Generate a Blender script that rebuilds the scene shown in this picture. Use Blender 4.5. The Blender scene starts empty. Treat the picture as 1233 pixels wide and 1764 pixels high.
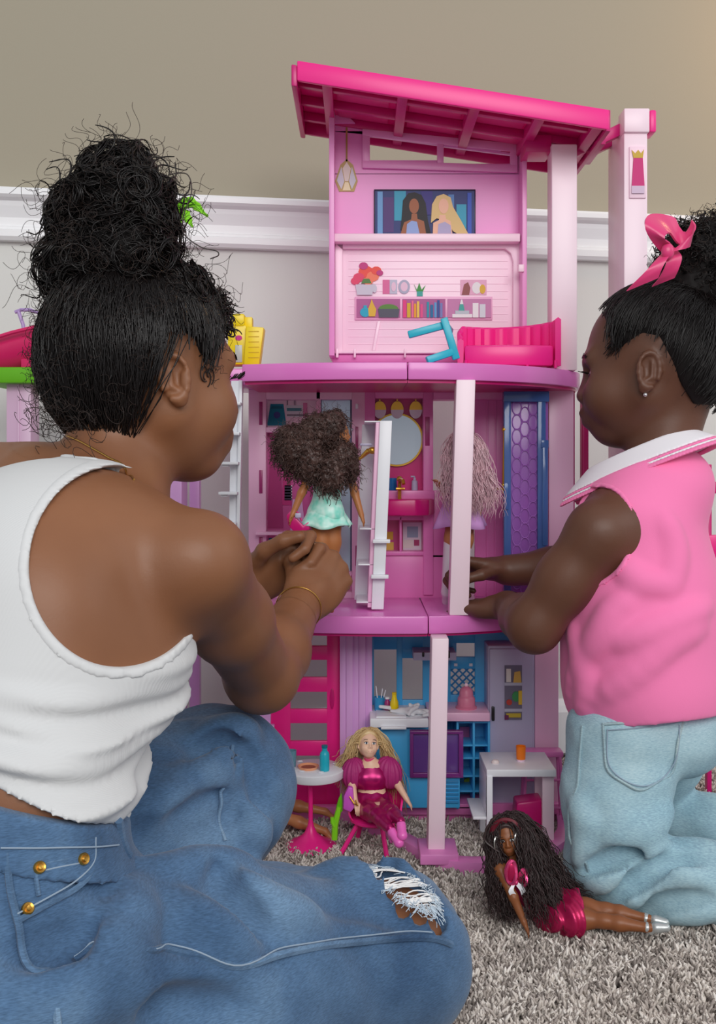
import bpy, bmesh, math, random
import numpy as np
from mathutils import Vector, Matrix
random.seed(7)
RNG = np.random.default_rng(7)
SC = bpy.context.scene
COL = SC.collection
PI = math.pi

# ------------------------------------------------------------------ camera, world, lights, exposure
FOC, CX, HOR, ZC = 1750.0, 616.5, 800.0, 0.53      # focal length in pixels, principal column, horizon row, lens height
cam_data = bpy.data.cameras.new('camera')
cam = bpy.data.objects.new('camera', cam_data); COL.objects.link(cam)
cam.location = (0, 0, ZC); cam.rotation_euler = (PI/2, 0, 0)
cam_data.sensor_fit = 'VERTICAL'; cam_data.sensor_height = 36.0
cam_data.lens = 36.0*FOC/1764.0
cam_data.shift_y = -(882.0-HOR)/1764.0
cam_data.clip_start = 0.05
SC.camera = cam

def srgb(r, g, b):
    def f(c):
        c /= 255.0
        return c/12.92 if c <= 0.04045 else ((c+0.055)/1.055)**2.4
    return (f(r), f(g), f(b), 1.0)

world = bpy.data.worlds.new('room_ambient'); SC.world = world; world.use_nodes = True
bgn = world.node_tree.nodes['Background']
bgn.inputs['Color'].default_value = (0.93, 0.96, 1.0, 1); bgn.inputs['Strength'].default_value = 0.50
def area(name, loc, target, sx, sy, power, color):
    l = bpy.data.lights.new(name, 'AREA'); l.shape = 'RECTANGLE'; l.size = sx; l.size_y = sy
    l.energy = power; l.color = color
    o = bpy.data.objects.new(name, l); COL.objects.link(o); o.location = loc
    o.rotation_euler = (Vector(target)-Vector(loc)).to_track_quat('-Z', 'Y').to_euler()
    return o
area('window_daylight', (0.55, -1.9, 2.05), (0.0, 1.5, 0.45), 2.6, 1.5, 68, (1.0, 0.985, 0.96))
area('side_window_daylight', (2.6, 0.3, 1.9), (0.2, 1.4, 0.5), 1.2, 1.4, 10, (0.98, 0.99, 1.0))
wl = bpy.data.lights.new('warm_lamp', 'POINT'); wl.energy = 2.6; wl.color = (1.0, 0.55, 0.22); wl.shadow_soft_size = 0.06
wo = bpy.data.objects.new('warm_lamp', wl); COL.objects.link(wo); wo.location = (0.98, 1.72, 1.36)
SC.view_settings.view_transform = 'Standard'; SC.view_settings.look = 'None'
SC.view_settings.exposure = 0.0; SC.view_settings.gamma = 1.0; SC.view_settings.use_curve_mapping = False

def W(px, py, Y):
    """photo point at distance Y -> world point"""
    return np.array([(px-CX)*Y/FOC, Y, ZC-(py-HOR)*Y/FOC])

# ------------------------------------------------------------------ materials
MATS = {}
def mat(name, rgb, rough=0.4, spec=0.5, metal=0.0, trans=0.0, alpha=1.0, sss=0.0, coat=0.0, bump=0.0, bscale=200.0,
        var=0.0, vscale=8.0, emit=0.0, rgb2=None, sheen=0.0, detail=3.0):
    if name in MATS: return MATS[name]
    m = bpy.data.materials.new(name); m.use_nodes = True
    nt = m.node_tree; b = nt.nodes['Principled BSDF']
    c = srgb(*rgb)
    b.inputs['Base Color'].default_value = c
    b.inputs['Roughness'].default_value = rough
    b.inputs['Specular IOR Level'].default_value = spec
    b.inputs['Metallic'].default_value = metal
    b.inputs['Transmission Weight'].default_value = trans
    b.inputs['Alpha'].default_value = alpha
    b.inputs['Coat Weight'].default_value = coat
    b.inputs['Sheen Weight'].default_value = sheen
    if sss > 0:
        b.inputs['Subsurface Weight'].default_value = sss
        b.inputs['Subsurface Radius'].default_value = (0.012, 0.005, 0.003)
        b.inputs['Subsurface Scale'].default_value = 0.6
    if emit > 0:
        b.inputs['Emission Color'].default_value = c; b.inputs['Emission Strength'].default_value = emit
    tc = None
    if var > 0 or bump > 0:
        tc = nt.nodes.new('ShaderNodeTexCoord')
    if var > 0:
        n = nt.nodes.new('ShaderNodeTexNoise'); n.inputs['Scale'].default_value = vscale; n.inputs['Detail'].default_value = detail
        r = nt.nodes.new('ShaderNodeValToRGB')
        c2 = srgb(*rgb2) if rgb2 else tuple(x*(1-var) for x in c[:3])+(1,)
        r.color_ramp.elements[0].color = c2; r.color_ramp.elements[1].color = c
        r.color_ramp.elements[0].position = 0.3; r.color_ramp.elements[1].position = 0.7
        nt.links.new(tc.outputs['Object'], n.inputs['Vector']); nt.links.new(n.outputs['Fac'], r.inputs['Fac'])
        nt.links.new(r.outputs['Color'], b.inputs['Base Color'])
    if bump > 0:
        n2 = nt.nodes.new('ShaderNodeTexNoise'); n2.inputs['Scale'].default_value = bscale; n2.inputs['Detail'].default_value = 4
        bp = nt.nodes.new('ShaderNodeBump'); bp.inputs['Strength'].default_value = bump; bp.inputs['Distance'].default_value = 0.002
        nt.links.new(tc.outputs['Object'], n2.inputs['Vector']); nt.links.new(n2.outputs['Fac'], bp.inputs['Height'])
        nt.links.new(bp.outputs['Normal'], b.inputs['Normal'])
    MATS[name] = m
    return m

# ------------------------------------------------------------------ object helpers
def link_mesh(name, me, m=None, parent=None):
    o = bpy.data.objects.new(name, me); COL.objects.link(o)
    if m is not None:
        for mm in (m if isinstance(m, (list, tuple)) else [m]): me.materials.append(mm)
    if parent is not None: o.parent = parent
    return o
def tag(o, label=None, cat=None, group=None, kind=None):
    if label: o['label'] = label
    if cat: o['category'] = cat
    if group: o['group'] = group
    if kind: o['kind'] = kind
    return o
def thing(name, label, cat, loc=(0, 0, 0), group=None):
    o = bpy.data.objects.new(name, None); COL.objects.link(o); o.location = loc
    o.empty_display_size = 0.02
    return tag(o, label, cat, group)
def reparent(o, parent):
    o.parent = parent
    o.matrix_parent_inverse = Matrix.Translation(-Vector(parent.location))
    return o

class MB:
    """collects shapes in world coordinates; build() links them as one mesh object"""
    def __init__(s): s.bm = bmesh.new(); s.mi = 0
    def _fin(s, geom_faces):
        for f in geom_faces: f.material_index = s.mi
    def box(s, x0, x1, y0, y1, z0, z1, bev=0.0, seg=2, M=None):
        pts = [(x, y, z) for x in (x0, x1) for y in (y0, y1) for z in (z0, z1)]
        return s.hexa(pts, bev, seg, M)
    def hexa(s, pts, bev=0.0, seg=2, M=None):
        """8 points ordered x,y,z binary"""
        b = bmesh.new()
        v = [b.verts.new(M @ Vector(p) if M else Vector(p)) for p in pts]
        for q in ((0, 1, 3, 2), (4, 6, 7, 5), (0, 4, 5, 1), (2, 3, 7, 6), (0, 2, 6, 4), (1, 5, 7, 3)):
            b.faces.new([v[i] for i in q])
        bmesh.ops.recalc_face_normals(b, faces=b.faces)
        if bev > 0:
            bmesh.ops.bevel(b, geom=list(b.edges), offset=bev, segments=seg, profile=0.5, affect='EDGES', clamp_overlap=True)
        s._merge(b)
        return s
    def _merge(s, b):
        for f in b.faces: f.material_index = s.mi
        me = bpy.data.meshes.new('tmp'); b.to_mesh(me); b.free()
        s.bm.from_mesh(me); bpy.data.meshes.remove(me)
    def prism(s, poly, y0, y1, bev=0.0, axis='y', seg=2, M=None):
        """polygon (a,b) extruded; axis y: (x,z) polygon between y0,y1; axis z: (x,y) polygon; axis x: (y,z) polygon"""
        b = bmesh.new()
        def P(a, c, d):
            p = {'y': (a, d, c), 'z': (a, c, d), 'x': (d, a, c)}[axis]
            return M @ Vector(p) if M else Vector(p)
        v0 = [b.verts.new(P(p[0], p[1], y0)) for p in poly]; v1 = [b.verts.new(P(p[0], p[1], y1)) for p in poly]
        n = len(poly)
        b.faces.new(v0); b.faces.new(v1[::-1])
        for i in range(n): b.faces.new([v0[i], v1[i], v1[(i+1) % n], v0[(i+1) % n]])
        bmesh.ops.recalc_face_normals(b, faces=b.faces)
        if bev > 0:
            eds = [e for e in b.edges if len(e.link_faces) == 2 and e.calc_face_angle(0) > 0.6]
            bmesh.ops.bevel(b, geom=eds, offset=bev, segments=seg, profile=0.5, affect='EDGES', clamp_overlap=True)
        s._merge(b); return s
    def tube(s, pts, r, n=8, cap=True):
        pts = [Vector(p) for p in pts]
        rs = list(r) if hasattr(r, '__len__') else [r]*len(pts)
        b = bmesh.new(); rings = []
        up = Vector((0.123, 0.31, 0.94)).normalized()
        nrm = None
        for i, p in enumerate(pts):
            t = (pts[min(i+1, len(pts)-1)]-pts[max(i-1, 0)])
            t = t.normalized() if t.length > 1e-9 else Vector((0, 0, 1))
            if nrm is None:
                a = up if abs(t.dot(up)) < 0.9 else Vector((1, 0, 0))
                nrm = (a-t*a.dot(t)).normalized()
            else:
                nrm = (nrm-t*nrm.dot(t))
                nrm = nrm.normalized() if nrm.length > 1e-6 else t.orthogonal().normalized()
            bi = t.cross(nrm)
            rings.append([b.verts.new(p+(nrm*math.cos(2*PI*k/n)+bi*math.sin(2*PI*k/n))*rs[i]) for k in range(n)])
        for i in range(len(rings)-1):
            for k in range(n):
                b.faces.new([rings[i][k], rings[i][(k+1) % n], rings[i+1][(k+1) % n], rings[i+1][k]])
        if cap:
            b.faces.new(rings[0][::-1]); b.faces.new(rings[-1])
        bmesh.ops.recalc_face_normals(b, faces=b.faces)
        s._merge(b); return s
    def lathe(s, prof, c=(0, 0, 0), n=32, M=None):
        """profile [(r,z)] turned about z through c"""
        b = bmesh.new(); rings = []
        c = Vector(c)
        for (r, z) in prof:
            ring = []
            for k in range(n):
                p = Vector((r*math.cos(2*PI*k/n), r*math.sin(2*PI*k/n), z))
                if M: p = M @ p
                ring.append(b.verts.new(p+c))
            rings.append(ring)
        for i in range(len(rings)-1):
            for k in range(n):
                b.faces.new([rings[i][k], rings[i][(k+1) % n], rings[i+1][(k+1) % n], rings[i+1][k]])
        b.faces.new(rings[0][::-1]); b.faces.new(rings[-1])
        bmesh.ops.remove_doubles(b, verts=b.verts, dist=1e-6)
        bmesh.ops.recalc_face_normals(b, faces=b.faces)
        s._merge(b); return s
    def ball(s, c, r, M=None, u=16, v=10):
        b = bmesh.new()
        bmesh.ops.create_uvsphere(b, u_segments=u, v_segments=v, radius=1.0)
        rr = r if hasattr(r, '__len__') else (r, r, r)
        for vt in b.verts:
            p = Vector((vt.co.x*rr[0], vt.co.y*rr[1], vt.co.z*rr[2]))
            if M: p = M @ p
            vt.co = p+Vector(c)
        s._merge(b); return s
    def build(s, name, m, parent=None, smooth=True, label=None):
        me = bpy.data.meshes.new(name)
        s.bm.to_mesh(me); s.bm.free()
        o = link_mesh(name, me, m, None)
        if smooth:
            me.polygons.foreach_set('use_smooth', [True]*len(me.polygons))
            try: me.set_sharp_from_angle(angle=math.radians(38))
            except Exception: pass
        if parent is not None: reparent(o, parent)
        if label: o['label'] = label
        return o

def pbox(px0, px1, py0, py1, Y, d, bev=0.0012, mb=None):
    """box whose front face fills a photo rectangle at distance Y, d metres deep"""
    if mb is None: mb = MB()
    mb.nn = getattr(mb, 'nn', 0)+1; Y = Y+0.00012*(mb.nn-1)
    a = W(px0, py0, Y); b = W(px1, py1, Y)
    return mb.box(a[0], b[0], Y, Y+d, b[2], a[2], bev)
def ppoly(pts, Y, d, bev=0.0, mb=None):
    if mb is None: mb = MB()
    mb.nn = getattr(mb, 'nn', 0)+1; Y = Y+0.00012*(mb.nn-1) if bev > 0 else Y
    P = [(W(px, py, Y)[0], W(px, py, Y)[2]) for px, py in pts]
    return mb.prism(P, Y, Y+d, bev)
def pell(cx, cy, rx, ry, n=28, a0=0.0, a1=2*PI):
    full = abs(a1-a0-2*PI) < 1e-6
    m = n if full else n+1
    return [(cx+rx*math.cos(a0+(a1-a0)*i/n), cy+ry*math.sin(a0+(a1-a0)*i/n)) for i in range(m)]

def fast_mesh(name, V, Q, smooth=True):
    V = np.asarray(V, np.float32); Q = np.asarray(Q, np.int32)
    me = bpy.data.meshes.new(name)
    k = Q.shape[1]
    me.vertices.add(len(V)); me.vertices.foreach_set('co', V.ravel())
    me.loops.add(Q.size); me.loops.foreach_set('vertex_index', Q.ravel())
    me.polygons.add(len(Q)); me.polygons.foreach_set('loop_start', np.arange(0, Q.size, k, dtype=np.int32))
    try: me.polygons.foreach_set('loop_total', np.full(len(Q), k, np.int32))
    except Exception: pass
    if smooth: me.polygons.foreach_set('use_smooth', np.ones(len(Q), bool))
    me.update(calc_edges=True); me.validate()
    return me

# ------------------------------------------------------------------ implicit bodies
def nrm(v):
    v = np.asarray(v, float); return v/np.linalg.norm(v)
def basis(f, u):
    """columns: f, left, up  (right handed)"""
    f = nrm(f); u = np.asarray(u, float); u = nrm(u-f*np.dot(u, f)); l = np.cross(u, f)
    return np.stack([f, l, u], axis=1)

class Field:
    def __init__(s): s.p = []
    def rc(s, a, b, ra, rb, k=0.02, op='add'):
        s.p.append(dict(t='rc', a=np.asarray(a, float), b=np.asarray(b, float), ra=ra, rb=rb, k=k, op=op)); return s
    def sp(s, c, r, k=0.02, op='add'): return s.rc(c, np.asarray(c, float)+[0, 0, 1e-5], r, r, k, op)
    def el(s, c, r, R=None, k=0.02, op='add'):
        s.p.append(dict(t='el', c=np.asarray(c, float), r=np.asarray(r, float), R=np.eye(3) if R is None else np.asarray(R, float), k=k, op=op)); return s
    def chain(s, pts, k=0.02, op='add'):
        for (a, ra), (b, rb) in zip(pts[:-1], pts[1:]): s.rc(a, b, ra, rb, k, op)
        return s
    def xf(s, R, t, sc=1.0):
        """new field moved by p -> R p*sc + t"""
        o = Field(); R = np.asarray(R, float); t = np.asarray(t, float)
        for q in s.p:
            q = dict(q); q['k'] = q['k']*sc
            if q['t'] == 'rc':
                q['a'] = R@q['a']*sc+t; q['b'] = R@q['b']*sc+t; q['ra'] *= sc; q['rb'] *= sc
            else:
                q['c'] = R@q['c']*sc+t; q['R'] = R@q['R']; q['r'] = q['r']*sc
            o.p.append(q)
        return o
    def add(s, other): s.p += other.p; return s
    @staticmethod
    def dist(q, x, y, z):
        if q['t'] == 'rc':
            a, b = q['a'], q['b']; d = b-a; L = float(d@d)
            px, py, pz = x-a[0], y-a[1], z-a[2]
            t = np.clip((px*d[0]+py*d[1]+pz*d[2])/L, 0, 1)
            return np.sqrt((px-t*d[0])**2+(py-t*d[1])**2+(pz-t*d[2])**2)-(q['ra']+(q['rb']-q['ra'])*t)
        c, r, R = q['c'], q['r'], q['R']
        px, py, pz = x-c[0], y-c[1], z-c[2]
        u = (px*R[0, 0]+py*R[1, 0]+pz*R[2, 0]); v = (px*R[0, 1]+py*R[1, 1]+pz*R[2, 1]); w = (px*R[0, 2]+py*R[1, 2]+pz*R[2, 2])
        k0 = np.sqrt((u/r[0])**2+(v/r[1])**2+(w/r[2])**2); k1 = np.sqrt((u/r[0]**2)**2+(v/r[1]**2)**2+(w/r[2]**2)**2)
        return k0*(k0-1.0)/np.maximum(k1, 1e-9)
    @staticmethod
    def comb(F, d, q):
        k = max(q['k'], 1e-6)
        if q['op'] == 'add':
            h = np.maximum(k-np.abs(F-d), 0)/k; return np.minimum(F, d)-h*h*k*0.25
        if q['op'] == 'sub':
            h = np.maximum(k-np.abs(F+d), 0)/k; return np.maximum(F, -d)+h*h*k*0.25
        h = np.maximum(k-np.abs(F-d), 0)/k; return np.maximum(F, d)+h*h*k*0.25
    def bounds(s, q):
        if q['t'] == 'rc':
            m = max(q['ra'], q['rb']); return np.minimum(q['a'], q['b'])-m, np.maximum(q['a'], q['b'])+m
        e = np.sqrt(((q['R']*q['r'])**2).sum(axis=1)); return q['c']-e, q['c']+e
    def bbox(s, pad=0.01):
        lo = np.full(3, 1e9); hi = np.full(3, -1e9)
        for q in s.p:
            if q['op'] != 'add': continue
            a, b = s.bounds(q); lo = np.minimum(lo, a); hi = np.maximum(hi, b)
        return lo-pad, hi+pad
    def grid(s, ax, far=0.03):
        n = [len(a) for a in ax]; F = np.full(n, 1.0, np.float32)
        for q in s.p:
            lo, hi = s.bounds(q); pad = q['k']+far
            sl = []
            for i in range(3):
                i0 = int(np.searchsorted(ax[i], lo[i]-pad)); i1 = int(np.searchsorted(ax[i], hi[i]+pad)); sl.append(slice(i0, i1))
            if any(a.stop <= a.start for a in sl): continue
            x = ax[0][sl[0]][:, None, None]; y = ax[1][sl[1]][None, :, None]; z = ax[2][sl[2]][None, None, :]
            d = Field.dist(q, x, y, z).astype(np.float32)
            sl = tuple(sl); F[sl] = Field.comb(F[sl], d, q)
        return F
    def pts(s, P):
        P = np.asarray(P, float); x, y, z = P[:, 0], P[:, 1], P[:, 2]
        F = np.full(len(P), 1.0)
        for q in s.p: F = Field.comb(F, Field.dist(q, x, y, z), q)
        return F
    def grad(s, P, e=0.0008):
        P = np.asarray(P, float); g = np.zeros_like(P)
        for i in range(3):
            d = np.zeros(3); d[i] = e; g[:, i] = s.pts(P+d)-s.pts(P-d)
        return g/np.maximum(np.linalg.norm(g, axis=1, keepdims=True), 1e-9)
    def snap(s, P, off=0.0, it=8):
        P = np.array(P, float)
        for _ in range(it):
            d = s.pts(P)-off; P = P-s.grad(P)*d[:, None]*0.9
        return P
    def hit(s, px, py, y0=0.4, y1=1.9, off=0.0):
        """first surface point seen along the view ray of photo point (px,py)"""
        d = np.array([(px-CX)/FOC, 1.0, -(py-HOR)/FOC]); o = np.array([0, 0, ZC])
        T = np.arange(y0, y1, 0.002); P = o+d*T[:, None]
        f = s.pts(P)-off
        i = np.argmax(f < 0)
        if f[i] >= 0: i = int(np.argmin(f))
        return P[i]

def surface_nets(F, ax):
    F = F.astype(np.float32); ins = F < 0
    nx, ny, nz = F.shape
    c = [(i, j, k) for i in (0, 1) for j in (0, 1) for k in (0, 1)]
    cnt = np.zeros((nx-1, ny-1, nz-1), np.int8)
    for (i, j, k) in c: cnt += ins[i:nx-1+i, j:ny-1+j, k:nz-1+k]
    act = (cnt > 0) & (cnt < 8)
    I, J, K = np.nonzero(act)
    n = len(I)
    vals = np.stack([F[I+i, J+j, K+k] for (i, j, k) in c], axis=1)
    offs = np.array(c, np.float32)
    acc = np.zeros((n, 3), np.float32); w = np.zeros(n, np.float32)
    for a in range(8):
        for b in range(a+1, 8):
            if np.abs(offs[a]-offs[b]).sum() != 1: continue
            m = (vals[:, a] < 0) != (vals[:, b] < 0)
            t = np.where(m, vals[:, a]/np.where(m, vals[:, a]-vals[:, b], 1), 0)
            p = offs[a]+(offs[b]-offs[a])*t[:, None]
            acc += p*m[:, None]; w += m
    loc = acc/w[:, None]
    h = np.array([ax[i][1]-ax[i][0] for i in range(3)]); o = np.array([ax[i][0] for i in range(3)])
    V = o+(np.stack([I, J, K], 1)+loc)*h
    idx = np.full(act.shape, -1, np.int32); idx[I, J, K] = np.arange(n)
    quads = []
    for d in range(3):
        e, f = (d+1) % 3, (d+2) % 3
        s0 = [slice(None)]*3; s1 = [slice(None)]*3
        s0[d] = slice(0, -1); s1[d] = slice(1, None)
        A = ins[tuple(s0)]; B = ins[tuple(s1)]
        ch = A != B
        P = np.array(np.nonzero(ch)).T
        ok = (P[:, e] > 0) & (P[:, f] > 0) & (P[:, e] < F.shape[e]-1) & (P[:, f] < F.shape[f]-1)
        P = P[ok]
        if len(P) == 0: continue
        flip = A[tuple(P.T)]
        def cell(de, df):
            Q = P.copy(); Q[:, e] += de; Q[:, f] += df
            return idx[tuple(Q.T)]
        q = np.stack([cell(-1, -1), cell(0, -1), cell(0, 0), cell(-1, 0)], 1)
        q[~flip] = q[~flip][:, ::-1]
        quads.append(q)
    Q = np.concatenate(quads) if quads else np.zeros((0, 4), np.int32)
    Q = Q[(Q >= 0).all(axis=1)]
    return V, Q

def axes(lo, hi, h):
    return [np.arange(lo[i], hi[i]+h, h) for i in range(3)]
def mesh_field(fn, lo, hi, h):
    ax = axes(lo, hi, h)
    return surface_nets(fn(ax), ax)
def join_vq(parts):
    Vs, Qs, n = [], [], 0
    for V, Q in parts:
        Vs.append(V); Qs.append(Q+n); n += len(V)
    return np.concatenate(Vs), np.concatenate(Qs)
def relax(V, Q, it=2, lam=0.5):
    n = len(V)
    for _ in range(it):
        S = np.zeros_like(V); C = np.zeros(n)
        for a, b in ((0, 1), (1, 2), (2, 3), (3, 0)):
            np.add.at(S, Q[:, a], V[Q[:, b]]); np.add.at(S, Q[:, b], V[Q[:, a]])
            np.add.at(C, Q[:, a], 1); np.add.at(C, Q[:, b], 1)
        V = V+(S/np.maximum(C, 1)[:, None]-V)*lam
    return V
def field_obj(name, fn, lo, hi, h, m, parent=None, it=1, keep=None):
    V, Q = mesh_field(fn, lo, hi, h)
    if it: V = relax(V, Q, it)
    if keep is not None:
        mk = keep(V); Q = Q[mk[Q].all(axis=1)]
        u, inv = np.unique(Q, return_inverse=True); V = V[u]; Q = inv.reshape(-1, 4)
    o = link_mesh(name, fast_mesh(name, V, Q), m)
    if parent is not None: reparent(o, parent)
    return o
def vnoise(x, y, z, sc, seed=0):
    """cheap smooth noise from a few sines, -1..1"""
    r = np.random.default_rng(seed); out = 0
    for i in range(6):
        d = r.normal(size=3); d /= np.linalg.norm(d); f = sc*(0.7+0.9*r.random()); ph = r.random()*6.28
        out = out+np.sin((x*d[0]+y*d[1]+z*d[2])*f+ph)
    return out/3.2

# ------------------------------------------------------------------ strands
def strands_mesh(name, P, R, sides=3):
    """P (S,N,3) polylines, R (S,N) or scalar radii -> mesh of thin tubes"""
    P = np.asarray(P, float); S, N, _ = P.shape
    R = np.broadcast_to(np.asarray(R, float), (S, N)) if np.ndim(R) < 2 or np.shape(R) != (S, N) else np.asarray(R, float)
    T = np.gradient(P, axis=1); T /= np.maximum(np.linalg.norm(T, axis=2, keepdims=True), 1e-9)
    ref = RNG.normal(size=(S, 1, 3)); A = np.cross(T, ref); A /= np.maximum(np.linalg.norm(A, axis=2, keepdims=True), 1e-9)
    B = np.cross(T, A)
    ang = np.arange(sides)*2*PI/sides
    V = P[:, :, None, :]+(A[:, :, None, :]*np.cos(ang)[:, None]+B[:, :, None, :]*np.sin(ang)[:, None])*R[:, :, None, None]
    base = (np.arange(S)*N)[:, None, None]*sides
    i = np.arange(N-1)[None, :, None]*sides; k = np.arange(sides)[None, None, :]; k2 = (k+1) % sides
    Q = np.stack([base+i+k, base+i+k2, base+i+sides+k2, base+i+sides+k], axis=-1).reshape(-1, 4)
    return fast_mesh(name, V.reshape(-1, 3), Q)
def strands_obj(name, P, R, m, parent=None, sides=3):
    o = link_mesh(name, strands_mesh(name, P, R, sides), m)
    if parent is not None: reparent(o, parent)
    return o
def resample(pts, n):
    pts = np.asarray(pts, float)
    # Catmull-Rom
    q = np.concatenate([[2*pts[0]-pts[1]], pts, [2*pts[-1]-pts[-2]]])
    out = []
    m = len(pts)-1
    for t in np.linspace(0, m-1e-6, n):
        i = int(t); f = t-i; a, b, c, d = q[i], q[i+1], q[i+2], q[i+3]
        out.append(0.5*((2*b)+(-a+c)*f+(2*a-5*b+4*c-d)*f*f+(-a+3*b-3*c+d)*f**3))
    return np.array(out)
def rotm(axis, ang):
    a = nrm(axis); c, s = math.cos(ang), math.sin(ang); x, y, z = a
    return np.array([[c+x*x*(1-c), x*y*(1-c)-z*s, x*z*(1-c)+y*s], [y*x*(1-c)+z*s, c+y*y*(1-c), y*z*(1-c)-x*s], [z*x*(1-c)-y*s, z*y*(1-c)+x*s, c+z*z*(1-c)]])
# ------------------------------------------------------------------ room shell
M_WALL_UP = mat('wall_taupe_paint', (168, 160, 142), 0.75, 0.25, bump=0.06, bscale=350)
M_WALL_LO = mat('wall_pale_grey_paint', (226, 226, 222), 0.7, 0.25, bump=0.06, bscale=350)
M_TRIM = mat('white_trim_paint', (246, 246, 248), 0.35, 0.4)
WANG = math.atan2(0.21, 1.286)
WORG = np.array([-0.606, 1.72, 0.0]); WDIR = np.array([math.cos(WANG), math.sin(WANG), 0]); WNRM = np.array([-math.sin(WANG), math.cos(WANG), 0])
def wpt(s, d, z): return tuple(WORG+WDIR*s+WNRM*d+np.array([0, 0, z]))     # d>0 goes into the wall
def wbox(mb, s0, s1, d0, d1, z0, z1, bev=0):
    return mb.hexa([wpt(s, d, z) for s in (s0, s1) for d in (d0, d1) for z in (z0, z1)], bev)
RAILZ = 0.992
m = MB(); wbox(m, -1.6, 2.6, 0, 0.08, RAILZ-0.03, 2.5); m.mi = 1; wbox(m, -1.6, 2.6, 0, 0.08, -0.02, RAILZ-0.03)
tag(m.build('wall_back', [M_WALL_UP, M_WALL_LO], smooth=False), 'taupe wall above a white chair rail, pale grey below', 'wall', kind='structure')
def wall_profile(prof, name, label):
    m = MB(); b = bmesh.new()
    A = [b.verts.new(wpt(-1.6, -d, z)) for d, z in prof]; B = [b.verts.new(wpt(2.6, -d, z)) for d, z in prof]
    n = len(prof)
    for i in range(n): b.faces.new([A[i], B[i], B[(i+1) % n], A[(i+1) % n]])
    b.faces.new(A[::-1]); b.faces.new(B); bmesh.ops.recalc_face_normals(b, faces=b.faces); m._merge(b)
    o = m.build(name, M_TRIM, smooth=False)
    return tag(o, label, 'trim', kind='structure')
r = RAILZ
wall_profile([(-.001, r), (.034, r), (.036, r-.004), (.036, r-.012), (.031, r-.016), (.022, r-.020), (.020, r-.028), (.017, r-.036), (.013, r-.046), (.013, r-.060),
              (.017, r-.062), (.017, r-.066), (.021, r-.068), (.021, r-.079), (.016, r-.085), (-.001, r-.085)], 'trim_1', 'white moulded chair rail running across the back wall')
wall_profile([(-.001, 0.0), (.016, 0.0), (.016, .075), (.012, .086), (.006, .094), (-.001, .097)], 'baseboard_back', 'white baseboard at the foot of the back wall')
m = MB(); m.ball(wpt(1.31, -.002, 1.275), (.004, .003, .007), u=10, v=6)
# a small dark scuff on the wall
m.build('wall_scuff', mat('scuff_brown', (90, 62, 40), 0.8), bpy.data.objects['wall_back'])

# floor and carpet
M_CARPET = bpy.data.materials.new('grey_carpet_yarn'); M_CARPET.use_nodes = True
nt = M_CARPET.node_tree; b = nt.nodes['Principled BSDF']; b.inputs['Roughness'].default_value = 0.95; b.inputs['Specular IOR Level'].default_value = 0.1
oi = nt.nodes.new('ShaderNodeObjectInfo'); rp = nt.nodes.new('ShaderNodeValToRGB')
tc = nt.nodes.new('ShaderNodeTexCoord')
els = rp.color_ramp.elements
els[0].position = 0.0; els[0].color = srgb(134, 125, 120); els[1].position = 1.0; els[1].color = srgb(240, 233, 226)
for p, c in ((0.25, (172, 162, 155)), (0.5, (204, 194, 186)), (0.8, (226, 218, 210))):
    e = els.new(p); e.color = srgb(*c)
nt.links.new(oi.outputs['Random'], rp.inputs['Fac']); nt.links.new(rp.outputs['Color'], b.inputs['Base Color'])
M_CBASE = mat('carpet_backing', (120, 112, 106), 0.95, 0.1, var=0.4, vscale=220)
m = MB(); m.box(-1.9, 1.9, -0.6, 2.2, -0.04, -0.008)
tag(m.build('floor', M_CBASE, smooth=False), 'floor under the grey shag carpet', 'floor', kind='structure')

def tuft_mesh(seed):
    rr = np.random.default_rng(seed); V = []; Q = []
    for k in range(4):
        a = rr.random()*6.28; base = np.array([math.cos(a), math.sin(a), 0])*0.0022*rr.random()
        lean = np.array([math.cos(a+rr.normal()*.7), math.sin(a+rr.normal()*.7), 0])*(0.002+0.006*rr.random())
        h = 0.010+0.006*rr.random(); n0 = len(V)
        for i, t in enumerate((0, .5, .85, 1.0)):
            c = base+lean*t*t+np.array([0, 0, h*(t-0.15*t*t)]); rad = 0.0015*(1.0, 1.15, 1.0, .35)[i]
            for j in range(4):
                V.append(c+rad*np.array([math.cos(j*PI/2+t*2), math.sin(j*PI/2+t*2), 0]))
        for i in range(3):
            for j in range(4):
                Q.append([n0+i*4+j, n0+i*4+(j+1) % 4, n0+i*4+4+(j+1) % 4, n0+i*4+4+j])
        Q.append([n0+12, n0+13, n0+14, n0+15])
    return fast_mesh('carpet_tuft', np.array(V), np.array(Q))
tuft_col = bpy.data.collections.new('carpet_tufts')
for i in range(5):
    me = tuft_mesh(40+i); me.materials.append(M_CARPET)
    tuft_col.objects.link(bpy.data.objects.new('carpet_tuft', me))
me = bpy.data.meshes.new('carpet_pile')
me.from_pydata([(-0.75, 0.55, -.006), (0.95, 0.55, -.006), (0.95, 1.86, -.006), (-0.75, 1.70, -.006)], [], [(0, 1, 2, 3)])
pile = link_mesh('carpet_pile', me, M_CARPET)
tag(pile, 'grey and beige shag carpet pile covering the floor', 'carpet', kind='stuff')
ng = bpy.data.node_groups.new('pile_nodes', 'GeometryNodeTree')
ng.interface.new_socket('Geometry', in_out='INPUT', socket_type='NodeSocketGeometry'); ng.interface.new_socket('Geometry', in_out='OUTPUT', socket_type='NodeSocketGeometry')
N = ng.nodes; gi = N.new('NodeGroupInput'); go = N.new('NodeGroupOutput')
dp = N.new('GeometryNodeDistributePointsOnFaces'); dp.inputs['Density'].default_value = 52000
ci = N.new('GeometryNodeCollectionInfo'); ci.inputs['Collection'].default_value = tuft_col; ci.inputs['Separate Children'].default_value = True
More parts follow.
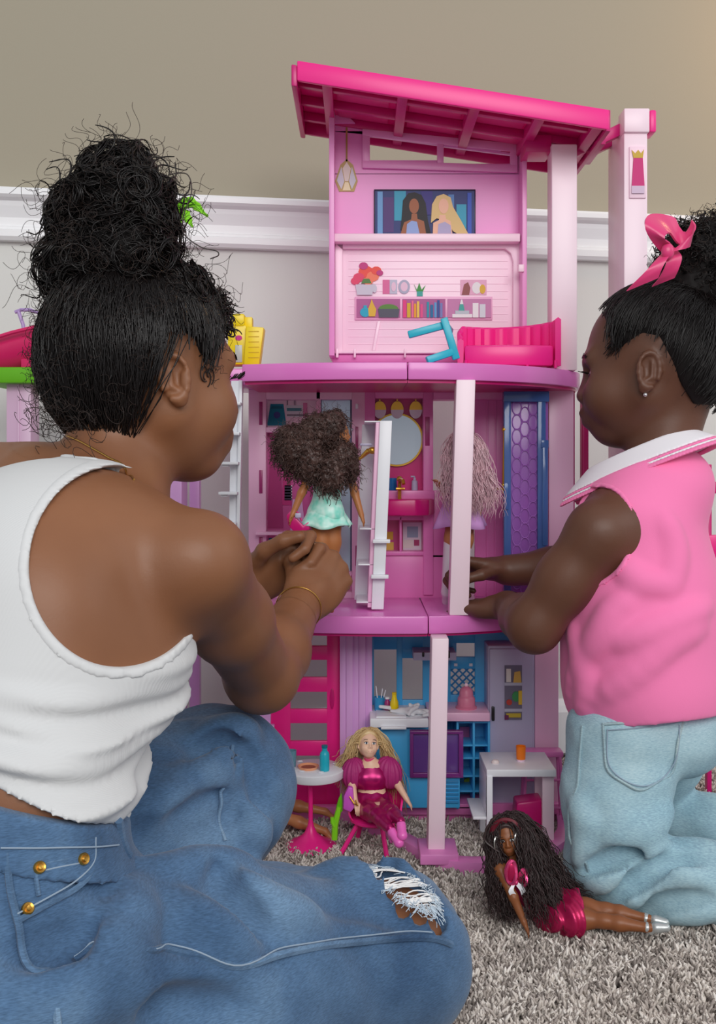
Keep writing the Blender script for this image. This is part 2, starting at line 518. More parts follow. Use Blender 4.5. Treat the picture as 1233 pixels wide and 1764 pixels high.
ip = N.new('GeometryNodeInstanceOnPoints'); ip.inputs['Pick Instance'].default_value = True
rv = N.new('FunctionNodeRandomValue'); rv.data_type = 'FLOAT_VECTOR'; rv.inputs[0].default_value = (-.35, -.35, 0); rv.inputs[1].default_value = (.35, .35, 6.28)
rs = N.new('FunctionNodeRandomValue'); rs.data_type = 'FLOAT'; rs.inputs[2].default_value = 0.75; rs.inputs[3].default_value = 1.35
ng.links.new(gi.outputs[0], dp.inputs['Mesh']); ng.links.new(dp.outputs['Points'], ip.inputs['Points'])
ng.links.new(ci.outputs[0], ip.inputs['Instance']); ng.links.new(rv.outputs[0], ip.inputs['Rotation']); ng.links.new(rs.outputs[1], ip.inputs['Scale'])
ng.links.new(ip.outputs[0], go.inputs[0])
md = pile.modifiers.new('pile', 'NODES'); md.node_group = ng
# ------------------------------------------------------------------ dollhouse
PL = dict(rough=0.32, spec=0.5)
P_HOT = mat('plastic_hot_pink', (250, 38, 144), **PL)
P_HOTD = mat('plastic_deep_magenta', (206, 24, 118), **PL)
P_ORCHID = mat('plastic_orchid_pink', (238, 142, 210), **PL)
P_DECK = mat('plastic_deck_pink', (230, 126, 204), 0.2, 0.5)
P_PANEL = mat('plastic_panel_pink', (240, 156, 214), **PL)
P_PALE = mat('plastic_pale_pink', (255, 222, 238), **PL)
P_POST = mat('plastic_post_blush', (252, 226, 238), **PL)
P_CLOSET = mat('plastic_closet_pink', (247, 194, 225), **PL)
P_BATH = mat('plastic_bath_pink', (234, 128, 196), **PL)
P_LILAC = mat('plastic_lilac', (230, 174, 234), **PL)
P_BLUE = mat('plastic_sky_blue', (70, 176, 234), **PL)
P_BLUED = mat('plastic_deep_blue', (52, 140, 196), **PL)
P_WHITE = mat('plastic_white', (240, 242, 248), **PL)
P_FRIDGE = mat('plastic_grey_lilac', (186, 180, 208), **PL)
P_PURPLE = mat('plastic_clear_purple', (110, 70, 150), 0.15, 0.5, alpha=0.9)
P_CLRBLUE = mat('plastic_clear_blue', (74, 108, 172), 0.12, 0.5, alpha=0.85)
P_SLIDE = mat('plastic_purple_pattern', (150, 92, 176), 0.2, 0.5)
P_GOLD = mat('plastic_gold', (208, 160, 62), 0.3, 0.5, metal=0.7)
P_MIRROR = mat('mirror_foil', (200, 214, 224), 0.12, 0.5, metal=0.55)
P_GREEN = mat('plastic_grass_green', (104, 186, 20), 0.5, 0.4)
P_LIME = mat('plastic_lime', (140, 222, 36), 0.4, 0.4)
P_YEL = mat('plastic_yellow', (246, 216, 20), **PL)
P_TEAL = mat('plastic_teal', (36, 182, 204), **PL)
P_ORANGE = mat('plastic_orange', (250, 128, 20), **PL)
P_BLACK = mat('plastic_black', (24, 24, 28), **PL)
P_WINE = mat('plastic_wine_shadow', (168, 52, 118), **PL)
def flat(name, rgb): return mat('print_'+name, rgb, 0.45, 0.3)

house = thing('dollhouse', 'three-storey pink toy dollhouse with hot pink sloping roof on the carpet', 'dollhouse', (0.09, 1.45, 0))
def part(mb, name, m, parent=house, **k): return mb.build(name, m, parent, **k)
def sub(mb, name, m, parent, **k):
    o = mb.build(name, m, None, **k); o.parent = parent
    return o

def deck(name, ztop, zbot, xseam, left_end=-0.160):
    F_ = [(left_end, 1.402), (-.10, 1.384), (-.03, 1.373), (.05, 1.369), (.12, 1.375), (.19, 1.398), (.25, 1.432), (.30, 1.478), (.333, 1.53), (.345, 1.60)]
    arc = resample([(x, y, 0) for x, y in F_], 60)[:, :2]
    yb = 1.635
    L = [tuple(p) for p in arc if p[0] < xseam-0.001]; R = [tuple(p) for p in arc if p[0] > xseam+0.001]
    yl = np.interp(xseam, arc[:40, 0], arc[:40, 1])
    L = L+[(xseam-.0006, yl), (xseam-.0006, yb), (left_end, yb)]
    R = [(xseam+.0006, yl)]+R+[(R[-1][0], yb), (xseam+.0006, yb)]
    for q in (L, R):
        mb = MB(); mb.prism(q, zbot, ztop, 0.0015, axis='z'); part(mb, 'deck_slab', P_DECK)
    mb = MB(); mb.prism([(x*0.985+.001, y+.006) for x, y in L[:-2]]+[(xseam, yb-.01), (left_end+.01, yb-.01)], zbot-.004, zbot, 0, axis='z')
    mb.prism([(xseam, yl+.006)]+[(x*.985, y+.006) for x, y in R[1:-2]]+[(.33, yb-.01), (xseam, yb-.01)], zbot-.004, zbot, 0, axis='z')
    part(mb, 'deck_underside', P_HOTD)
deck('upper', 0.668, 0.6445, 0.067)
deck('mid', 0.325, 0.301, 0.095, -0.175)
UD, MD = 0.668, 0.325
mb = MB(); mb.box(-.245, -.1605, 1.462, 1.63, 0.6445, UD, .002); part(mb, 'side_balcony', P_DECK)

# ---- roof
RX0, RX1, RY0, RY1 = -0.090, 0.346, 1.40, 1.625
def rz(x): return 1.087-0.158*(x+0.085)
def rbeam(x0, x1, y0, y1, t0, t1, bev=0.001, mb=None):
    """slab following the roof slope, t below the top plane"""
    mb = mb or MB()
    return mb.hexa([(x, y, rz(x)-t) for x in (x0, x1) for y in (y0, y1) for t in (t1, t0)], bev)
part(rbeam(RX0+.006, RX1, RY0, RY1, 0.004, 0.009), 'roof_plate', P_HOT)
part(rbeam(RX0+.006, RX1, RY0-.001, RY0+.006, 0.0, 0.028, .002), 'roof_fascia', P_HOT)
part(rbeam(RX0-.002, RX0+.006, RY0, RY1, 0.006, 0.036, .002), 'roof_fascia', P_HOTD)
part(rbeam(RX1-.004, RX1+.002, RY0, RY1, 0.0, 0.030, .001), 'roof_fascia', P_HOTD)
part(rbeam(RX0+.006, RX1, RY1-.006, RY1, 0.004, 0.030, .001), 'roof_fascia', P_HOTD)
for x in (-0.05, 0.055, 0.155, 0.245, 0.325):
    part(rbeam(x, x+.014, RY0+.006, RY1-.006, 0.009, 0.026), 'roof_rafter', P_HOTD)
for y in (1.435, 1.505, 1.575):
    part(rbeam(RX0+.006, RX1-.004, y, y+.010, 0.009, 0.022), 'roof_purlin', P_HOTD)
for (x, y) in ((-.043+.012, 1.445), (.062+.012, 1.445), (.165, 1.445), (-.03, 1.515), (.074, 1.515), (.172, 1.515), (.262, 1.515)):
    part(rbeam(x, x+.076 if x < .25 else x+.055, y+.004, y+.052, 0.009, 0.012), 'roof_coffer', mat('plastic_coffer_pink', (236, 60, 142), **PL))
part(pbox(905, 950, 232, 262, 1.50, .05), 'roof_bracket', P_HOTD)
mb = MB(); mb.hexa([(x, y, z) for x, zz in ((.318, (0.985, 1.003)), (.391, (1.020, 1.038))) for y in (1.51, 1.525) for z in zz], .001)
mb.hexa([(x, y, z) for x, zz in ((.318, (0.985, 1.003)), (.391, (1.020, 1.038))) for y in (1.56, 1.575) for z in zz], .001)
mb.box(.345, .356, 1.46, 1.56, 0.99, 1.03, .001)
part(mb, 'roof_arm', P_HOTD)

# ---- third storey back panel
Y3 = 1.58
pan = part(ppoly([(576, 190), (893, 232), (893, 297), (576, 297)], Y3, .004), 'back_panel', P_ORCHID) if False else None
XL = lambda px: W(px, 0, Y3)[0]
ZL = lambda py: W(0, py, Y3)[2]
mb = MB()
# upper wall with two window openings, made of strips
mb.prism([(XL(570), ZL(185)), (XL(900), ZL(235)), (XL(900), ZL(258)), (XL(570), ZL(226))], Y3, Y3+.006)
for a, b_, t_ in ((570, 636, 226), (755, 763, 244), (880, 900, 255)):
    mb.box(XL(a), XL(b_), Y3, Y3+.006, ZL(300), ZL(t_))
mb.prism([(XL(636), ZL(226)), (XL(755), ZL(237)), (XL(755), ZL(250)), (XL(636), ZL(234))], Y3, Y3+.006)
mb.prism([(XL(763), ZL(238)), (XL(880), ZL(250)), (XL(880), ZL(267)), (XL(763), ZL(252))], Y3, Y3+.006)
mb.box(XL(636), XL(755), Y3, Y3+.006, ZL(300), ZL(276)); mb.box(XL(763), XL(880), Y3, Y3+.006, ZL(300), ZL(282))
mb.box(XL(570), XL(900), Y3, Y3+.006, ZL(410), ZL(299))
bp3 = part(mb, 'back_panel', P_ORCHID, smooth=False)
mb = MB()
for q in ([(624, 222), (890, 247), (890, 262), (624, 233)], [(624, 276), (890, 284), (890, 297), (624, 289)], [(624, 222), (637, 224), (637, 288), (624, 289)],
          [(879, 246), (891, 247), (891, 297), (879, 297)], [(753, 240), (764, 241), (764, 292), (753, 291)]):
    ppoly(q, Y3-.006, .007, .0008, mb)
part(mb, 'window_frame', P_PANEL)
mb = MB(); mb.prism([(XL(568), ZL(618)), (XL(568), ZL(180)), (XL(577), ZL(180)), (XL(577), ZL(618))], Y3-.045, Y3+.008, .001); part(mb, 'side_flange', P_PANEL)
mb = MB(); mb.prism([(XL(893), ZL(618)), (XL(893), ZL(236)), (XL(901), ZL(236)), (XL(901), ZL(618))], Y3-.035, Y3+.008, .001); part(mb, 'side_flange', P_PANEL)
part(pbox(893, 903, 455, 468, Y3-.04, .01), 'clip', P_PALE)
part(ppoly([(571, 182), (607, 185), (600, 200), (612, 212), (571, 212)], Y3-.01, .008, .001), 'roof_corner_bracket', P_ORCHID)
part(pbox(574, 896, 402, 416, Y3-.028, .028), 'shelf_ledge', P_PALE)
part(pbox(570, 900, 410, 622, Y3, .006), 'lower_back_panel', P_PALE)
mb = MB()
ppoly([(577, 417), (577, 610), (590, 610), (590, 430)], Y3-.008, .009, .001, mb)
ppoly([(870, 428), (880, 436), (884, 450), (884, 610), (895, 610), (895, 417), (590, 417), (590, 428)], Y3-.008, .009, .001, mb)
part(mb, 'niche_frame', P_PALE)
for i in range(13):   # shallow brick courses of the niche wall
    y = 436+i*13
    part(pbox(600, 875, y, y+1.3, Y3-.0006, .001, 0), 'brick_course', mat('plastic_pale_course', (253, 214, 233), **PL))
mb = MB()
for x in np.arange(592, 880, 12): pass
part(pbox(574, 896, 604, 609, Y3-.018, .02), 'hinge_bar', P_PALE)
for a, b_ in ((578, 583), (609, 613), (696, 699)): part(pbox(a, b_, 600, 616, Y3-.022, .01), 'hinge_lug', P_PALE)
part(pbox(572, 900, 610, 624, Y3-.012, .02), 'floor_strip', P_BATH)
part(ppoly([(650, 553), (655, 553), (646, 604), (641, 604)], Y3-.004, .004, .0005), 'diagonal_brace', P_PALE)
# printed shelf of the niche
shelf = part(pbox(611, 848, 511, 551, Y3-.003, .004, .0006), 'printed_shelf', mat('plastic_shelf_frame', (240, 176, 212), **PL))
def decal(polys, name, parent=None, Y=None, d=.0012):
    """flat print: list of (material, polygon)"""
    mb = MB(); ms = []
    Y = Y if Y is not None else Y3
    for i, (mm, pl) in enumerate(polys):
        if mm not in ms: ms.append(mm)
        mb.mi = ms.index(mm); ppoly(pl, Y-d-0.00025*i, d, 0, mb)
    return part(mb, name, ms, smooth=False)
def rect(a, b_, c, d): return [(a, c), (b_, c), (b_, d), (a, d)]
c = lambda n, *rgb: flat(n, rgb)
Ys = Y3-.003
decal([(c('plum', 178, 96, 150), rect(614, 689, 515, 547)), (c('plum', 178, 96, 150), rect(693, 767, 515, 547)), (c('plum2', 200, 130, 176), rect(771, 846, 515, 547))], 'shelf_recess_print', Y=Ys)
Yd = Ys-.0014
decal([(c('aqua', 40, 170, 196), pell(629, 538, 9, 8)), (c('aqua', 40, 170, 196), rect(626, 632, 526, 533)), (c('mustard', 222, 180, 60), [(635, 545), (634, 532), (638, 522), (640, 515), (643, 523), (648, 533), (646, 545)])], 'vase_print', Y=Yd)
decal([(c('moss', 92, 136, 60), pell(669, 532, 17, 8, a0=PI, a1=2*PI)), (c('basket', 84, 84, 98), [(651, 532), (688, 532), (686, 547), (653, 547)])], 'basket_print', Y=Yd)
bk = [(694, 700, (226, 60, 130)), (701, 707, (214, 178, 40)), (709, 712, (240, 110, 150)), (713, 717, (232, 160, 40)), (718, 722, (236, 200, 80)), (724, 728, (228, 80, 140)), (735, 739, (40, 150, 170)), (741, 746, (30, 110, 160)), (748, 752, (90, 160, 210)), (753, 757, (50, 80, 150)), (758, 762, (120, 130, 190))]
for i, (a, b_, col) in enumerate(bk):
    decal([(c('book%d' % i, *col), rect(a, b_, 517+(i*5) % 9, 547))], 'book_print', Y=Yd)
decal([(c('cream', 238, 236, 238), rect(779, 813, 541, 547)), (c('mist', 190, 200, 208), rect(784, 808, 535, 541)), (c('jade', 70, 170, 160), [(790, 535), (800, 535), (798, 524), (792, 524)]), (c('cream', 238, 236, 238), [(792, 524), (798, 524), (796, 516), (794, 516)])], 'ornament_print', Y=Yd)
decal([(c('cream', 238, 236, 238), rect(814, 824, 522, 547)), (c('mist2', 214, 218, 226), rect(826, 836, 524, 547))], 'jar_print', Y=Yd)
fl = []
for i, (x, y, r_) in enumerate(((630, 468, 13), (618, 478, 10), (642, 476, 11), (626, 458, 8), (648, 466, 9), (612, 484, 8), (634, 484, 9), (654, 470, 6))):
    fl.append((c(('coral', 'rose', 'salmon', 'berry')[i % 4], *((236, 84, 74), (226, 70, 110), (244, 130, 100), (196, 60, 130))[i % 4]), pell(x, y, r_, r_*.8, 10)))
fl += [(c('stem', 90, 130, 70), [(622, 488), (640, 488), (636, 480), (626, 480)]), (c('pot', 206, 204, 216), [(612, 490), (644, 490), (641, 508), (615, 508)]), (c('pot', 206, 204, 216), pell(645, 497, 4, 7))]
decal(fl, 'flower_pot_print')
decal([(c('frame1', 222, 110, 160), rect(659, 671, 482, 506)), (c('frame2', 196, 196, 214), rect(671, 684, 482, 506)), (c('frame3', 178, 178, 200), pell(696, 494, 10, 12)), (c('frame4', 236, 200, 220), pell(696, 494, 6, 8)), (c('frame4', 236, 200, 220), pell(678, 494, 4, 8))], 'picture_frame_print')
decal([(c('leaf', 70, 150, 70), [(713, 490), (718, 499), (722, 487), (726, 499), (733, 491), (728, 503), (718, 503)]), (c('jade', 70, 170, 160), rect(718, 728, 502, 510))], 'plant_print')
decal([(c('card', 234, 178, 206), rect(793, 838, 482, 508)), (c('brown', 150, 84, 84), [(795, 508), (799, 490), (806, 486), (810, 496), (808, 508)]), (c('cream', 238, 236, 238), pell(821, 496, 8, 10)), (c('mustard', 222, 180, 60), pell(831, 498, 5, 8))], 'picture_frame_print')
# television: generic evening stage picture with two singers
tv = part(pbox(644, 819, 326, 411, Y3-.005, .006, .0006), 'television', mat('tv_bezel', (40, 40, 66), 0.3))
Yt = Y3-.005
pic = [(c('night', 52, 62, 120), rect(646, 817, 329, 409)), (c('nightp', 84, 56, 120), rect(660, 678, 340, 400)), (c('cyan', 60, 160, 190), rect(679, 699, 329, 380)), (c('sky', 110, 160, 210), rect(650, 659, 330, 409)),
       (c('indigo', 60, 50, 130), rect(725, 745, 329, 370)), (c('cyan', 60, 160, 190), rect(786, 803, 352, 395)), (c('azure', 60, 90, 190), rect(805, 812, 332, 409)), (c('sky2', 86, 130, 190), rect(772, 782, 335, 360)),
       (c('hairdark', 30, 22, 30), [(692, 372), (694, 345), (703, 333), (714, 331), (726, 336), (733, 350), (737, 380), (742, 402), (728, 408), (700, 408), (690, 395)]),
       (c('skinA', 160, 96, 66), [(688, 409), (696, 383), (708, 378), (709, 368), (718, 368), (719, 377), (730, 381), (735, 409)]),
       (c('skinA', 160, 96, 66), pell(713, 355, 8.5, 13, 18)), (c('silver', 150, 170, 220), [(699, 409), (701, 386), (709, 380), (718, 382), (724, 409)]),
       (c('hairblond', 222, 190, 130), [(742, 384), (744, 352), (752, 338), (764, 334), (776, 340), (780, 356), (794, 380), (806, 402), (796, 408), (780, 398), (770, 380), (752, 376)]),
       (c('skinB', 240, 186, 160), [(745, 409), (746, 384), (756, 379), (757, 370), (767, 370), (768, 377), (776, 381), (780, 409)]),
       (c('skinB', 240, 186, 160), pell(764, 355, 8.5, 13, 18)), (c('silver2', 180, 170, 206), [(753, 409), (755, 386), (766, 382), (776, 388), (778, 409)])]
pic = [(m_, [(x, min(max(y, 328), 409.5)) for x, y in p]) for m_, p in pic]
decal(pic, 'television_picture', Y=Yt)
# pendant lamp printed on the wall
decal([(c('brass', 176, 140, 80), rect(595.5, 598.5, 208, 278))], 'pendant_cord_print')
decal([(c('brass2', 196, 170, 110), [(597, 274), (608, 284), (616, 312), (610, 330), (584, 330), (577, 312), (586, 284)]), (c('glass1', 236, 224, 214), [(597, 279), (604, 290), (600, 312), (594, 312), (590, 290)]),
       (c('glass2', 214, 214, 226), [(588, 287), (580, 311), (588, 326), (593, 312)]), (c('glass2', 214, 214, 226), [(606, 287), (613, 311), (606, 326), (601, 312)]), (c('glass3', 244, 232, 190), [(594, 314), (600, 314), (604, 328), (590, 328)])], 'pendant_lamp_print')

# ---- columns on the right
def post(x0, x1, y0, y1, z0, z1, m_=P_POST, name='post'):
    mb = MB(); mb.box(x0, x1, y0, y1, z0, z1, .0018); return part(mb, name, m_)
xa = W(950, 0, 1.49)[0]; xb = W(994, 0, 1.49)[0]
post(xa, xb, 1.49, 1.525, UD, 1.0)
xe0, xe1 = 0.390, 0.4245
tower = post(xe0, xe1, 1.49, 1.585, 0.0, 1.045, name='lift_tower')
tc_ = MB(); tc_.box(xe0-.001, xe1+.002, 1.485, 1.52, 1.016, 1.051, .002); part(tc_, 'tower_cap', P_POST)
tc_ = MB(); tc_.box(xe1+.002, xe1+.012, 1.485, 1.52, 1.016, 1.049, .003); part(tc_, 'tower_cap', P_HOT)
plq = part(pbox(1084, 1113, 252, 341, 1.487, .004, .001), 'wall_lamp_plaque', P_PALE)
decal([(c('lampmagenta', 206, 40, 120), [(1091, 272), (1107, 272), (1110, 320), (1088, 320)]), (c('lampgold', 206, 170, 60), [(1091, 272), (1088, 258), (1094, 264), (1099, 258), (1104, 264), (1109, 257), (1107, 272)]), (c('lampglow', 216, 190, 214), rect(1088, 1110, 320, 333))], 'wall_lamp_print', Y=1.4865)
post(W(1003, 0, 1.56)[0], W(1014, 0, 1.56)[0], 1.56, 1.58, 0.38, 0.635, P_HOTD, 'lift_rail')
post(W(990, 0, 1.5)[0], W(1010, 0, 1.5)[0], 1.5, 1.52, 0.36, 0.395, P_HOTD, 'lift_stop')
# upper storey post (front) and ground storey post
def lean_post(pt, pb, w, Y, zt, zb, d, name='post'):
    xt = W(pt, 0, Y)[0]; xb_ = W(pb, 0, Y)[0]; ww = w*Y/FOC
    mb = MB(); mb.hexa([(x, y, z) for s in (0, 1) for y in (Y, Y+d) for (z, x) in ((zb, xb_+s*ww), (zt, xt+s*ww))], .0015)
    return part(mb, name, P_POST)
lean_post(786, 774, 33, 1.378, 0.645, MD, .028)
lean_post(744, 737, 29, 1.33, 0.302, 0.02, .035)

# ---- ground base rim
mb = MB()
rim = resample([(-.03, 1.50, 0), (.03, 1.43, 0), (.085, 1.345, 0), (.105, 1.318, 0), (.15, 1.305, 0), (.21, 1.318, 0), (.265, 1.36, 0), (.30, 1.42, 0), (.315, 1.50, 0)], 40)[:, :2]
Tn = np.gradient(rim, axis=0); Tn /= np.linalg.norm(Tn, axis=1, keepdims=True); Nn = np.stack([-Tn[:, 1], Tn[:, 0]], 1)
inn = rim+Nn*.022
mb.prism([tuple(p) for p in rim]+[tuple(p) for p in inn[::-1]], -0.002, 0.018, .0015, axis='z')
part(mb, 'base_rim', P_ORCHID)
mb = MB(); mb.box(W(722, 0, 1.33)[0], W(788, 0, 1.33)[0], 1.312, 1.372, 0.012, 0.026, .002); part(mb, 'post_plinth', P_ORCHID)
mb = MB(); mb.box(-.19, .33, 1.50, 1.515, -.002, .024, .001); part(mb, 'base_strip', P_BATH)

# ---- second storey: closet
Y2 = 1.60; D2 = .05
def fr(a, b_, c_, d, Y=Y2-.04, dep=.045, m_=P_CLOSET, name='closet_frame', bev=.001, parent=house): return part(pbox(a, b_, c_, d, Y, dep, bev), name, m_)
fr(428, 458, 664, 1045); fr(544, 552, 664, 1045); fr(606, 642, 664, 1045); fr(458, 606, 664, 688); fr(458, 544, 736, 745); fr(440, 544, 917, 922, Y2-.06, .06, name='closet_shelf')
fr(552, 606, 985, 992); fr(458, 606, 1020, 1045)
part(pbox(458, 546, 688, 738, Y2-.012, .006, 0), 'closet_back', P_PALE)
part(pbox(458, 546, 744, 918, Y2-.012, .006, 0), 'wardrobe_back', mat('plastic_wardrobe_magenta', (206, 92, 158), **PL))
part(pbox(458, 546, 921, 1025, Y2-.012, .006, 0), 'closet_back', mat('plastic_closet_mag', (222, 120, 176), **PL))
part(pbox(550, 608, 684, 988, Y2-.02, .006, 0), 'tall_mirror', mat('mirror_pale_blue', (190, 208, 224), 0.15, 0.5, metal=0.3))
mb = MB(); pbox(550, 554, 682, 988, Y2-.024, .006, 0, mb); pbox(603, 607, 682, 988, Y2-.024, .006, 0, mb); pbox(550, 607, 682, 686, Y2-.024, .006, 0, mb)
part(mb, 'mirror_frame', mat('mirror_frame_slate', (110, 112, 140), 0.4))
part(pbox(550, 608, 992, 1022, Y2-.02, .006, 0), 'closet_back', P_BATH)
for (a, b_, c_, d) in ((446, 452, 692, 732), (446, 452, 810, 850), (446, 452, 925, 965), (612, 617, 735, 780), (612, 617, 940, 975)):
    part(pbox(a, b_, c_, d, Y2-.0412, .003, .0006), 'slot', P_WINE)
Yc = Y2-.012
decal([(c('bagteal', 24, 140, 164), [(466, 696), (488, 696), (493, 733), (460, 733)]), (c('bagheart', 70, 80, 150), pell(477, 715, 6, 6, 10)), (c('bagrim', 16, 110, 130), [(468, 700), (486, 700), (487, 704), (467, 704)])], 'handbag_print', Y=Yc)
decal([(c('bagwhite', 226, 226, 232), [(492, 698), (522, 698), (526, 718), (494, 718)]), (c('bagpink', 230, 130, 180), rect(522, 529, 694, 718)), (c('bagtext', 90, 150, 160), rect(494, 519, 703, 708)), (c('bagwire', 120, 100, 120), rect(494, 495.4, 680, 698)), (c('bagwire', 120, 100, 120), rect(507, 508.4, 680, 698)), (c('tray', 110, 90, 110), rect(494, 530, 714, 716))], 'handbag_print', Y=Yc)
decal([(c('dressA', 176, 60, 124), [(466, 760), (482, 760), (488, 910), (460, 910)])], 'garment_print', Y=Yc)
decal([(c('dressB', 196, 60, 130), [(488, 790), (500, 790), (502, 870), (486, 870)])], 'garment_print', Y=Yc)
decal([(c('stripeW', 232, 226, 232), rect(490, 503, 836, 862))]+[(c('stripeD', 70, 60, 80), rect(490, 503, 838+i*5, 840.5+i*5)) for i in range(5)], 'striped_garment_print', Y=Yc)
decal([(c('lav', 226, 180, 226), [(504, 860), (520, 860), (526, 915), (500, 915)])], 'garment_print', Y=Yc)
decal([(c('tealbox', 20, 130, 150), rect(463, 483, 927, 948))], 'box_print', Y=Yc)
decal([(c('limebag', 170, 180, 40), pell(596, 1012, 7, 5, 12))], 'shoe_print', Y=Y2-.02)
part(MB().ball(W(606, 740, Y2-.045), .0022), 'door_stud', P_MIRROR)
part(pbox(612, 617, 695, 704, Y2-.044, .004, .001), 'clip', P_WHITE)
# ---- second storey: bath
fr(628, 646, 664, 960, Y=Y2-.0406, m_=P_BATH, name='bath_frame'); fr(729, 746, 664, 1025, Y=Y2-.0406, m_=P_BATH, name='bath_frame'); fr(646, 729, 664, 686, Y=Y2-.0406, m_=P_BATH, name='bath_frame')
fr(746, 985, 664, 688, Y=Y2-.0406, m_=P_BATH, name='bath_frame')
part(pbox(644, 731, 684, 846, Y2-.008, .006, 0), 'bath_back', mat('plastic_bath_magenta', (214, 24, 128), **PL))
mb = MB(); ppoly(pell(683, 757.5, 46, 46, 48), Y2-.013, .004, 0, mb); mir = part(mb, 'mirror_rim', P_GOLD)
mb = MB(); ppoly(pell(683, 757.5, 43, 43, 48), Y2-.0145, .004, 0, mb); part(mb, 'round_mirror', P_MIRROR)
for x in (654, 684, 716):
    mb = MB(); ppoly(pell(x, 706, 11, 15, 24, PI, 2*PI), Y2-.017, .004, 0, mb); mb.mi = 1; ppoly(pell(x, 706, 11, 15, 24, 0, PI), Y2-.017, .004, 0, mb)
    mb.mi = 0; ppoly(rect(x-1, x+1, 686, 692), Y2-.017, .003, 0, mb); part(mb, 'vanity_lamp', [P_GOLD, P_WHITE], smooth=False)
part(pbox(732, 740, 718, 768, Y2-.0412, .003, .0006), 'slot', P_WINE)
part(pbox(640, 748, 845, 862, Y2-.05, .05), 'vanity_top', P_BATH)
mb = MB()
a = W(655, 862, 1.50); b_ = W(752, 888, 1.50)
sk = [(a[0], 1.59), (a[0], 1.53), (a[0]+.012, 1.515), (b_[0]-.03, 1.512), (b_[0]-.01, 1.525), (b_[0], 1.55), (b_[0], 1.59)]
mb.prism(sk, W(0, 888, 1.53)[2], W(0, 860, 1.53)[2], .003, axis='z'); part(mb, 'vanity_sink', P_HOTD)
mb = MB(); mb.tube([W(688, 862, 1.535), W(688, 832, 1.535), W(690, 826, 1.525), W(694, 828, 1.515), W(695, 834, 1.512)], .0028, 8); mb.ball(W(688, 825, 1.535), .0045); mb.tube([W(682, 842, 1.53), W(697, 842, 1.53)], .002, 6)
part(mb, 'faucet', P_GOLD)
fr(642, 740, 888, 896, Y=Y2-.0400, m_=P_BATH, name='cubby_frame'); fr(642, 740, 950, 957, Y=Y2-.0400, m_=P_BATH, name='cubby_frame'); fr(688, 692, 890, 952, Y=Y2-.0400, m_=P_BATH, name='cubby_frame')
part(pbox(642, 732, 890, 954, Y2-.008, .005, 0), 'cubby_back', mat('plastic_cubby', (206, 70, 140), **PL))
decal([(c('cubwhite', 224, 216, 226), rect(694, 726, 900, 948)), (c('cubpic', 150, 170, 190), rect(701, 720, 907, 926)), (c('cubbox', 226, 220, 214), rect(694, 712, 930, 944)), (c('cubplum', 170, 60, 110), rect(713, 722, 930, 940))], 'cubby_print', Y=Y2-.008)
decal([(c('cubgold', 214, 176, 60), rect(665, 677, 916, 930)), (c('cubgold2', 226, 196, 90), rect(662, 678, 934, 948))], 'cubby_print', Y=Y2-.008)
part(pbox(630, 772, 956, 1030, Y2-.035, .02, .0005), 'bath_lower_wall', P_BATH)
part(pbox(740, 770, 845, 960, Y2-.035, .02, .0005), 'bath_lower_wall', P_BATH)
# right hand wall of second storey
part(pbox(818, 990, 664, 1030, Y2-.02, .01, .0005), 'side_wall', P_BATH)
for x in (838, 852): part(pbox(x, x+3, 688, 1030, Y2-.0215, .003, .0005), 'wall_rib', P_BATH)
slide = part(pbox(870, 944, 676, 1020, 1.50, .006, .001), 'lift_door', P_SLIDE)
mb = MB(); pbox(868, 880, 674, 1022, 1.492, .016, .001, mb); pbox(926, 940, 674, 1022, 1.492, .016, .001, mb); pbox(868, 946, 674, 692, 1.490, .018, .001, mb)
pbox(932, 945, 758, 772, 1.49, .018, .001, mb); pbox(934, 944, 770, 940, 1.49, .018, .001, mb); pbox(868, 876, 832, 878, 1.489, .018, .001, mb)
part(mb, 'lift_door_frame', P_CLRBLUE)
mb = MB()
for i in range(13):
    for j in range(3):
        x, y = 890+j*14, 702+i*25+(j % 2)*12
        e = [tuple(W(px, py, 1.499)) for px, py in pell(x, y, 8, 13, 12)]
        mb.tube(e+[e[0]], .0009, 4, cap=False)
part(mb, 'door_pattern', mat('plastic_purple_relief', (166, 108, 190), 0.2))
mb = MB(); mb.tube([W(869, 735, 1.495), W(867, 850, 1.495)], .0022, 8); mb.tube([W(869, 842, 1.495), W(846, 842, 1.50)], .002, 8); mb.ball(W(868, 740, 1.495), .0035); mb.ball(W(867, 836, 1.495), .0035); part(mb, 'handrail', P_GOLD)
part(pbox(945, 988, 668, 1030, 1.53, .05, .0012), 'corner_pillar', P_CLOSET)
# white swing-out shelf racks
def rack(pt, pb, w, Y, ytop, ybot, shelves, name):
    r_ = part(MB().hexa([tuple(W(px+s*w, py, Y)+np.array([0, yy, 0])) for s in (0, 1) for yy in (0, .010) for (px, py) in ((pb, ybot), (pt, ytop))], .0008), name, P_WHITE)
    return r_
# the right rack: a narrow channel standing open
xr0, xr1 = 0.026, 0.043
def yz(py, Y): return W(0, py, Y)[2]
lean = 0.007
def lbox(x0, x1, y0, y1, z0, z1, name, m_=P_WHITE, bev=.0007):
    def dx(z): return (z-0.48)*0.045
    mb = MB(); mb.hexa([(x+dx(z), y, z) for x in (x0, x1) for y in (y0, y1) for z in (z0, z1)], bev); return part(mb, name, m_)
zt, zb = yz(725, 1.42), MD+.003
lbox(.0255, .0425, 1.415, 1.42, zb, zt, 'shoe_rack_front')
lbox(.0015, .020, 1.50, 1.505, zb+.002, zt-.002, 'shoe_rack_back')
lbox(.020, .0275, 1.42, 1.50, zb+.002, zt-.002, 'shoe_rack_side', P_CLOSET)
for py in (727, 907, 967, 1030):
    z = yz(py, 1.46); lbox(.004, .030, 1.42, 1.50, z-.002, z, 'shoe_rack_shelf')
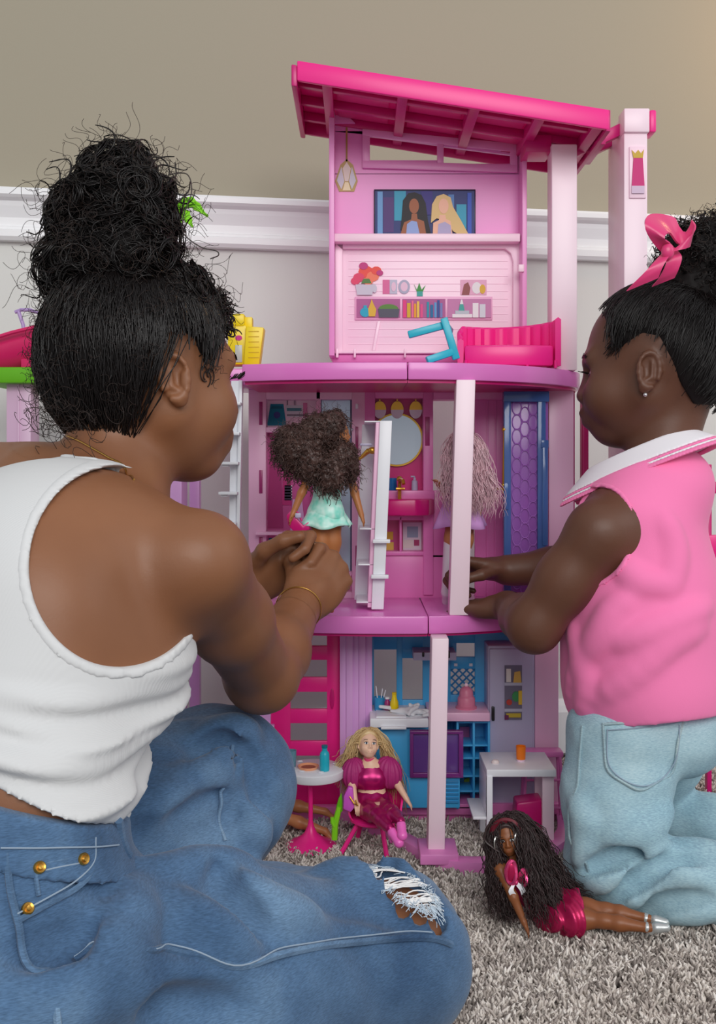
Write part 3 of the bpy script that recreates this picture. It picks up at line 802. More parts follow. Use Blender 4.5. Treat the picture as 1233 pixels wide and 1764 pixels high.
for py in (932, 993):
    z = yz(py, 1.41); lbox(.023, .047, 1.403, 1.415, z-.0025, z+.0025, 'shoe_rack_rung')
mb = MB(); mb.tube([W(650, 778, 1.43), W(634, 777, 1.44), W(622, 788, 1.45), W(612, 794, 1.45)], [.003, .004, .0025, .0018], 8); mb.ball(W(641, 776, 1.435), (.006, .005, .005)); part(mb, 'gold_hook', P_GOLD)
part(MB().box(.003, .02, 1.44, 1.47, yz(768, 1.45), yz(764, 1.45), .0005), 'hook_plate', P_FRIDGE)
# the left rack
mb = MB(); mb.hexa([(x, y, z) for (s) in (0, 1) for y in (1.43, 1.44) for (x, z) in ((W((392, 410)[s], 960, 1.43)[0], 0.322), (W((398, 417)[s], 655, 1.43)[0], 0.648))], .001); part(mb, 'rack_panel', P_WHITE)
mb = MB(); mb.hexa([(x, y, z) for (s) in (0, 1) for y in (1.424, 1.44) for (x, z) in ((W((406, 411)[s], 960, 1.43)[0], 0.322), (W((412, 418)[s], 655, 1.43)[0], 0.648))], .0006); part(mb, 'rack_edge', P_WHITE)
for i, py in enumerate((695, 747, 798, 850, 903)):
    o_ = i*-2
    mb = MB(); pbox(382+o_, 414+o_, py-2.5, py+2.5, 1.405, .03, .0006, mb); pbox(386+o_, 398+o_, py+2, py+6, 1.41, .01, .0006, mb); part(mb, 'rack_rung', P_WHITE)

# ---- ground storey
YG = 1.52
mb = MB()
pbox(465, 500, 1090, 1420, YG, .008, .0008, mb); pbox(563, 586, 1090, 1420, YG, .008, .0008, mb)
for a, b_ in ((1088, 1095), (1113, 1137), (1167, 1192), (1222, 1246), (1277, 1302), (1315, 1420)): pbox(498, 565, a, b_, YG, .008, .0008, mb)
door = part(mb, 'slatted_door', P_HOT)
part(ppoly(pell(572, 1204, 4, 18, 20), YG-.002, .004, .0005), 'door_handle', P_HOTD)
part(pbox(432, 466, 1090, 1420, YG-.01, .02), 'door_frame', P_LILAC); part(pbox(462, 472, 1250, 1266, YG-.02, .012), 'hinge', P_LILAC)
for i in range(5): part(pbox(585+i*11, 597+i*11, 1090, 1425, 1.505-.003*(i % 2), .025, .0012), 'fluted_column_strip', P_LILAC)
YK = 1.545
mb = MB()
pbox(638, 644, 1090, 1400, YK, .008, .0006, mb); pbox(683, 693, 1090, 1400, YK, .008, .0006, mb); pbox(728, 776, 1090, 1400, YK, .008, .0006, mb); pbox(818, 930, 1090, 1400, YK, .008, .0006, mb)
pbox(640, 780, 1090, 1119, YK, .008, .0006, mb); pbox(690, 730, 1117, 1134, YK, .008, .0006, mb); pbox(640, 775, 1206, 1400, YK, .008, .0006, mb)
pbox(775, 820, 1090, 1108, YK, .008, .0006, mb); pbox(775, 786, 1106, 1134, YK, .008, .0006, mb); pbox(775, 820, 1132, 1152, YK, .008, .0006, mb); pbox(775, 820, 1197, 1400, YK, .008, .0006, mb)
part(mb, 'kitchen_back', P_BLUE)
part(pbox(900, 925, 1090, 1400, 1.52, .03), 'kitchen_side', P_BLUED)
mb = MB()
for i in range(-4, 5):
    for sgn in (1, -1):
        x0, x1 = 797+i*13-sgn*24, 797+i*13+sgn*24
        pts = [(x0, 1150), (x1, 1198)]
        # clip to the opening
        cl = []
        for t in np.linspace(0, 1, 25):
            x = x0+(x1-x0)*t
            if 775 <= x <= 819: cl.append((x, 1150+48*t))
        if len(cl) >= 2: mb.tube([W(*cl[0], YK+.003), W(*cl[-1], YK+.003)], .0014, 4)
part(mb, 'lattice', P_BLUED)
for x in (785, 811): part(pbox(x-3, x+3, 1143, 1148, YK-.001, .003, .0005), 'stud', P_WHITE)
part(pbox(712, 786, 1124, 1138, 1.50, .045), 'range_hood', P_FRIDGE); part(pbox(727, 731, 1124, 1132, 1.498, .004), 'hood_knob', P_BLACK)
part(pbox(770, 775, 1122, 1134, 1.498, .004), 'hood_knob', P_BLACK)
part(pbox(640, 740, 1255, 1392, 1.475, .06), 'sink_cabinet', P_BLUE)
ct = part(pbox(637, 738, 1238, 1254, 1.46, .085, .002), 'counter_top', P_WHITE)
part(pbox(648, 700, 1234, 1240, 1.465, .05, .001), 'sink_rim', P_WHITE); part(pbox(656, 700, 1252, 1257, 1.455, .01, .001), 'counter_lip', P_WHITE)
part(pbox(708, 796, 1262, 1336, 1.455, .01, .001), 'oven_door', P_PURPLE)
mb = MB(); pbox(706, 798, 1260, 1265, 1.45, .012, .0008, mb); pbox(706, 712, 1260, 1338, 1.45, .012, .0008, mb); pbox(790, 798, 1260, 1338, 1.45, .012, .0008, mb); pbox(706, 798, 1332, 1340, 1.45, .012, .0008, mb); part(mb, 'oven_door_frame', mat('plastic_clear_plum', (126, 50, 130), 0.2, alpha=0.95))
part(pbox(700, 792, 1340, 1392, 1.462, .02), 'oven_vent_panel', P_BLUE)
for i in range(6): part(pbox(768, 790, 1346+i*7, 1349+i*7, 1.459, .005, .0005), 'vent_slat', P_BLUED)
part(pbox(738, 844, 1228, 1243, 1.475, .07, .0015), 'side_counter', P_CLOSET)
part(pbox(790, 845, 1243, 1396, 1.535, .008, 0), 'shelf_unit_back', P_BLUED)
for y in (1243, 1283, 1305, 1336, 1362, 1390): part(pbox(790, 842, y, y+3, 1.49, .05, .0005), 'kitchen_shelf', P_BLUE)
for x in (786, 814, 840): part(pbox(x, x+4, 1243, 1394, 1.488, .05, .0005), 'shelf_side', P_BLUE)
decal([(c('fruit', 150, 170, 50), [(794, 1362), (800, 1342), (814, 1338), (812, 1358)]), (c('fruit2', 170, 90, 60), rect(794, 802, 1352, 1362))], 'food_print', Y=1.533)
decal([(c('shelfplum', 150, 80, 130), rect(792, 812, 1252, 1272))], 'food_print', Y=1.533)
fr_ = part(pbox(840, 921, 1112, 1398, 1.50, .045, .002), 'fridge', P_FRIDGE)
part(pbox(843, 918, 1118, 1394, 1.496, .006, .0015), 'fridge_door', P_FRIDGE)
part(pbox(847, 852, 1218, 1242, 1.491, .006, .001), 'fridge_handle', P_BLACK)
Yf = 1.496
decal([(c('frin', 118, 112, 132), rect(869, 899, 1146, 1240)), (c('frsh', 190, 190, 206), rect(869, 899, 1176, 1181)), (c('frsh', 190, 190, 206), rect(869, 899, 1221, 1226)), (c('milk', 230, 224, 214), rect(872, 880, 1152, 1175)), (c('cheese', 222, 180, 90), [(884, 1176), (886, 1158), (896, 1156), (898, 1176)]),
       (c('lettuce', 70, 150, 90), pell(889, 1200, 7, 9, 12)), (c('tomato', 196, 70, 60), pell(877, 1210, 5, 5, 12)), (c('juice', 232, 190, 60), rect(893, 899, 1190, 1214)), (c('eggs', 200, 176, 60), rect(872, 897, 1229, 1236)), (c('plumj', 110, 50, 90), rect(869, 876, 1232, 1240))], 'fridge_window_print', Y=Yf)
part(pbox(921, 962, 1090, 1400, 1.50, .05), 'kitchen_wall', P_CLOSET)
part(pbox(638, 970, 1385, 1404, 1.49, .06), 'kitchen_plinth', P_BATH)

# ---- left wing standing behind the woman
mb = MB()
gl = W(-40, 632, 1.46)[0]; gr = W(104, 632, 1.46)[0]
mb.prism([(gl, 1.46), (gr-.02, 1.46), (gr, 1.475), (gr+.01, 1.60), (gl, 1.60)], W(0, 660, 1.46)[2], W(0, 632, 1.46)[2], .003, axis='z'); part(mb, 'grass_deck', P_GREEN)
mb = MB(); pbox(11, 53, 658, 1470, 1.48, .04, .001, mb); pbox(30, 33, 658, 1470, 1.478, .004, .0005, mb); part(mb, 'wing_post', mat('plastic_wing_post', (226, 186, 216), **PL))
mb = MB(); pbox(326, 343, 780, 1300, 1.60, .02, .0012, mb); pbox(200, 212, 780, 1300, 1.60, .02, .0012, mb); pbox(200, 343, 775, 790, 1.60, .02, .0012, mb); pbox(200, 343, 900, 920, 1.60, .02, .0012, mb); part(mb, 'lattice_frame', P_LILAC)
mb = MB()
for i in range(-1, 5):
    for j in range(-1, 6):
        x, y = 218+i*27, 796+j*24+(i % 2)*12
        if not (212 < x < 324 and 786 < y < 905): continue
        for rr_ in (15, 7.5):
            e = [tuple(W(min(max(x+rr_*1.05*math.cos(k*PI/3), 211), 327), min(max(y+rr_*math.sin(k*PI/3), 786), 905), 1.608)) for k in range(7)]
            mb.tube(e, .0022, 4)
part(mb, 'hexagon_lattice', P_LILAC)
part(pbox(285, 311, 1090, 1420, 1.60, .03), 'wing_post', P_LILAC)
part(pbox(232, 286, 1180, 1420, 1.62, .02), 'wing_panel', mat('plastic_wing_mauve', (190, 112, 160), **PL))
part(pbox(200, 420, 1250, 1256, 1.615, .01), 'wing_rail', P_WINE)
# ------------------------------------------------------------------ people: shared shapes
def head_field(kid=False, neck=True):
    """head about its own centre: +x face, +y left, +z up (metres, adult)"""
    f = Field()
    f.el((-.014, 0, .032), (.099, .077, .090), k=.02)
    f.el((-.035, 0, .010), (.070, .070, .075), k=.03)
    f.el((.030, 0, -.026), (.062, .061, .077), k=.03)
    for s in (1, -1):
        f.rc((.000, s*.054, -.042), (.052, s*.016, -.083), .020, .015, k=.03)
        f.sp((.056, s*.036, -.034), .029 if not kid else .034, k=.025)
        f.rc((.080, s*.012, .022), (.070, s*.040, .024), .012, .012, k=.015)
    f.el((.064, 0, -.086), (.024, .026, .018), k=.02)
    f.el((.084, 0, -.060), (.018, .028, .022), k=.018)
    for s in (1, -1): f.sp((.089, s*.031, .002), .013, k=.014, op='sub')
    if kid:
        f.rc((.086, 0, .004), (.101, 0, -.026), .007, .010, k=.014)
        f.sp((.097, .011, -.029), .008, k=.008); f.sp((.097, -.011, -.029), .008, k=.008)
        f.el((.097, 0, -.053), (.012, .021, .009), k=.006); f.el((.094, 0, -.067), (.012, .018, .009), k=.006)
    else:
        f.rc((.088, 0, .010), (.106, 0, -.026), .007, .0095, k=.014)
        f.sp((.099, .011, -.031), .0075, k=.008); f.sp((.099, -.011, -.031), .0075, k=.008)
        f.el((.093, 0, -.055), (.011, .022, .008), k=.006); f.el((.091, 0, -.068), (.012, .019, .009), k=.006)
    for s in (1, -1):     # ears
        R = rotm((0, 0, 1), s*0.42)@rotm((0, 1, 0), -0.18)*1.0; es = .78 if not kid else .86
        c = np.array([-.012, s*.079, -.008])
        f.el(c, np.array((.0185, .0075, .031))*es, R, k=.006)
        rim = [c+R@np.array([.017*math.cos(a)*1.0-.001, s*.006, .029*math.sin(a)])*es for a in np.linspace(-1.9, 3.6, 14)]
        f.chain([(p, .0036) for p in rim], k=.003)
        f.el(c+R@np.array([.004, s*.009, .002])*es, np.array((.0105, .0075, .020))*es, R, k=.003, op='sub')
        f.rc(c+R@np.array([.013, s*.005, .002])*es, c+R@np.array([.011, s*.005, -.010])*es, .0042, .004, k=.003)
        f.rc(c+R@np.array([-.005, s*.005, .016])*es, c+R@np.array([-.006, s*.005, -.012])*es, .0026, .0026, k=.002); f.rc(c+R@np.array([-.006, s*.005, -.012])*es, c+R@np.array([.006, s*.005, -.019])*es, .0026, .0026, k=.002)
        f.el(c+R@np.array([.004, s*.002, -.030])*es, np.array((.009, .005, .009))*es, R, k=.006)
    return f

def hand_field(wrist, d, n, side, sc=1.0, curls=((60, 70, 40),)*4, thumb=((0.5, 0.7, -0.3), (0.8, 0.3, -0.5), (0.9, 0.0, -0.5)), splay=0.05):
    """palm and five fingers; d wrist->knuckles, n back of hand, side +1 right / -1 left; thumb segment directions in (d, thumbside, n)"""
    d = nrm(d); n = np.asarray(n, float); n = nrm(n-d*np.dot(n, d)); t = np.cross(n, d)*side
    f = Field(); w = np.asarray(wrist, float)
    R = np.stack([d, t, n], 1)
    P = lambda a, b, c: w+R@np.array([a, b, c])*sc
    f.el(P(.050, 0, 0), np.array([.050, .038, .0155])*sc, R, k=.012*sc)
    f.el(P(.030, .018, -.006), np.array([.030, .018, .014])*sc, R, k=.012*sc)
    f.el(P(.035, -.022, -.006), np.array([.034, .014, .013])*sc, R, k=.012*sc)
    f.rc(P(-.01, 0, 0), P(.03, 0, 0), .022*sc, .02*sc, k=.015*sc)
    roots = ((.088, .028), (.092, .009), (.088, -.010), (.079, -.027))
    segs = ((.042, .025, .020), (.046, .028, .021), (.042, .026, .020), (.033, .020, .017))
    rad = (.0092, .0095, .009, .0078)
    tips = []
    for i in range(4):
        p = P(roots[i][0], roots[i][1], 0.001); ang = 0; sp = splay*(1.5-i)
        rr = rad[i]*sc
        f.rc(P(roots[i][0]-.035, roots[i][1]*.8, .002), p, rr*.9, rr*1.06, k=.006*sc)
        for j in range(3):
            ang += math.radians(curls[i][j])
            v = R@np.array([math.cos(ang), sp*math.cos(ang), -math.sin(ang)])
            q = p+v*segs[i][j]*sc
            f.rc(p, q, rr, rr*.9, k=.0022*sc); p = q; rr *= .9
        tips.append(p)
    p = P(.022, .022, -.006); rr = .0125*sc
    for L, v in zip((.040, .031, .024), thumb):
        v = R@nrm(v); q = p+v*L*sc; f.rc(p, q, rr, rr*.86, k=.006*sc); p = q; rr *= .86
    tips.append(p)
    return f

def poly2d(poly, x, z):
    """signed distance to a polygon in the x,z plane (negative inside)"""
    P = np.asarray(poly, float); n = len(P)
    d = np.full(np.broadcast(x, z).shape, 1e9); s = np.ones_like(d)
    for i in range(n):
        a, b = P[i], P[(i+1) % n]; e = b-a
        wx, wz = x-a[0], z-a[1]; t = np.clip((wx*e[0]+wz*e[1])/(e@e), 0, 1)
        d = np.minimum(d, (wx-e[0]*t)**2+(wz-e[1]*t)**2)
        c1 = z >= a[1]; c2 = z < b[1]; c3 = e[0]*wz > e[1]*wx
        fl = (c1 & c2 & c3) | (~c1 & ~c2 & ~c3)
        s = np.where(fl, -s, s)
    return s*np.sqrt(d)
def mesh3(ax): return ax[0][:, None, None], ax[1][None, :, None], ax[2][None, None, :]
def to_local(R, t, sc, x, y, z):
    px, py, pz = (x-t[0])/sc, (y-t[1])/sc, (z-t[2])/sc
    return (px*R[0, 0]+py*R[1, 0]+pz*R[2, 0], px*R[0, 1]+py*R[1, 1]+pz*R[2, 1], px*R[0, 2]+py*R[1, 2]+pz*R[2, 2])

def tiled_body(name, f, tiles, h, m, parent):
    """tiles: [(centre, radius, res)] finer balls; the rest at h; all one mesh"""
    parts = []
    lo, hi = f.bbox(.012)
    V, Q = mesh_field(f.grid, lo, hi, h); V = relax(V, Q, 1)
    keep = np.ones(len(V), bool)
    for c, r, _ in tiles: keep &= np.linalg.norm(V-c, axis=1) > r-h*1.2
    parts.append((V, Q[keep[Q].any(axis=1)]))
    for ti, (c, r, hh) in enumerate(tiles):
        c = np.asarray(c, float)
        V, Q = mesh_field(f.grid, np.maximum(c-r-.01, lo), np.minimum(c+r+.01, hi), hh); V = relax(V, Q, 1)
        k = np.linalg.norm(V-c, axis=1) < r
        k2 = np.ones(len(V), bool)
        for c2, r2, h2 in tiles[ti+1:]:
            if np.linalg.norm(np.asarray(c2)-c) < r: k2 &= np.linalg.norm(V-c2, axis=1) > r2-hh*1.2
        parts.append((V, Q[k[Q].all(axis=1) & k2[Q].any(axis=1)]))
    out = []
    for V, Q in parts:
        u, inv = np.unique(Q, return_inverse=True); out.append((V[u], inv.reshape(-1, 4)))
    V, Q = join_vq(out)
    o = link_mesh(name, fast_mesh(name, V, Q), m); reparent(o, parent)
    return o

def skin_mat(name, rgb, dark):
    return mat(name, rgb, 0.46, 0.42, sss=0.06, var=0.3, vscale=9.0, rgb2=dark, bump=0.05, bscale=500)
M_HAIR = mat('hair_black_brown', (20, 15, 15), 0.30, 0.38)
M_HAIRC = mat('hair_undercoat', (18, 13, 13), 0.7, 0.25)
M_HAIRF = mat('hair_flyaway', (44, 32, 28), 0.5, 0.4)

def curls(anchor, nrmv, n, length, amp, turns, npt, seed, droop=0.0, spread=0.6):
    """curly locks leaving anchor points along their normals"""
    r = np.random.default_rng(seed); S = len(anchor)
    t = np.linspace(0, 1, npt)[None, :, None]
    d = nrmv+r.normal(size=nrmv.shape)*spread; d /= np.linalg.norm(d, axis=1, keepdims=True)
    a = np.cross(d, r.normal(size=d.shape)); a /= np.linalg.norm(a, axis=1, keepdims=True); b = np.cross(d, a)
    L = length*(0.6+0.8*r.random((S, 1, 1))); A = amp*(0.5+1.0*r.random((S, 1, 1))); tn = turns*(0.6+0.8*r.random((S, 1, 1))); ph = r.random((S, 1, 1))*6.28
    ang = ph+t*tn*2*PI*np.where(r.random((S, 1, 1)) < .5, 1, -1)
    g = np.minimum(1, t*4)
    P = anchor[:, None, :]+d[:, None, :]*L*t+A*g*(a[:, None, :]*np.cos(ang)+b[:, None, :]*np.sin(ang))-A*g*a[:, None, :]*np.cos(ph)*0
    P[:, :, 2] -= (droop*L*t*t)[:, :, 0]
    return P
def on_ellipsoids(els, n, seed):
    """random points and normals on the outside of a union of ellipsoids [(c, r)]"""
    r = np.random.default_rng(seed); Ps, Ns = [], []
    w = np.array([e[1][0]*e[1][2] for e in els]); w = w/w.sum()
    for (c, rad), k in zip(els, (w*n*2).astype(int)+4):
        v = r.normal(size=(k, 3)); v /= np.linalg.norm(v, axis=1, keepdims=True)
        p = np.asarray(c)+v*np.asarray(rad); nn = v/np.asarray(rad); nn /= np.linalg.norm(nn, axis=1, keepdims=True)
        ok = np.ones(k, bool)
        for (c2, r2) in els:
            if c2 is c: continue
            ok &= (((p-np.asarray(c2))/np.asarray(r2))**2).sum(axis=1) > 0.9
        Ps.append(p[ok]); Ns.append(nn[ok])
    P = np.concatenate(Ps); Nn = np.concatenate(Ns); i = r.permutation(len(P))[:n]
    return P[i], Nn[i]

def nband(F, x, y, z, fn, w=.02):
    """add fn only near the surface"""
    I, J_, K = np.nonzero(np.abs(F) < w)
    xs, ys, zs = np.ravel(x), np.ravel(y), np.ravel(z)
    F[I, J_, K] += fn(xs[I], ys[J_], zs[K]).astype(F.dtype)
    return F
# ------------------------------------------------------------------ the woman
SK_W = skin_mat('skin_warm_brown', (144, 96, 66), (128, 83, 56))
woman = thing('person', 'woman with curly black updo, white tank top and ripped jeans sitting on the carpet', 'person', (-.30, .80, 0))
wf = nrm((.80, .60, 0)); wr = np.array([.60, -.80, 0]); UP = np.array([0, 0, 1.0])
def wb(u): return basis(wf, u)
TOR = Field()
TOR.el((-.325, .755, .140), (.112, .160, .115), wb((.05, .03, 1)), k=.05)
TOR.el((-.280, .800, .280), (.086, .120, .105), wb((.1, .08, 1)), k=.06)
TOR.el((-.285, .858, .395), (.100, .138, .125), wb((.12, .22, 1)), k=.06)
TOR.el((-.258, .922, .458), (.074, .128, .068), wb((.25, .3, 1)), k=.05)
for s in (1, -1):
    TOR.sp(np.array([-.285, .858, .372])+wf*.062+wr*s*.060, .058, k=.04)
WSH_R, WSH_L = np.array([-.134, .845, .448]), np.array([-.372, 1.045, .497])
WEL_R, WWR_R = np.array([-.100, 1.055, .311]), np.array([-.070, 1.235, .358])
WEL_L, WWR_L = np.array([-.335, 1.215, .305]), np.array([-.146, 1.290, .374])
WNB = np.array([-.240, .955, .492])
hf = nrm((.77, .635, -.06)); HR = basis(hf, (0.02, 0.04, 1)); HC = np.array([-.211, 1.022, .617])
ARM = Field()
ARM.rc(WSH_R+np.array([-.060, .035, -.004]), WSH_R, .044, .040, k=.035)
ARM.rc(WSH_L+np.array([.06, -.05, .0]), WSH_L, .052, .046, k=.05)
ARM.chain([(WSH_R, .0405), (WSH_R*.55+WEL_R*.45, .0375), (WEL_R, .034)], k=.02)
ARM.chain([(WEL_R, .037), (WEL_R*.7+WWR_R*.3, .036), (WWR_R, .0245)], k=.02)
ARM.chain([(WSH_L, .046), (WEL_L, .036)], k=.04); ARM.chain([(WEL_L, .037), (WEL_L*.65+WWR_L*.35, .036), (WWR_L, .0245)], k=.025)
# shoulder blade and trapezius
ARM.el((-.208, .866, .428), (.024, .048, .058), basis((-.35, -.9, .1), (.1, 0, 1)), k=.05)
ARM.rc(WNB+[0, .0, -.028], WSH_R+[-.04, .03, -.002], .034, .031, k=.035)
ARM.rc(WNB+[0, .0, -.020], WSH_L+[.05, -.03, .006], .036, .033, k=.04)
NECK = Field(); NECK.rc(WNB+[0, 0, -.02], HC+HR@np.array([-.030, 0, -.060]), .047, .045, k=.025)
NECK.rc(WNB+[.012, .012, -.02], HC+HR@np.array([-.008, 0, -.075]), .040, .032, k=.03)
HEADW = head_field().xf(HR, HC, .93)
HND_R = hand_field(WWR_R, (.50, .62, .55), (.45, -.80, .40), 1, .92, curls=((62, 85, 50), (70, 88, 50), (78, 88, 50), (84, 85, 45)), thumb=((.75, .55, -.35), (.95, .05, -.5), (.8, -.45, -.5)))
HND_L = hand_field(WWR_L, (.82, .18, .52), (-.45, .80, .25), -1, 0.92, curls=((55, 80, 45), (62, 80, 45), (66, 80, 45), (70, 75, 40)), thumb=((.7, .6, -.5), (.9, .2, -.5), (.9, -.1, -.4)))
LEGS = Field()
RHIP, RKN, RAN = np.array([-.265, .690, .135]), np.array([.022, .925, .080]), np.array([-.22, .98, .05])
LHIP, LKN, LAN = np.array([-.385, .850, .150]), np.array([-.152, 1.085, .186]), np.array([-.245, 1.13, .05])
LEGS.chain([(RHIP, .080), (RKN, .065)], k=.04); LEGS.chain([(RKN, .062), (RAN, .038)], k=.03)
LEGS.chain([(LHIP, .088), (LKN, .062)], k=.04); LEGS.chain([(LKN, .062), (LAN, .038)], k=.03)
for an, v in ((RAN, (-.8, -.25, -.1)), (LAN, (-.7, .3, -.1))):
    v = nrm(v); LEGS.rc(an, an+v*.11+[0, 0, -.02], .034, .020, k=.02)
BODYW = Field().add(TOR).add(ARM).add(NECK).add(HEADW).add(HND_R).add(HND_L).add(LEGS)
HRC = WWR_R+nrm((.5, .62, .55))*.05; HLC = WWR_L+nrm((.82, .18, .52))*.05
body_w = tiled_body('body', BODYW, [(HC, .150, .0032), (HRC, .088, .0023), (HLC, .085, .0024), (HC+HR@np.array([-.012, -.079, -.010])*.93, .034, .0016)], .0052, SK_W, woman)

# ---- tank top
TT = Field().add(TOR)
TT.rc(WNB+[0, 0, -.034], WSH_R+[-.06, .045, .010], .042, .038, k=.045); TT.rc(WNB+[0, 0, -.03], WSH_L+[.07, -.05, .0], .044, .044, k=.05)
def ellcyl(x, y, z, c, R, ra, rb):
    """elliptic cylinder along R[:,0]"""
    px, py, pz = x-c[0], y-c[1], z-c[2]
    v = px*R[0, 1]+py*R[1, 1]+pz*R[2, 1]; w = px*R[0, 2]+py*R[1, 2]+pz*R[2, 2]
    k0 = np.sqrt((v/ra)**2+(w/rb)**2); k1 = np.sqrt((v/ra**2)**2+(w/rb**2)**2)
    return k0*(k0-1)/np.maximum(k1, 1e-6)
ARMHOLE_R = (np.array([-.190, .83, .452]), basis((.34, -.94, .02), (.14, 0, 1)), .077, .077)
ARMHOLE_L = (np.array([-.332, 1.005, .492]), basis((-.81, .59, .0), (0, 0, 1)), .080, .082)
def top_fn(ax, extra=0.0, band=None):
    x, y, z = mesh3(ax)
    F = TT.grid(ax, .05)
    # pulled cloth: folds round the waist, ribs too fine to build
    lowm = np.clip((.385-z)/.06, 0, 1)
    slope = z+0.10*(x+.3)-0.05*(y-.8)
    w = np.sin(slope*150+2.2*np.sin(x*16+y*7)+1.5*np.sin(y*23-x*9))
    w2 = np.sin(slope*310+3.0*np.sin(x*21-y*13+1)+x*30)
    F = F-.0045-(.0062*np.clip(w, -.4, 1)+.0030*w2)*lowm-.0035*np.clip((.33-z)/.05, 0, 1)
    g1 = ellcyl(x, y, z, *ARMHOLE_R); g1 = np.where((x-ARMHOLE_R[0][0])*.34-(y-ARMHOLE_R[0][1])*.94 > -.085, g1, 1)
    g2 = ellcyl(x, y, z, *ARMHOLE_L); g2 = np.where((x-ARMHOLE_L[0][0])*-.81+(y-ARMHOLE_L[0][1])*.59 > -.085, g2, 1)
    nk = WNB+np.array([.030, .035, .035])
    g3 = np.sqrt((x-nk[0])**2+(y-nk[1])**2+((z-nk[2])*.8)**2)-.076
    edge = np.minimum(np.minimum(g1, g2), g3)
    hem = (.306-.44*np.clip(x*.8+y*.6-.222, -.05, .15)+.004*np.sin(x*40)) - z
    F = np.maximum(np.maximum(F-extra, -edge), hem)
    F = np.maximum(F, z-.60)
    if band is not None: F = np.maximum(F, edge-band)
    return F
TLO, THI = np.array([-.50, .66, .20]), np.array([-.06, 1.13, .60])
def ribbed(name, rgb):
    m_ = mat(name, rgb, 0.85, 0.2, sheen=0.1)
    nt = m_.node_tree; b = nt.nodes['Principled BSDF']; tcn = nt.nodes.new('ShaderNodeTexCoord'); mp = nt.nodes.new('ShaderNodeMapping')
    mp.inputs['Rotation'].default_value = (0, 0, -0.64); wv = nt.nodes.new('ShaderNodeTexWave'); wv.inputs['Scale'].default_value = 190; wv.inputs['Distortion'].default_value = 0.6; wv.bands_direction = 'Y'
    bp = nt.nodes.new('ShaderNodeBump'); bp.inputs['Strength'].default_value = 0.10; bp.inputs['Distance'].default_value = 0.001
    nt.links.new(tcn.outputs['Object'], mp.inputs['Vector']); nt.links.new(mp.outputs['Vector'], wv.inputs['Vector']); nt.links.new(wv.outputs['Fac'], bp.inputs['Height']); nt.links.new(bp.outputs['Normal'], b.inputs['Normal'])
    return m_
M_TANK = ribbed('white_ribbed_cotton', (212, 213, 214))
top = field_obj('tank_top', top_fn, TLO, THI, .0038, M_TANK, woman, it=1)
bind = field_obj('tank_top_binding', lambda ax: top_fn(ax, .0016, .0085), TLO, THI, .0030, mat('white_cotton_binding', (216, 217, 218), 0.85, 0.2), None, it=3); bind.parent = top

# ---- jeans
def denim(name, base, light, dark, scale=1.0):
    m_ = bpy.data.materials.new(name); m_.use_nodes = True; nt = m_.node_tree; b = nt.nodes['Principled BSDF']
    b.inputs['Roughness'].default_value = 0.85; b.inputs['Specular IOR Level'].default_value = 0.15; b.inputs['Sheen Weight'].default_value = 0.15
    tcn = nt.nodes.new('ShaderNodeTexCoord')
    n1 = nt.nodes.new('ShaderNodeTexNoise'); n1.inputs['Scale'].default_value = 9*scale; n1.inputs['Detail'].default_value = 5
    r1 = nt.nodes.new('ShaderNodeValToRGB'); r1.color_ramp.elements[0].position = .32; r1.color_ramp.elements[0].color = srgb(*dark); r1.color_ramp.elements[1].position = .72; r1.color_ramp.elements[1].color = srgb(*light)
    e = r1.color_ramp.elements.new(.5); e.color = srgb(*base)
    mp = nt.nodes.new('ShaderNodeMapping'); mp.inputs['Scale'].default_value = (120, 120, 700); mp.inputs['Rotation'].default_value = (0.1, 0.35, 0.2)
    n2 = nt.nodes.new('ShaderNodeTexNoise'); n2.inputs['Scale'].default_value = 2.0; n2.inputs['Detail'].default_value = 3
    mx = nt.nodes.new('ShaderNodeMix'); mx.data_type = 'RGBA'; mx.blend_type = 'OVERLAY'; mx.inputs[0].default_value = 0.55
    nt.links.new(tcn.outputs['Object'], n1.inputs['Vector']); nt.links.new(tcn.outputs['Object'], mp.inputs['Vector']); nt.links.new(mp.outputs['Vector'], n2.inputs['Vector'])
    nt.links.new(n1.outputs['Fac'], r1.inputs['Fac']); nt.links.new(r1.outputs['Color'], mx.inputs[6]); nt.links.new(n2.outputs['Fac'], mx.inputs[7])
    nt.links.new(mx.outputs[2], b.inputs['Base Color'])
    bp = nt.nodes.new('ShaderNodeBump'); bp.inputs['Strength'].default_value = 0.2; bp.inputs['Distance'].default_value = 0.001; nt.links.new(n2.outputs['Fac'], bp.inputs['Height']); nt.links.new(bp.outputs['Normal'], b.inputs['Normal'])
    return m_
M_DEN = denim('blue_denim', (82, 112, 146), (112, 142, 172), (58, 85, 118))
M_SEAM = denim('denim_seam', (98, 128, 160), (136, 162, 186), (50, 76, 108))
M_STITCH = mat('pale_stitching', (150, 168, 186), 0.8)
J = Field()
J.el((-.325, .755, .130), (.120, .170, .120), wb((.05, .03, 1)), k=.05)
J.el((-.300, .785, .225), (.098, .134, .075), wb((.08, .06, 1)), k=.05); J.el((-.282, .797, .285), (.094, .128, .075), wb((.08, .06, 1)), k=.04)
J.chain([(RHIP, .108), (RHIP*.5+RKN*.5+[0, 0, .0], .089), (RKN, .073)], k=.05)
J.chain([(RKN, .071), (RKN*.5+RAN*.5, .078), (RAN, .070)], k=.035)
J.chain([(LHIP, .108), (LHIP*.45+LKN*.55+[0, 0, .0], .096), (LKN, .078)], k=.05)
J.chain([(LKN, .076), (LKN*.5+LAN*.5, .074), (LAN, .072)], k=.035)
J0 = Field().add(J)
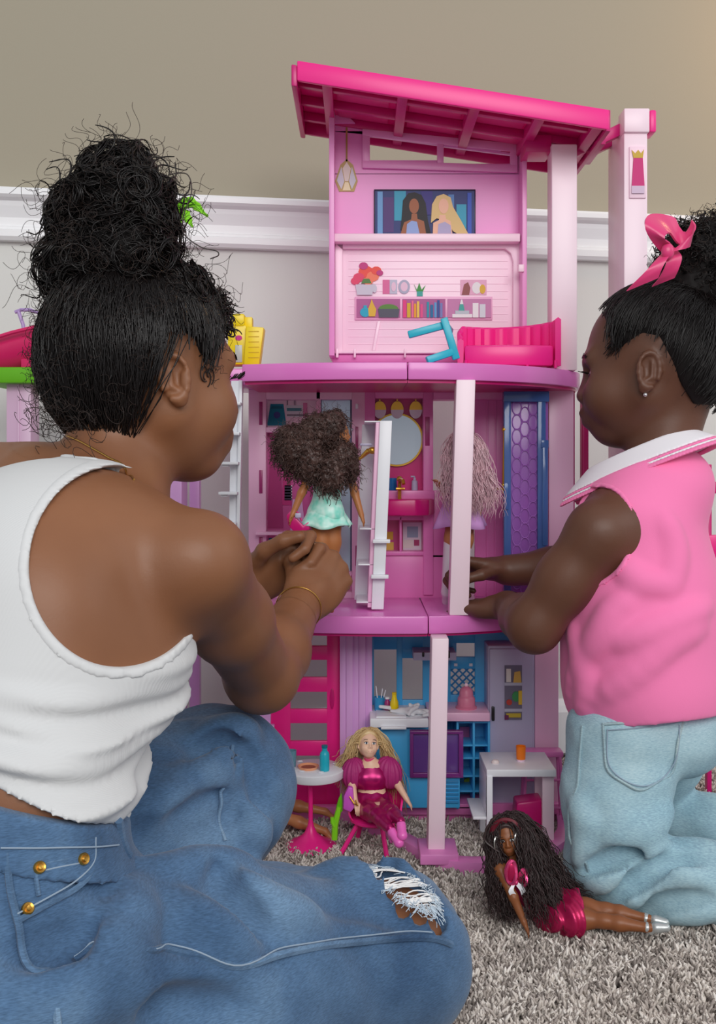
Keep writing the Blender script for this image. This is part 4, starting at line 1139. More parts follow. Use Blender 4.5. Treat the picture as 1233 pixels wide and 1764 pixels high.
def cloth_path(base, pts, n):
    """photo points -> smooth path on the cloth, cut where the view jumps to another limb"""
    P = np.array([base.hit(px, py) for px, py in pts])
    good = [P[0]]
    for q in P[1:]:
        if np.linalg.norm(q-good[-1]) < .11: good.append(q)
        else: break
    if len(good) < 2: return None
    return base.snap(resample(np.array(good), n), 0.0, 5)
def fold(fld, base, pts, r, k, op='add', off=0.0, n=9):
    """a soft ridge or crease laid on the cloth along photo points, fading at both ends"""
    P = cloth_path(base, pts, n)
    if P is None: return
    G_ = base.grad(P); t = np.linspace(0, 1, n); rr = r*(.25+.75*np.sin(PI*t)**.7)
    sh = (-.35 if op == 'add' else .62)*rr
    fld.chain([(p+g*s_, q) for p, g, s_, q in zip(P, G_, sh, rr)], k=k, op=op)
for pts, r, off in (
        ([(300, 1490), (350, 1420), (410, 1360), (455, 1310)], .011, -.003), ([(270, 1400), (320, 1352), (390, 1322), (430, 1296)], .010, -.003),
        ([(350, 1285), (390, 1262), (430, 1256)], .008, -.002), ([(340, 1330), (375, 1302), (392, 1274)], .008, -.002),
        ([(250, 1520), (330, 1500), (420, 1492), (520, 1496)], .010, -.003), ([(150, 1700), (205, 1620), (242, 1540), (256, 1470)], .012, -.003),
        ([(60, 1730), (130, 1690), (190, 1640)], .010, -.003), ([(100, 1764), (180, 1716), (280, 1700), (380, 1706)], .009, -.003),
        ([(560, 1500), (640, 1510), (690, 1500)], .007, -.002), ([(430, 1400), (436, 1450), (410, 1500)], .009, -.003), ([(390, 1520), (450, 1560), (540, 1580)], .008, -.003), ([(300, 1560), (350, 1600), (430, 1625)], .008, -.003)):
    fold(J, J0, pts, r, .024, 'add', off)
for pts, r, off in (
        ([(268, 1480), (295, 1430), (325, 1400), (375, 1366)], .008, .002), ([(325, 1312), (362, 1290), (386, 1288), (392, 1330)], .006, .002),
        ([(238, 1430), (260, 1450), (268, 1500), (228, 1580), (178, 1640)], .008, .001), ([(365, 1500), (392, 1560), (440, 1600)], .007, .002),
        ([(410, 1290), (440, 1330), (445, 1400)], .006, .003), ([(560, 1556), (640, 1566), (720, 1590)], .006, .003), ([(300, 1450), (340, 1440), (400, 1400)], .007, .002),
        ([(20, 1640), (90, 1640), (150, 1610)], .007, .003), ([(240, 1740), (320, 1730), (420, 1740)], .007, .003)):
    fold(J, J0, pts, r, .016, 'sub', off)
WPL_C, WPL_N = np.array([-.30, .785, .291]), nrm((.28, .21, 1))
RIPC = J0.hit(692, 1524); RIP_U = nrm(J0.hit(755, 1556)-J0.hit(635, 1492)); RIP_N = J0.grad(RIPC[None])[0]; RIP_V = np.cross(RIP_N, RIP_U)
def jean_fn(ax, waist=True):
    x, y, z = mesh3(ax)
    F = J.grid(ax, .04)
    F = nband(F, x, y, z, lambda a, b, c: -.0016*vnoise(a, b, c, 75, 3)-.0011*vnoise(a, b, c, 150, 5))
    pl = (x-WPL_C[0])*WPL_N[0]+(y-WPL_C[1])*WPL_N[1]+(z-WPL_C[2])*WPL_N[2]
    # the torn knee
    a = (x-RIPC[0])*RIP_U[0]+(y-RIPC[1])*RIP_U[1]+(z-RIPC[2])*RIP_U[2]
    b = (x-RIPC[0])*RIP_V[0]+(y-RIPC[1])*RIP_V[1]+(z-RIPC[2])*RIP_V[2]
    c_ = (x-RIPC[0])*RIP_N[0]+(y-RIPC[1])*RIP_N[1]+(z-RIPC[2])*RIP_N[2]
    rr = np.sqrt((a/.045)**2+(b/.019)**2)+.12*np.sin(a*400)+.10*np.sin(b*500+a*200)
    mk = np.clip((1.15-rr)/.3, 0, 1)*(c_ > -.06)
    F = F+.022*mk
    ff = (x-WPL_C[0])*wf[0]+(y-WPL_C[1])*wf[1]
    return np.maximum(F, np.where(ff < .118, pl, -1))
jlo, jhi = J0.bbox(.02)
jeans = field_obj('jeans', jean_fn, jlo, np.minimum(jhi, [1, 2, .34]), .0047, M_DEN, woman, it=1)
def jsub(o): o.parent = jeans; return o
def band_fn(ax):
    x, y, z = mesh3(ax); F = J0.grid(ax, .03)
    pl = (x-WPL_C[0])*WPL_N[0]+(y-WPL_C[1])*WPL_N[1]+(z-WPL_C[2])*WPL_N[2]
    ff = (x-WPL_C[0])*wf[0]+(y-WPL_C[1])*wf[1]
    return np.maximum(np.maximum(np.maximum(F-.0035, pl-.002), -(pl+.034)), ff-.112)
jsub(field_obj('waistband', band_fn, np.array([-.48, .60, .20]), np.array([-.14, 1.0, .35]), .0034, M_DEN, None, it=4))
def seam(name, pts, r=.0016, off=.0018, n=40, m_=None, base=None, par=None):
    b0 = {id(J): J0}.get(id(base or J)) or (GJ0 if base is not None else J0)
    P = cloth_path(b0, pts, n)
    if P is None: return None
    P = (base or J).snap(P, off, 4)
    for _ in range(4): P[1:-1] = .5*P[1:-1]+.25*(P[:-2]+P[2:])
    o = MB().tube([tuple(p) for p in P], r, 6).build(name, m_ or M_SEAM); o.parent = par or jeans; return o
seam('leg_seam', [(125, 1650), (200, 1655), (290, 1664), (380, 1662), (480, 1645), (560, 1630), (660, 1620), (740, 1618), (775, 1628)], .0030, .0016, 60)
seam('leg_stitching', [(125, 1642), (200, 1646), (290, 1655), (380, 1653), (480, 1636), (560, 1621), (660, 1611), (740, 1609)], .0006, .0036, 60, M_STITCH)
seam('leg_seam', [(400, 1285), (384, 1320), (378, 1360), (382, 1410), (384, 1450)], .0018, .0020)
seam('pocket_edge', [(28, 1590), (80, 1560), (130, 1530), (160, 1490), (165, 1440)], .0022, .002)
seam('pocket_stitching', [(26, 1580), (78, 1550), (124, 1520), (152, 1484), (156, 1440)], .0006, .0034, m_=M_STITCH)
seam('coin_pocket_edge', [(62, 1548), (60, 1520), (58, 1498)], .0016, .0022); seam('coin_pocket_edge', [(56, 1494), (95, 1484), (140, 1474)], .002, .0022)
seam('coin_pocket_stitching', [(58, 1506), (96, 1495), (138, 1486)], .0006, .0034, m_=M_STITCH)
seam('side_seam', [(12, 1470), (16, 1540), (40, 1620), (76, 1690), (100, 1764)], .0026, .0018); seam('fly_seam', [(215, 1440), (262, 1450), (285, 1480)], .0024, .002)
seam('belt_loop', [(196, 1412), (200, 1445), (212, 1480)], .0034, .003)
seam('waistband_stitching', [(2, 1462), (60, 1460), (120, 1458), (190, 1456)], .0006, .0046, m_=M_STITCH)
M_RIVET = mat('brass_rivet', (196, 150, 70), 0.3, metal=0.9)
for px, py in ((62, 1497), (134, 1480), (43, 1571)):
    p = J.snap(J.hit(px, py)[None], .0042 if py < 1500 else .003)[0]; n_ = J.grad(p[None])[0]
    Mr = Vector(n_).to_track_quat('Z', 'Y').to_matrix().to_4x4()
    jsub(MB().lathe([(.0001, .002), (.0015, .0022), (.0022, .0012), (.0035, .0018), (.0042, .0008), (.0042, -.001)], tuple(p), 16, Mr).build('rivet', M_RIVET))
# threads across the tear
th = []; tr = np.random.default_rng(5)
for i in range(64):
    u = (tr.random()-.5)*.076; cx_ = tr.normal()*.15
    w_ = .017*math.sqrt(max(0.05, 1-(u/.042)**2))
    if 0.30 < (u/.066+.5) < 0.36 or 0.62 < (u/.066+.5) < 0.72:
        if tr.random() < .75: continue
    half = tr.random() < .35
    b0, b1 = -w_*1.25, (w_*1.25 if not half else w_*(tr.random()*1.2-.9))
    t = np.linspace(0, 1, 9)
    bb = b0+(b1-b0)*t; aa = u+bb*.8+(.003+.004*tr.random())*np.sin(t*PI*1.2+tr.random()*3)+cx_*.004
    P = RIPC+aa[:, None]*RIP_U+bb[:, None]*RIP_V
    th.append(P)
th = np.array(th); th = J0.snap(th.reshape(-1, 3), .0, 5).reshape(th.shape)+RIP_N*(tr.random((len(th), 1, 1))*.002-.001)
jsub(link_mesh('torn_threads', strands_mesh('torn_threads', np.array(th), .00075, 4), mat('white_cotton_thread', (240, 240, 240), 0.8)))
fz = []
for i in range(420):
    a_ = tr.random()*6.28; rad = 1.0+.12*tr.normal()
    p = RIPC+RIP_U*.042*rad*math.cos(a_)+RIP_V*.021*rad*math.sin(a_)
    v = nrm(RIP_U*math.cos(a_)*tr.normal()+RIP_V*math.sin(a_)*tr.normal()+RIP_N*.2)
    t = np.linspace(0, .007*(.5+tr.random()), 4)
    fz.append(p+v*t[:, None])
fz = np.array(fz); fz = J0.snap(fz.reshape(-1, 3), .001, 5).reshape(fz.shape)
jsub(link_mesh('frayed_edge', strands_mesh('frayed_edge', np.array(fz), .0004, 3), mat('pale_denim_fray', (196, 212, 226), 0.85)))

# ---- woman's jewellery
def loop_on(fld, c, axis, r, off, n=48, arc=(0, 2*PI)):
    R = basis(axis, (0.01, .02, 1) if abs(axis[2]) < .9 else (1, 0, 0))
    t = np.linspace(arc[0], arc[1], n); P = np.asarray(c)+r*(np.cos(t)[:, None]*R[:, 1]+np.sin(t)[:, None]*R[:, 2])
    return fld.snap(P, off, 14)
M_GOLD = mat('gold_chain', (206, 160, 84), 0.25, metal=0.9)
P = resample(np.array([BODYW.hit(px, py) for px, py in ((118, 752), (150, 768), (185, 790), (215, 812), (230, 828))]), 40); P = BODYW.snap(P, .0009)
o = MB().tube([tuple(p) for p in P], .0009, 6).build('necklace', M_GOLD, woman)
for c_, ax_, r_ in ((WWR_R*.96+WEL_R*.04, WWR_R-WEL_R, .027), (WWR_L*.92+WEL_L*.08, WWR_L-WEL_L, .027)):
    P = loop_on(BODYW, c_, nrm(ax_), r_, .0012); MB().tube([tuple(p) for p in P], .0008, 6).build('bracelet', M_GOLD, woman)
# eyes: eyeball, lashes and brow on the visible side
for s in (-1, 1):
    MB().ball(HC+HR@np.array([.0640, s*.029, .002]), .0115).build('eye', mat('eye_white', (236, 232, 228), 0.1), woman)
    MB().ball(HC+HR@np.array([.0722, s*.030, .001]), (.0055, .0055, .0055)).build('iris', mat('iris_brown', (40, 22, 16), 0.1), woman)
    la = []
    for a in np.linspace(-1, 1, 26):
        p0 = HC+HR@np.array([.0850-.007*a*a, s*(.030+.014*a), .007-.003*a*a]); dv = HR@np.array([.0045, s*.004*(a+.5), .001+.004*tr.random()])
        t = np.linspace(0, 1, 5)[:, None]; la.append(p0+dv*t+(HR@np.array([0, 0, .0025]))*t*t)
    strands_obj('eyelashes', np.array(la), .00045, M_HAIR, woman)
    br = []
    for a in np.linspace(-1, 1, 60):
        p0 = np.array([.0905-.009*a*a, s*(.032+.019*a), .026+.005*(1-a*a)+.002*tr.normal()]); dv = np.array([-.001, s*.006, .003])
        t = np.linspace(0, 1, 4)[:, None]; br.append(HC+(p0+dv*t)@HR.T)
    br = np.array(br); br = HEADW.snap(br.reshape(-1, 3), .0008, 5).reshape(br.shape)
    strands_obj('eyebrow', br, .0005, M_HAIR, woman)

MB().ball(HC+HR@np.array([.0935, 0, -.0605])*.93, np.array([.0105, .0205, .0125])*.93, Matrix(HR.tolist())).build('lips', mat('lips_rose_brown', (150, 78, 68), 0.35), woman)
# ---- woman's hair
HL = [(-.25, .25), (.055, .25), (.074, .105), (.080, .080), (.070, .052), (.050, .036), (.042, .012), (.034, -.022), (.024, -.024), (.024, .016), (.008, .036), (-.022, .038), (-.040, .010), (-.044, -.030), (-.046, -.060), (-.054, -.084), (-.25, -.100)]
CAPW = Field()
CAPW.el((-.012, 0, .034), (.101, .082, .096), k=.02); CAPW.el((-.034, 0, .005), (.076, .076, .080), k=.03); CAPW.el((-.020, 0, -.052), (.046, .050, .050), k=.025)
CAPW = CAPW.xf(HR, HC, .95)
def capw_fn(ax):
    x, y, z = mesh3(ax); F = np.minimum(CAPW.grid(ax), HEADW.grid(ax)-.0012)
    lx, ly, lz = to_local(HR, HC, 1.0, x, y, z)
    g = poly2d(HL, lx/.95+.005*np.sin(lz*120), lz/.95+.003*np.sin(lx*150)); h = np.maximum(.008-np.abs(F-g), 0)/.008
    F = F+.007*np.clip(1+g/.020, 0, 1)**2
    return np.maximum(F, g)+h*h*.002
clo, chi = HC-.16, HC+.16
cap_w = field_obj('hair', capw_fn, clo, chi, .0026, M_HAIRC, woman, it=1)
BUNC = HC+HR@np.array([-.030, 0, .128])+np.array([.004, 0, .0])
def hsub(o, par): o.parent = par; return o
# combed strands from hairline to the bun
def combed(fcap, R, C, hl_pts, tip_local, n, seed, off=.002, npt=22, jit=.012, sc=1.0):
    r = np.random.default_rng(seed); out = []
    hp = np.array(hl_pts)
    roots = []
    for i in range(n):
        k = r.random()*(len(hp)-1); a = hp[int(k)]*(1-k % 1)+hp[min(int(k)+1, len(hp)-1)]*(k % 1)
        s = 1 if r.random() < .5 else -1
        roots.append((a[0]+r.normal()*.004, s*(a[1]+r.normal()*.006), a[2]+r.normal()*.005))
    roots = np.array(roots)*sc
    tip = np.array(tip_local)*sc
    tp = tip+r.normal(size=(n, 3))*np.array([.018, .02, .006])*sc
    t = np.linspace(0, 1, npt)[None, :, None]
    st = r.random((n, 1, 1))*.75          # start anywhere along the way
    tt = st+(1-st)*t
    ctr = np.array([-.03, 0, .0])*sc
    a = roots[:, None, :]-ctr; b = tp[:, None, :]-ctr
    P = a*(1-tt)+b*tt
    L = np.linalg.norm(a, axis=2, keepdims=True)*(1-tt)+np.linalg.norm(b, axis=2, keepdims=True)*tt
    P = P/np.linalg.norm(P, axis=2, keepdims=True)*L+ctr
    P = P+(np.sin(tt*9+r.random((n, 1, 1))*6)*jit*.15)*r.normal(size=(n, 1, 3))*sc
    Wp = P.reshape(-1, 3)@R.T+C
    Wp = fcap.snap(Wp, off*sc, 5)
    o_ = (r.random((n, 1))*.0035*sc)
    G = Wp.reshape(n, npt, 3); ctrw = ctr@R.T+C
    d = G-ctrw; d /= np.linalg.norm(d, axis=2, keepdims=True)
    return G+d*o_[:, :, None]
hl3 = [(.078, .0, .092), (.070, .04, .085), (.058, .062, .055), (.045, .073, .030), (.030, .080, .0), (.0, .085, .038), (-.03, .085, .02), (-.045, .078, -.03), (-.045, .050, -.066), (-.058, .03, -.082), (-.064, .0, -.086)]
G = combed(CAPW, HR, HC, hl3, (-.03, 0, .118), 4600, 11, sc=.95, npt=11, off=.0012)
hsub(link_mesh('combed_strands', strands_mesh('combed_strands', G, np.linspace(.0006, .00045, 11)[None, :].repeat(len(G), 0), 3), M_HAIR), cap_w)
# the bun: big soft coils plus curls and frizz
BUN = [(BUNC+np.array(c), np.array(r_)) for c, r_ in (((-.010, 0, .038), (.052, .050, .046)), ((-.042, .0, .026), (.034, .038, .040)), ((.008, -.005, .008), (.036, .042, .046)), ((-.044, -.01, -.026), (.040, .042, .032)),
        ((-.004, -.03, -.014), (.048, .036, .040)), ((.036, .0, -.052), (.038, .042, .034)), ((.052, .0, -.074), (.026, .034, .026)), ((-.010, 0, .072), (.034, .036, .024)))]
BF = Field()
for c_, r_ in BUN: BF.el(c_, r_*.86, k=.012)
bn = np.random.default_rng(21)
LOCKS = []
for i in range(230):   # curled locks: bundles of fine strands rolled over the bun
    P0, N0 = on_ellipsoids(BUN, 1, 100+i)
    N0 = N0[0]; c_ = P0[0]-N0*.003; u = nrm(np.cross(N0, bn.normal(size=3))); v = np.cross(N0, u); rad = .008+.012*bn.random()
    a0 = bn.random()*6.28; span = 3.0+3.4*bn.random(); t = np.linspace(0, 1, 18)[:, None]; a = a0+span*t
    path = c_+(u*np.cos(a)+v*np.sin(a))*rad*(1-.35*t)+N0*(.007*np.sin(t*PI)+.004*t)
    for k in range(7):
        w_ = bn.normal(size=2)*.0019; e1 = u*np.cos(a)+v*np.sin(a)
        LOCKS.append(path+e1*w_[0]+N0*w_[1]+bn.normal(size=3)*.0004+(.0006*np.sin(t*20+k)))
blo, bhi = BF.bbox(.012)
hsub(field_obj('hair_bun', lambda ax: nband(BF.grid(ax), *mesh3(ax), lambda a, b, c: -.0012*vnoise(a, b, c, 330, 9)), blo, bhi, .0026, M_HAIRC, None, it=0), cap_w)
A_, N_ = on_ellipsoids(BUN, 260, 31)
P1 = curls(A_-N_*.012, N_, 0, .030, .0075, 1.3, 22, 32, spread=.9)
hsub(link_mesh('bun_curls', strands_mesh('bun_curls', P1, np.linspace(.0016, .0005, 22)[None, :].repeat(len(P1), 0), 4), M_HAIR), cap_w)
# wound strands that give the coils their sheen
hsub(link_mesh('bun_locks', strands_mesh('bun_locks', np.array(LOCKS), .0007, 3), M_HAIR), cap_w)
A_, N_ = on_ellipsoids(BUN, 1500, 33)
ta = np.cross(N_, bn.normal(size=N_.shape)*.5+np.array([0, 0, 1.0])); ta /= np.linalg.norm(ta, axis=1, keepdims=True)
t = np.linspace(-1, 1, 10)[None, :, None]; Ls = .022*(.5+bn.random((len(A_), 1, 1)))
P2 = A_[:, None]+ta[:, None]*Ls*t-N_[:, None]*(.010*t*t-.003*bn.random((len(A_), 1, 1)))+np.array([0, 0, .006])*np.sin(t*3+bn.random((len(A_), 1, 1))*6)
hsub(link_mesh('bun_strands', strands_mesh('bun_strands', P2, .0005, 3), M_HAIR), cap_w)
A_, N_ = on_ellipsoids(BUN, 620, 35)
P3 = curls(A_, N_, 0, .034, .006, 1.6, 20, 36, spread=.8)
hsub(link_mesh('flyaway_frizz', strands_mesh('flyaway_frizz', P3, .00026, 3), M_HAIRF), cap_w)
# frizz round the skull and the nape
v = bn.normal(size=(900, 3)); v /= np.linalg.norm(v, axis=1, keepdims=True); v = v[(v[:, 0] < .75) & (v[:, 2] > -.75)]
A_ = CAPW.snap(HC+(v*[.11, .09, .1]+[-.02, 0, .03])@HR.T, .001, 6); N_ = CAPW.grad(A_)
lx = (A_-HC)@HR; ok = poly2d(HL, lx[:, 0], lx[:, 2]) < 0; A_, N_ = A_[ok], N_[ok]
P4 = curls(A_, N_, 0, .014, .004, 1.2, 14, 38, spread=.9)
hsub(link_mesh('flyaway_frizz', strands_mesh('flyaway_frizz', P4, .00024, 3), M_HAIRF), cap_w)
nb = []
for i in range(70):
    nb.append((-.082+.010*bn.normal(), .030*bn.normal(), -.045+.014*bn.normal()))
A_ = np.array(nb)@HR.T+HC; N_ = np.tile(HR@nrm((-1, 0, -.35)), (len(A_), 1))
P5 = curls(A_, N_, 0, .024, .007, 1.3, 18, 40, droop=-.1, spread=.45)
hsub(link_mesh('nape_curls', strands_mesh('nape_curls', P5, .0003, 3), M_HAIRF), cap_w)
# front curls at the hairline and temple
fc = np.array([(.062+.012*bn.random(), s*(.02+.055*bn.random()), .050+.055*bn.random()) for i in range(120) for s in ((-1,) if i % 3 else (1,))])
A_ = HEADW.snap(fc@HR.T+HC, .004); N_ = HEADW.grad(A_)
P6 = curls(A_, N_*.6+(HR@nrm((.1, -.3, .7))), 0, .015, .005, 1.2, 20, 42, spread=.6)
hsub(link_mesh('front_curls', strands_mesh('front_curls', P6, np.linspace(.0012, .0005, 20)[None, :].repeat(len(P6), 0), 4), M_HAIR), cap_w)
for px_, py_, k in ((352, 650, 0), (350, 640, 1), (358, 646, 2)):
    p = HEADW.hit(px_, py_, .8); n_ = HEADW.grad(p[None])[0]; u = nrm(np.cross(n_, [0, 0, 1])); v_ = np.cross(n_, u)
    t = np.linspace(0, 1, 30)[:, None]; a = 2+t*5.5*(1 if k != 1 else -1)
    P = p+n_*.002+u*(.008*(1-t*.8)*np.cos(a))+v_*(.010*(1-t*.8)*np.sin(a))
    hsub(MB().tube([tuple(q) for q in P], .0007, 5).build('temple_curl', M_HAIRF), cap_w)
# one long loose hair looping out of the bun
P = resample(np.array([W(290, 300, .98), W(322, 300, .98), W(330, 330, .98), W(318, 365, .98), W(315, 400, .98), W(345, 425, .98), W(372, 432, .98), W(376, 440, .98), W(362, 446, .98)]), 50)
hsub(MB().tube([tuple(q) for q in P], .0006, 5).build('loose_hair', M_HAIRF), cap_w)
# ------------------------------------------------------------------ the girl
SK_G = skin_mat('skin_deep_brown', (106, 69, 52), (94, 60, 45))
girl = thing('person', 'little girl in pink sleeveless polo and pale jeans kneeling beside the dollhouse', 'person', (.36, 1.28, 0))
gf = nrm((-.88, .475, 0)); gl_ = np.cross(UP, gf)        # gl_ : her left, towards the camera
def gb(u=(0, 0, 1)): return basis(gf, u)
GHC = np.array([.374, 1.310, .652]); GHR = basis(nrm((-.90, .43, -.10)), (-.04, 0, 1)); GS = .865
GSH_L, GEL_L, GWR_L = np.array([.286, 1.210, .448]), np.array([.214, 1.235, .334]), np.array([.200, 1.362, .340])
GSH_R, GEL_R, GWR_R = np.array([.385, 1.385, .465]), np.array([.315, 1.425, .388]), np.array([.212, 1.440, .380])
GT = Field()
GT.el((.365, 1.285, .310), (.078, .098, .085), gb(), k=.05)
GT.el((.360, 1.285, .400), (.078, .105, .085), gb((-.15, 0, 1)), k=.05)
GT.el((.358, 1.288, .474), (.062, .100, .046), gb((-.15, 0, 1)), k=.05)
GA = Field()
GNB = np.array([.378, 1.292, .520])
GA.rc(GSH_L+[.05, .06, .006], GSH_L, .040, .034, k=.03); GA.rc(GSH_R+[-.02, -.06, .0], GSH_R, .044, .038, k=.035)
GA.chain([(GSH_L, .035), (GSH_L*.5+GEL_L*.5, .0335), (GEL_L, .031)], k=.02); GA.chain([(GEL_L, .032), (GEL_L*.6+GWR_L*.4, .028), (GWR_L, .020)], k=.015)
GA.chain([(GSH_R, .036), (GEL_R, .030)], k=.02); GA.chain([(GEL_R, .030), (GEL_R*.6+GWR_R*.4, .027), (GWR_R, .021)], k=.015)
GA.rc(GNB, GHC+GHR@np.array([-.030, 0, -.060])*GS, .040, .043, k=.03)
GHEAD = head_field(True).xf(GHR, GHC, GS)
GH_L = hand_field(GWR_L, (-.72, .62, -.10), (-.05, -.10, 1), -1, .70, curls=((14, 18, 12), (14, 18, 12), (16, 20, 12), (20, 22, 14)), thumb=((.7, .6, -.2), (.9, .3, -.2), (1, .1, -.1)), splay=.10)
GH_R = hand_field(GWR_R, (-.85, .10, .10), (.25, .3, .9), 1, .72, curls=((55, 70, 40), (60, 70, 40), (62, 70, 40), (66, 70, 40)), thumb=((.7, .5, -.5), (.9, .1, -.4), (.9, -.1, -.4)))
GLHIP, GLKN, GLAN = np.array([.322, 1.235, .205]), np.array([.298, 1.212, .060]), np.array([.50, 1.135, .050])
GRHIP, GRKN, GRAN = np.array([.418, 1.345, .205]), np.array([.372, 1.400, .062]), np.array([.565, 1.275, .048])
GL = Field()
for a, b_, c_ in ((GLHIP, GLKN, GLAN), (GRHIP, GRKN, GRAN)):
    GL.chain([(a, .056), (b_, .046)], k=.03); GL.chain([(b_, .044), (c_, .028)], k=.02); v = nrm(c_-b_); GL.rc(c_, c_+v*.09+[0, 0, -.015], .025, .018, k=.015)
BODYG = Field().add(GT).add(GA).add(GHEAD).add(GH_L).add(GH_R)
body_g = tiled_body('body', BODYG, [(GHC, .13, .0032), (GHC+GHR@np.array([-.012, .079, -.010])*GS, .031, .0016), (GWR_L+nrm((-.72, .62, -.1))*.045, .062, .0018), (GWR_R+nrm((-.85, .1, .1))*.04, .06, .0018)], .0045, SK_G, girl)
# ---- sleeveless polo
GP = Field().add(GT); GP.el((.372, 1.290, .215), (.080, .105, .075), gb(), k=.05)
GP.el((.368, 1.285, .255), (.098, .122, .070), gb(), k=.05)
GP.el((.362, 1.285, .335), (.088, .112, .09), gb(), k=.05)
GP.rc(GNB+[0, 0, -.03], GSH_L+[.045, .055, .004], .040, .038, k=.04); GP.rc(GNB+[0, 0, -.03], GSH_R+[-.02, -.05, .0], .04, .038, k=.04)
GP.el(GNB+[.0, 0, -.012], (.066, .066, .046), gb((-.3, 0, 1)), k=.03)
GP0 = Field().add(GP)
for pts, r_, off in (([(1050, 1105), (1110, 1090), (1170, 1066), (1212, 1046)], .010, 0), ([(985, 1190), (1010, 1130), (1050, 1070), (1090, 1020)], .009, 0), ([(1030, 1200), (1090, 1160), (1150, 1110), (1205, 1082)], .008, 0),
                    ([(990, 1080), (1004, 1130), (1012, 1180), (1005, 1230)], .009, 0), ([(1140, 890), (1158, 950), (1150, 1020)], .007, 0), ([(1070, 970), (1100, 1000), (1150, 1010)], .007, 0), ([(1060, 1040), (1040, 1090), (1020, 1130)], .007, 0)):
    fold(GP, GP0, pts, r_, .014, 'add', off)
GAH_L = (GSH_L+[-.004, .01, -.002], basis(nrm((-.25, -.95, .05)), (.25, 0, 1)), .043, .058)
GAH_R = (GSH_R+[0, 0, -.01], basis(nrm((.4, .9, 0)), (0, 0, 1)), .047, .060)
def polo_fn(ax, extra=0.0, band=None):
    x, y, z = mesh3(ax); F = GP.grid(ax, .05)-.004; F = nband(F, x, y, z, lambda a, b, c: -.0014*vnoise(a, b, c, 45, 4))
    g1 = ellcyl(x, y, z, *GAH_L); g1 = np.where((x-GAH_L[0][0])*-.25-(y-GAH_L[0][1])*.95 > -.05, g1, 1)
    g2 = ellcyl(x, y, z, *GAH_R); g2 = np.where((x-GAH_R[0][0])*.4+(y-GAH_R[0][1])*.9 > -.05, g2, 1)
    g3 = np.sqrt((x-GNB[0])**2+(y-GNB[1])**2+((z-GNB[2]-.03)*.7)**2)-.050
    e = np.minimum(g1, g2)
    tt_ = (x-GNB[0])*gf[0]+(y-GNB[1])*gf[1]; g3 = -(z-(GNB[2]+.016-.42*np.clip(tt_, -.08, .2)))
    hem = (.222+.085*(x-.28)+.005*np.sin((x-.3)*26)) - z
    if band is not None: return np.maximum(np.maximum(np.maximum(F-extra, -e), e-band), np.maximum(-g3, hem))
    return np.maximum(np.maximum(F, -np.minimum(e, g3)), hem)
PLO, PHI = np.array([.20, 1.12, .205]), np.array([.52, 1.45, .56])
M_POLO = mat('pink_cotton', (252, 132, 186), 0.8, 0.2, sheen=0.15, bump=0.08, bscale=900)
polo = field_obj('polo_shirt', polo_fn, PLO, PHI, .0038, M_POLO, girl, it=1)
o = field_obj('armhole_trim', lambda ax: polo_fn(ax, .0014, .006), PLO, PHI, .0028, M_POLO, None); o.parent = polo
# ribbed striped collar
def collar_fn(lo_, hi_, th):
    def fn(ax):
        x, y, z = mesh3(ax)
        # slanted ring round the neck, open at the front
        t = (x-GNB[0])*gf[0]+(y-GNB[1])*gf[1]; l = (x-GNB[0])*gl_[0]+(y-GNB[1])*gl_[1]
        zc_ = GNB[2]+.018-.42*np.clip(t, -.08, .2)
        s_ = (z-zc_)
        rad = np.sqrt((t-.022)**2*.42+l**2)
        r0 = .056-.85*s_
        F = np.abs(rad-r0)-th
        F = np.maximum(F, np.maximum(lo_-s_, s_-hi_))
        return np.maximum(F, t-.112)
    return fn
CLO, CHI = GNB-[.15, .15, .08], GNB+[.13, .15, .08]
M_RIB = mat('white_ribbed_collar', (244, 240, 246), 0.8, 0.2); 
col1 = field_obj('collar', collar_fn(-.004, .021, .0034), CLO, CHI, .0019, M_RIB, girl, it=2)
for lo_, hi_, mm in ((-.0075, -.004, M_POLO), (-.0105, -.0075, M_RIB), (-.016, -.0105, M_POLO)):
    o = field_obj('collar_stripe', collar_fn(lo_, hi_, .0038), CLO, CHI, .0017, mm, None, it=0); o.parent = col1
# ---- pale jeans
M_PALE = denim('pale_blue_denim', (164, 196, 208), (184, 212, 220), (140, 176, 192)); M_PSEAM = denim('pale_denim_seam', (150, 178, 188), (190, 208, 206), (116, 146, 160))
GJ = Field()
GJ.el((.372, 1.290, .212), (.086, .112, .056), gb(), k=.03); GJ.el(np.array([.372, 1.29, .195])-gf*.036, (.056, .092, .052), gb(), k=.03)
for a, b_, c_ in ((GLHIP, GLKN, GLAN), (GRHIP, GRKN, GRAN)):
    GJ.chain([(a, .066), (a*.5+b_*.5, .061), (b_+[0, 0, .004], .052)], k=.02); GJ.chain([(b_+[0, 0, -.010], .046), (b_*.5+c_*.5+[0, 0, -.006], .044), (c_+[0, 0, -.004], .045)], k=.012)
    GJ.rc(c_+[0, 0, -.004], c_+nrm(c_-b_)*.05, .045, .043, k=.012)
GJ0 = Field().add(GJ)
for pts, r_, off in (([(1010, 1470), (1060, 1440), (1110, 1430), (1150, 1400)], .009, -.002), ([(1020, 1520), (1090, 1490), (1140, 1460)], .008, -.002), ([(1060, 1560), (1130, 1520), (1200, 1510)], .009, -.003), ([(1100, 1600), (1160, 1570), (1225, 1570)], .007, -.002),
                    ([(1000, 1380), (1010, 1430), (1000, 1480)], .006, -.002), ([(1150, 1330), (1180, 1360), (1205, 1370)], .006, -.002), ([(1140, 1420), (1170, 1440), (1200, 1420)], .007, -.002)):
    fold(GJ, GJ0, pts, r_, .022, 'add', off)
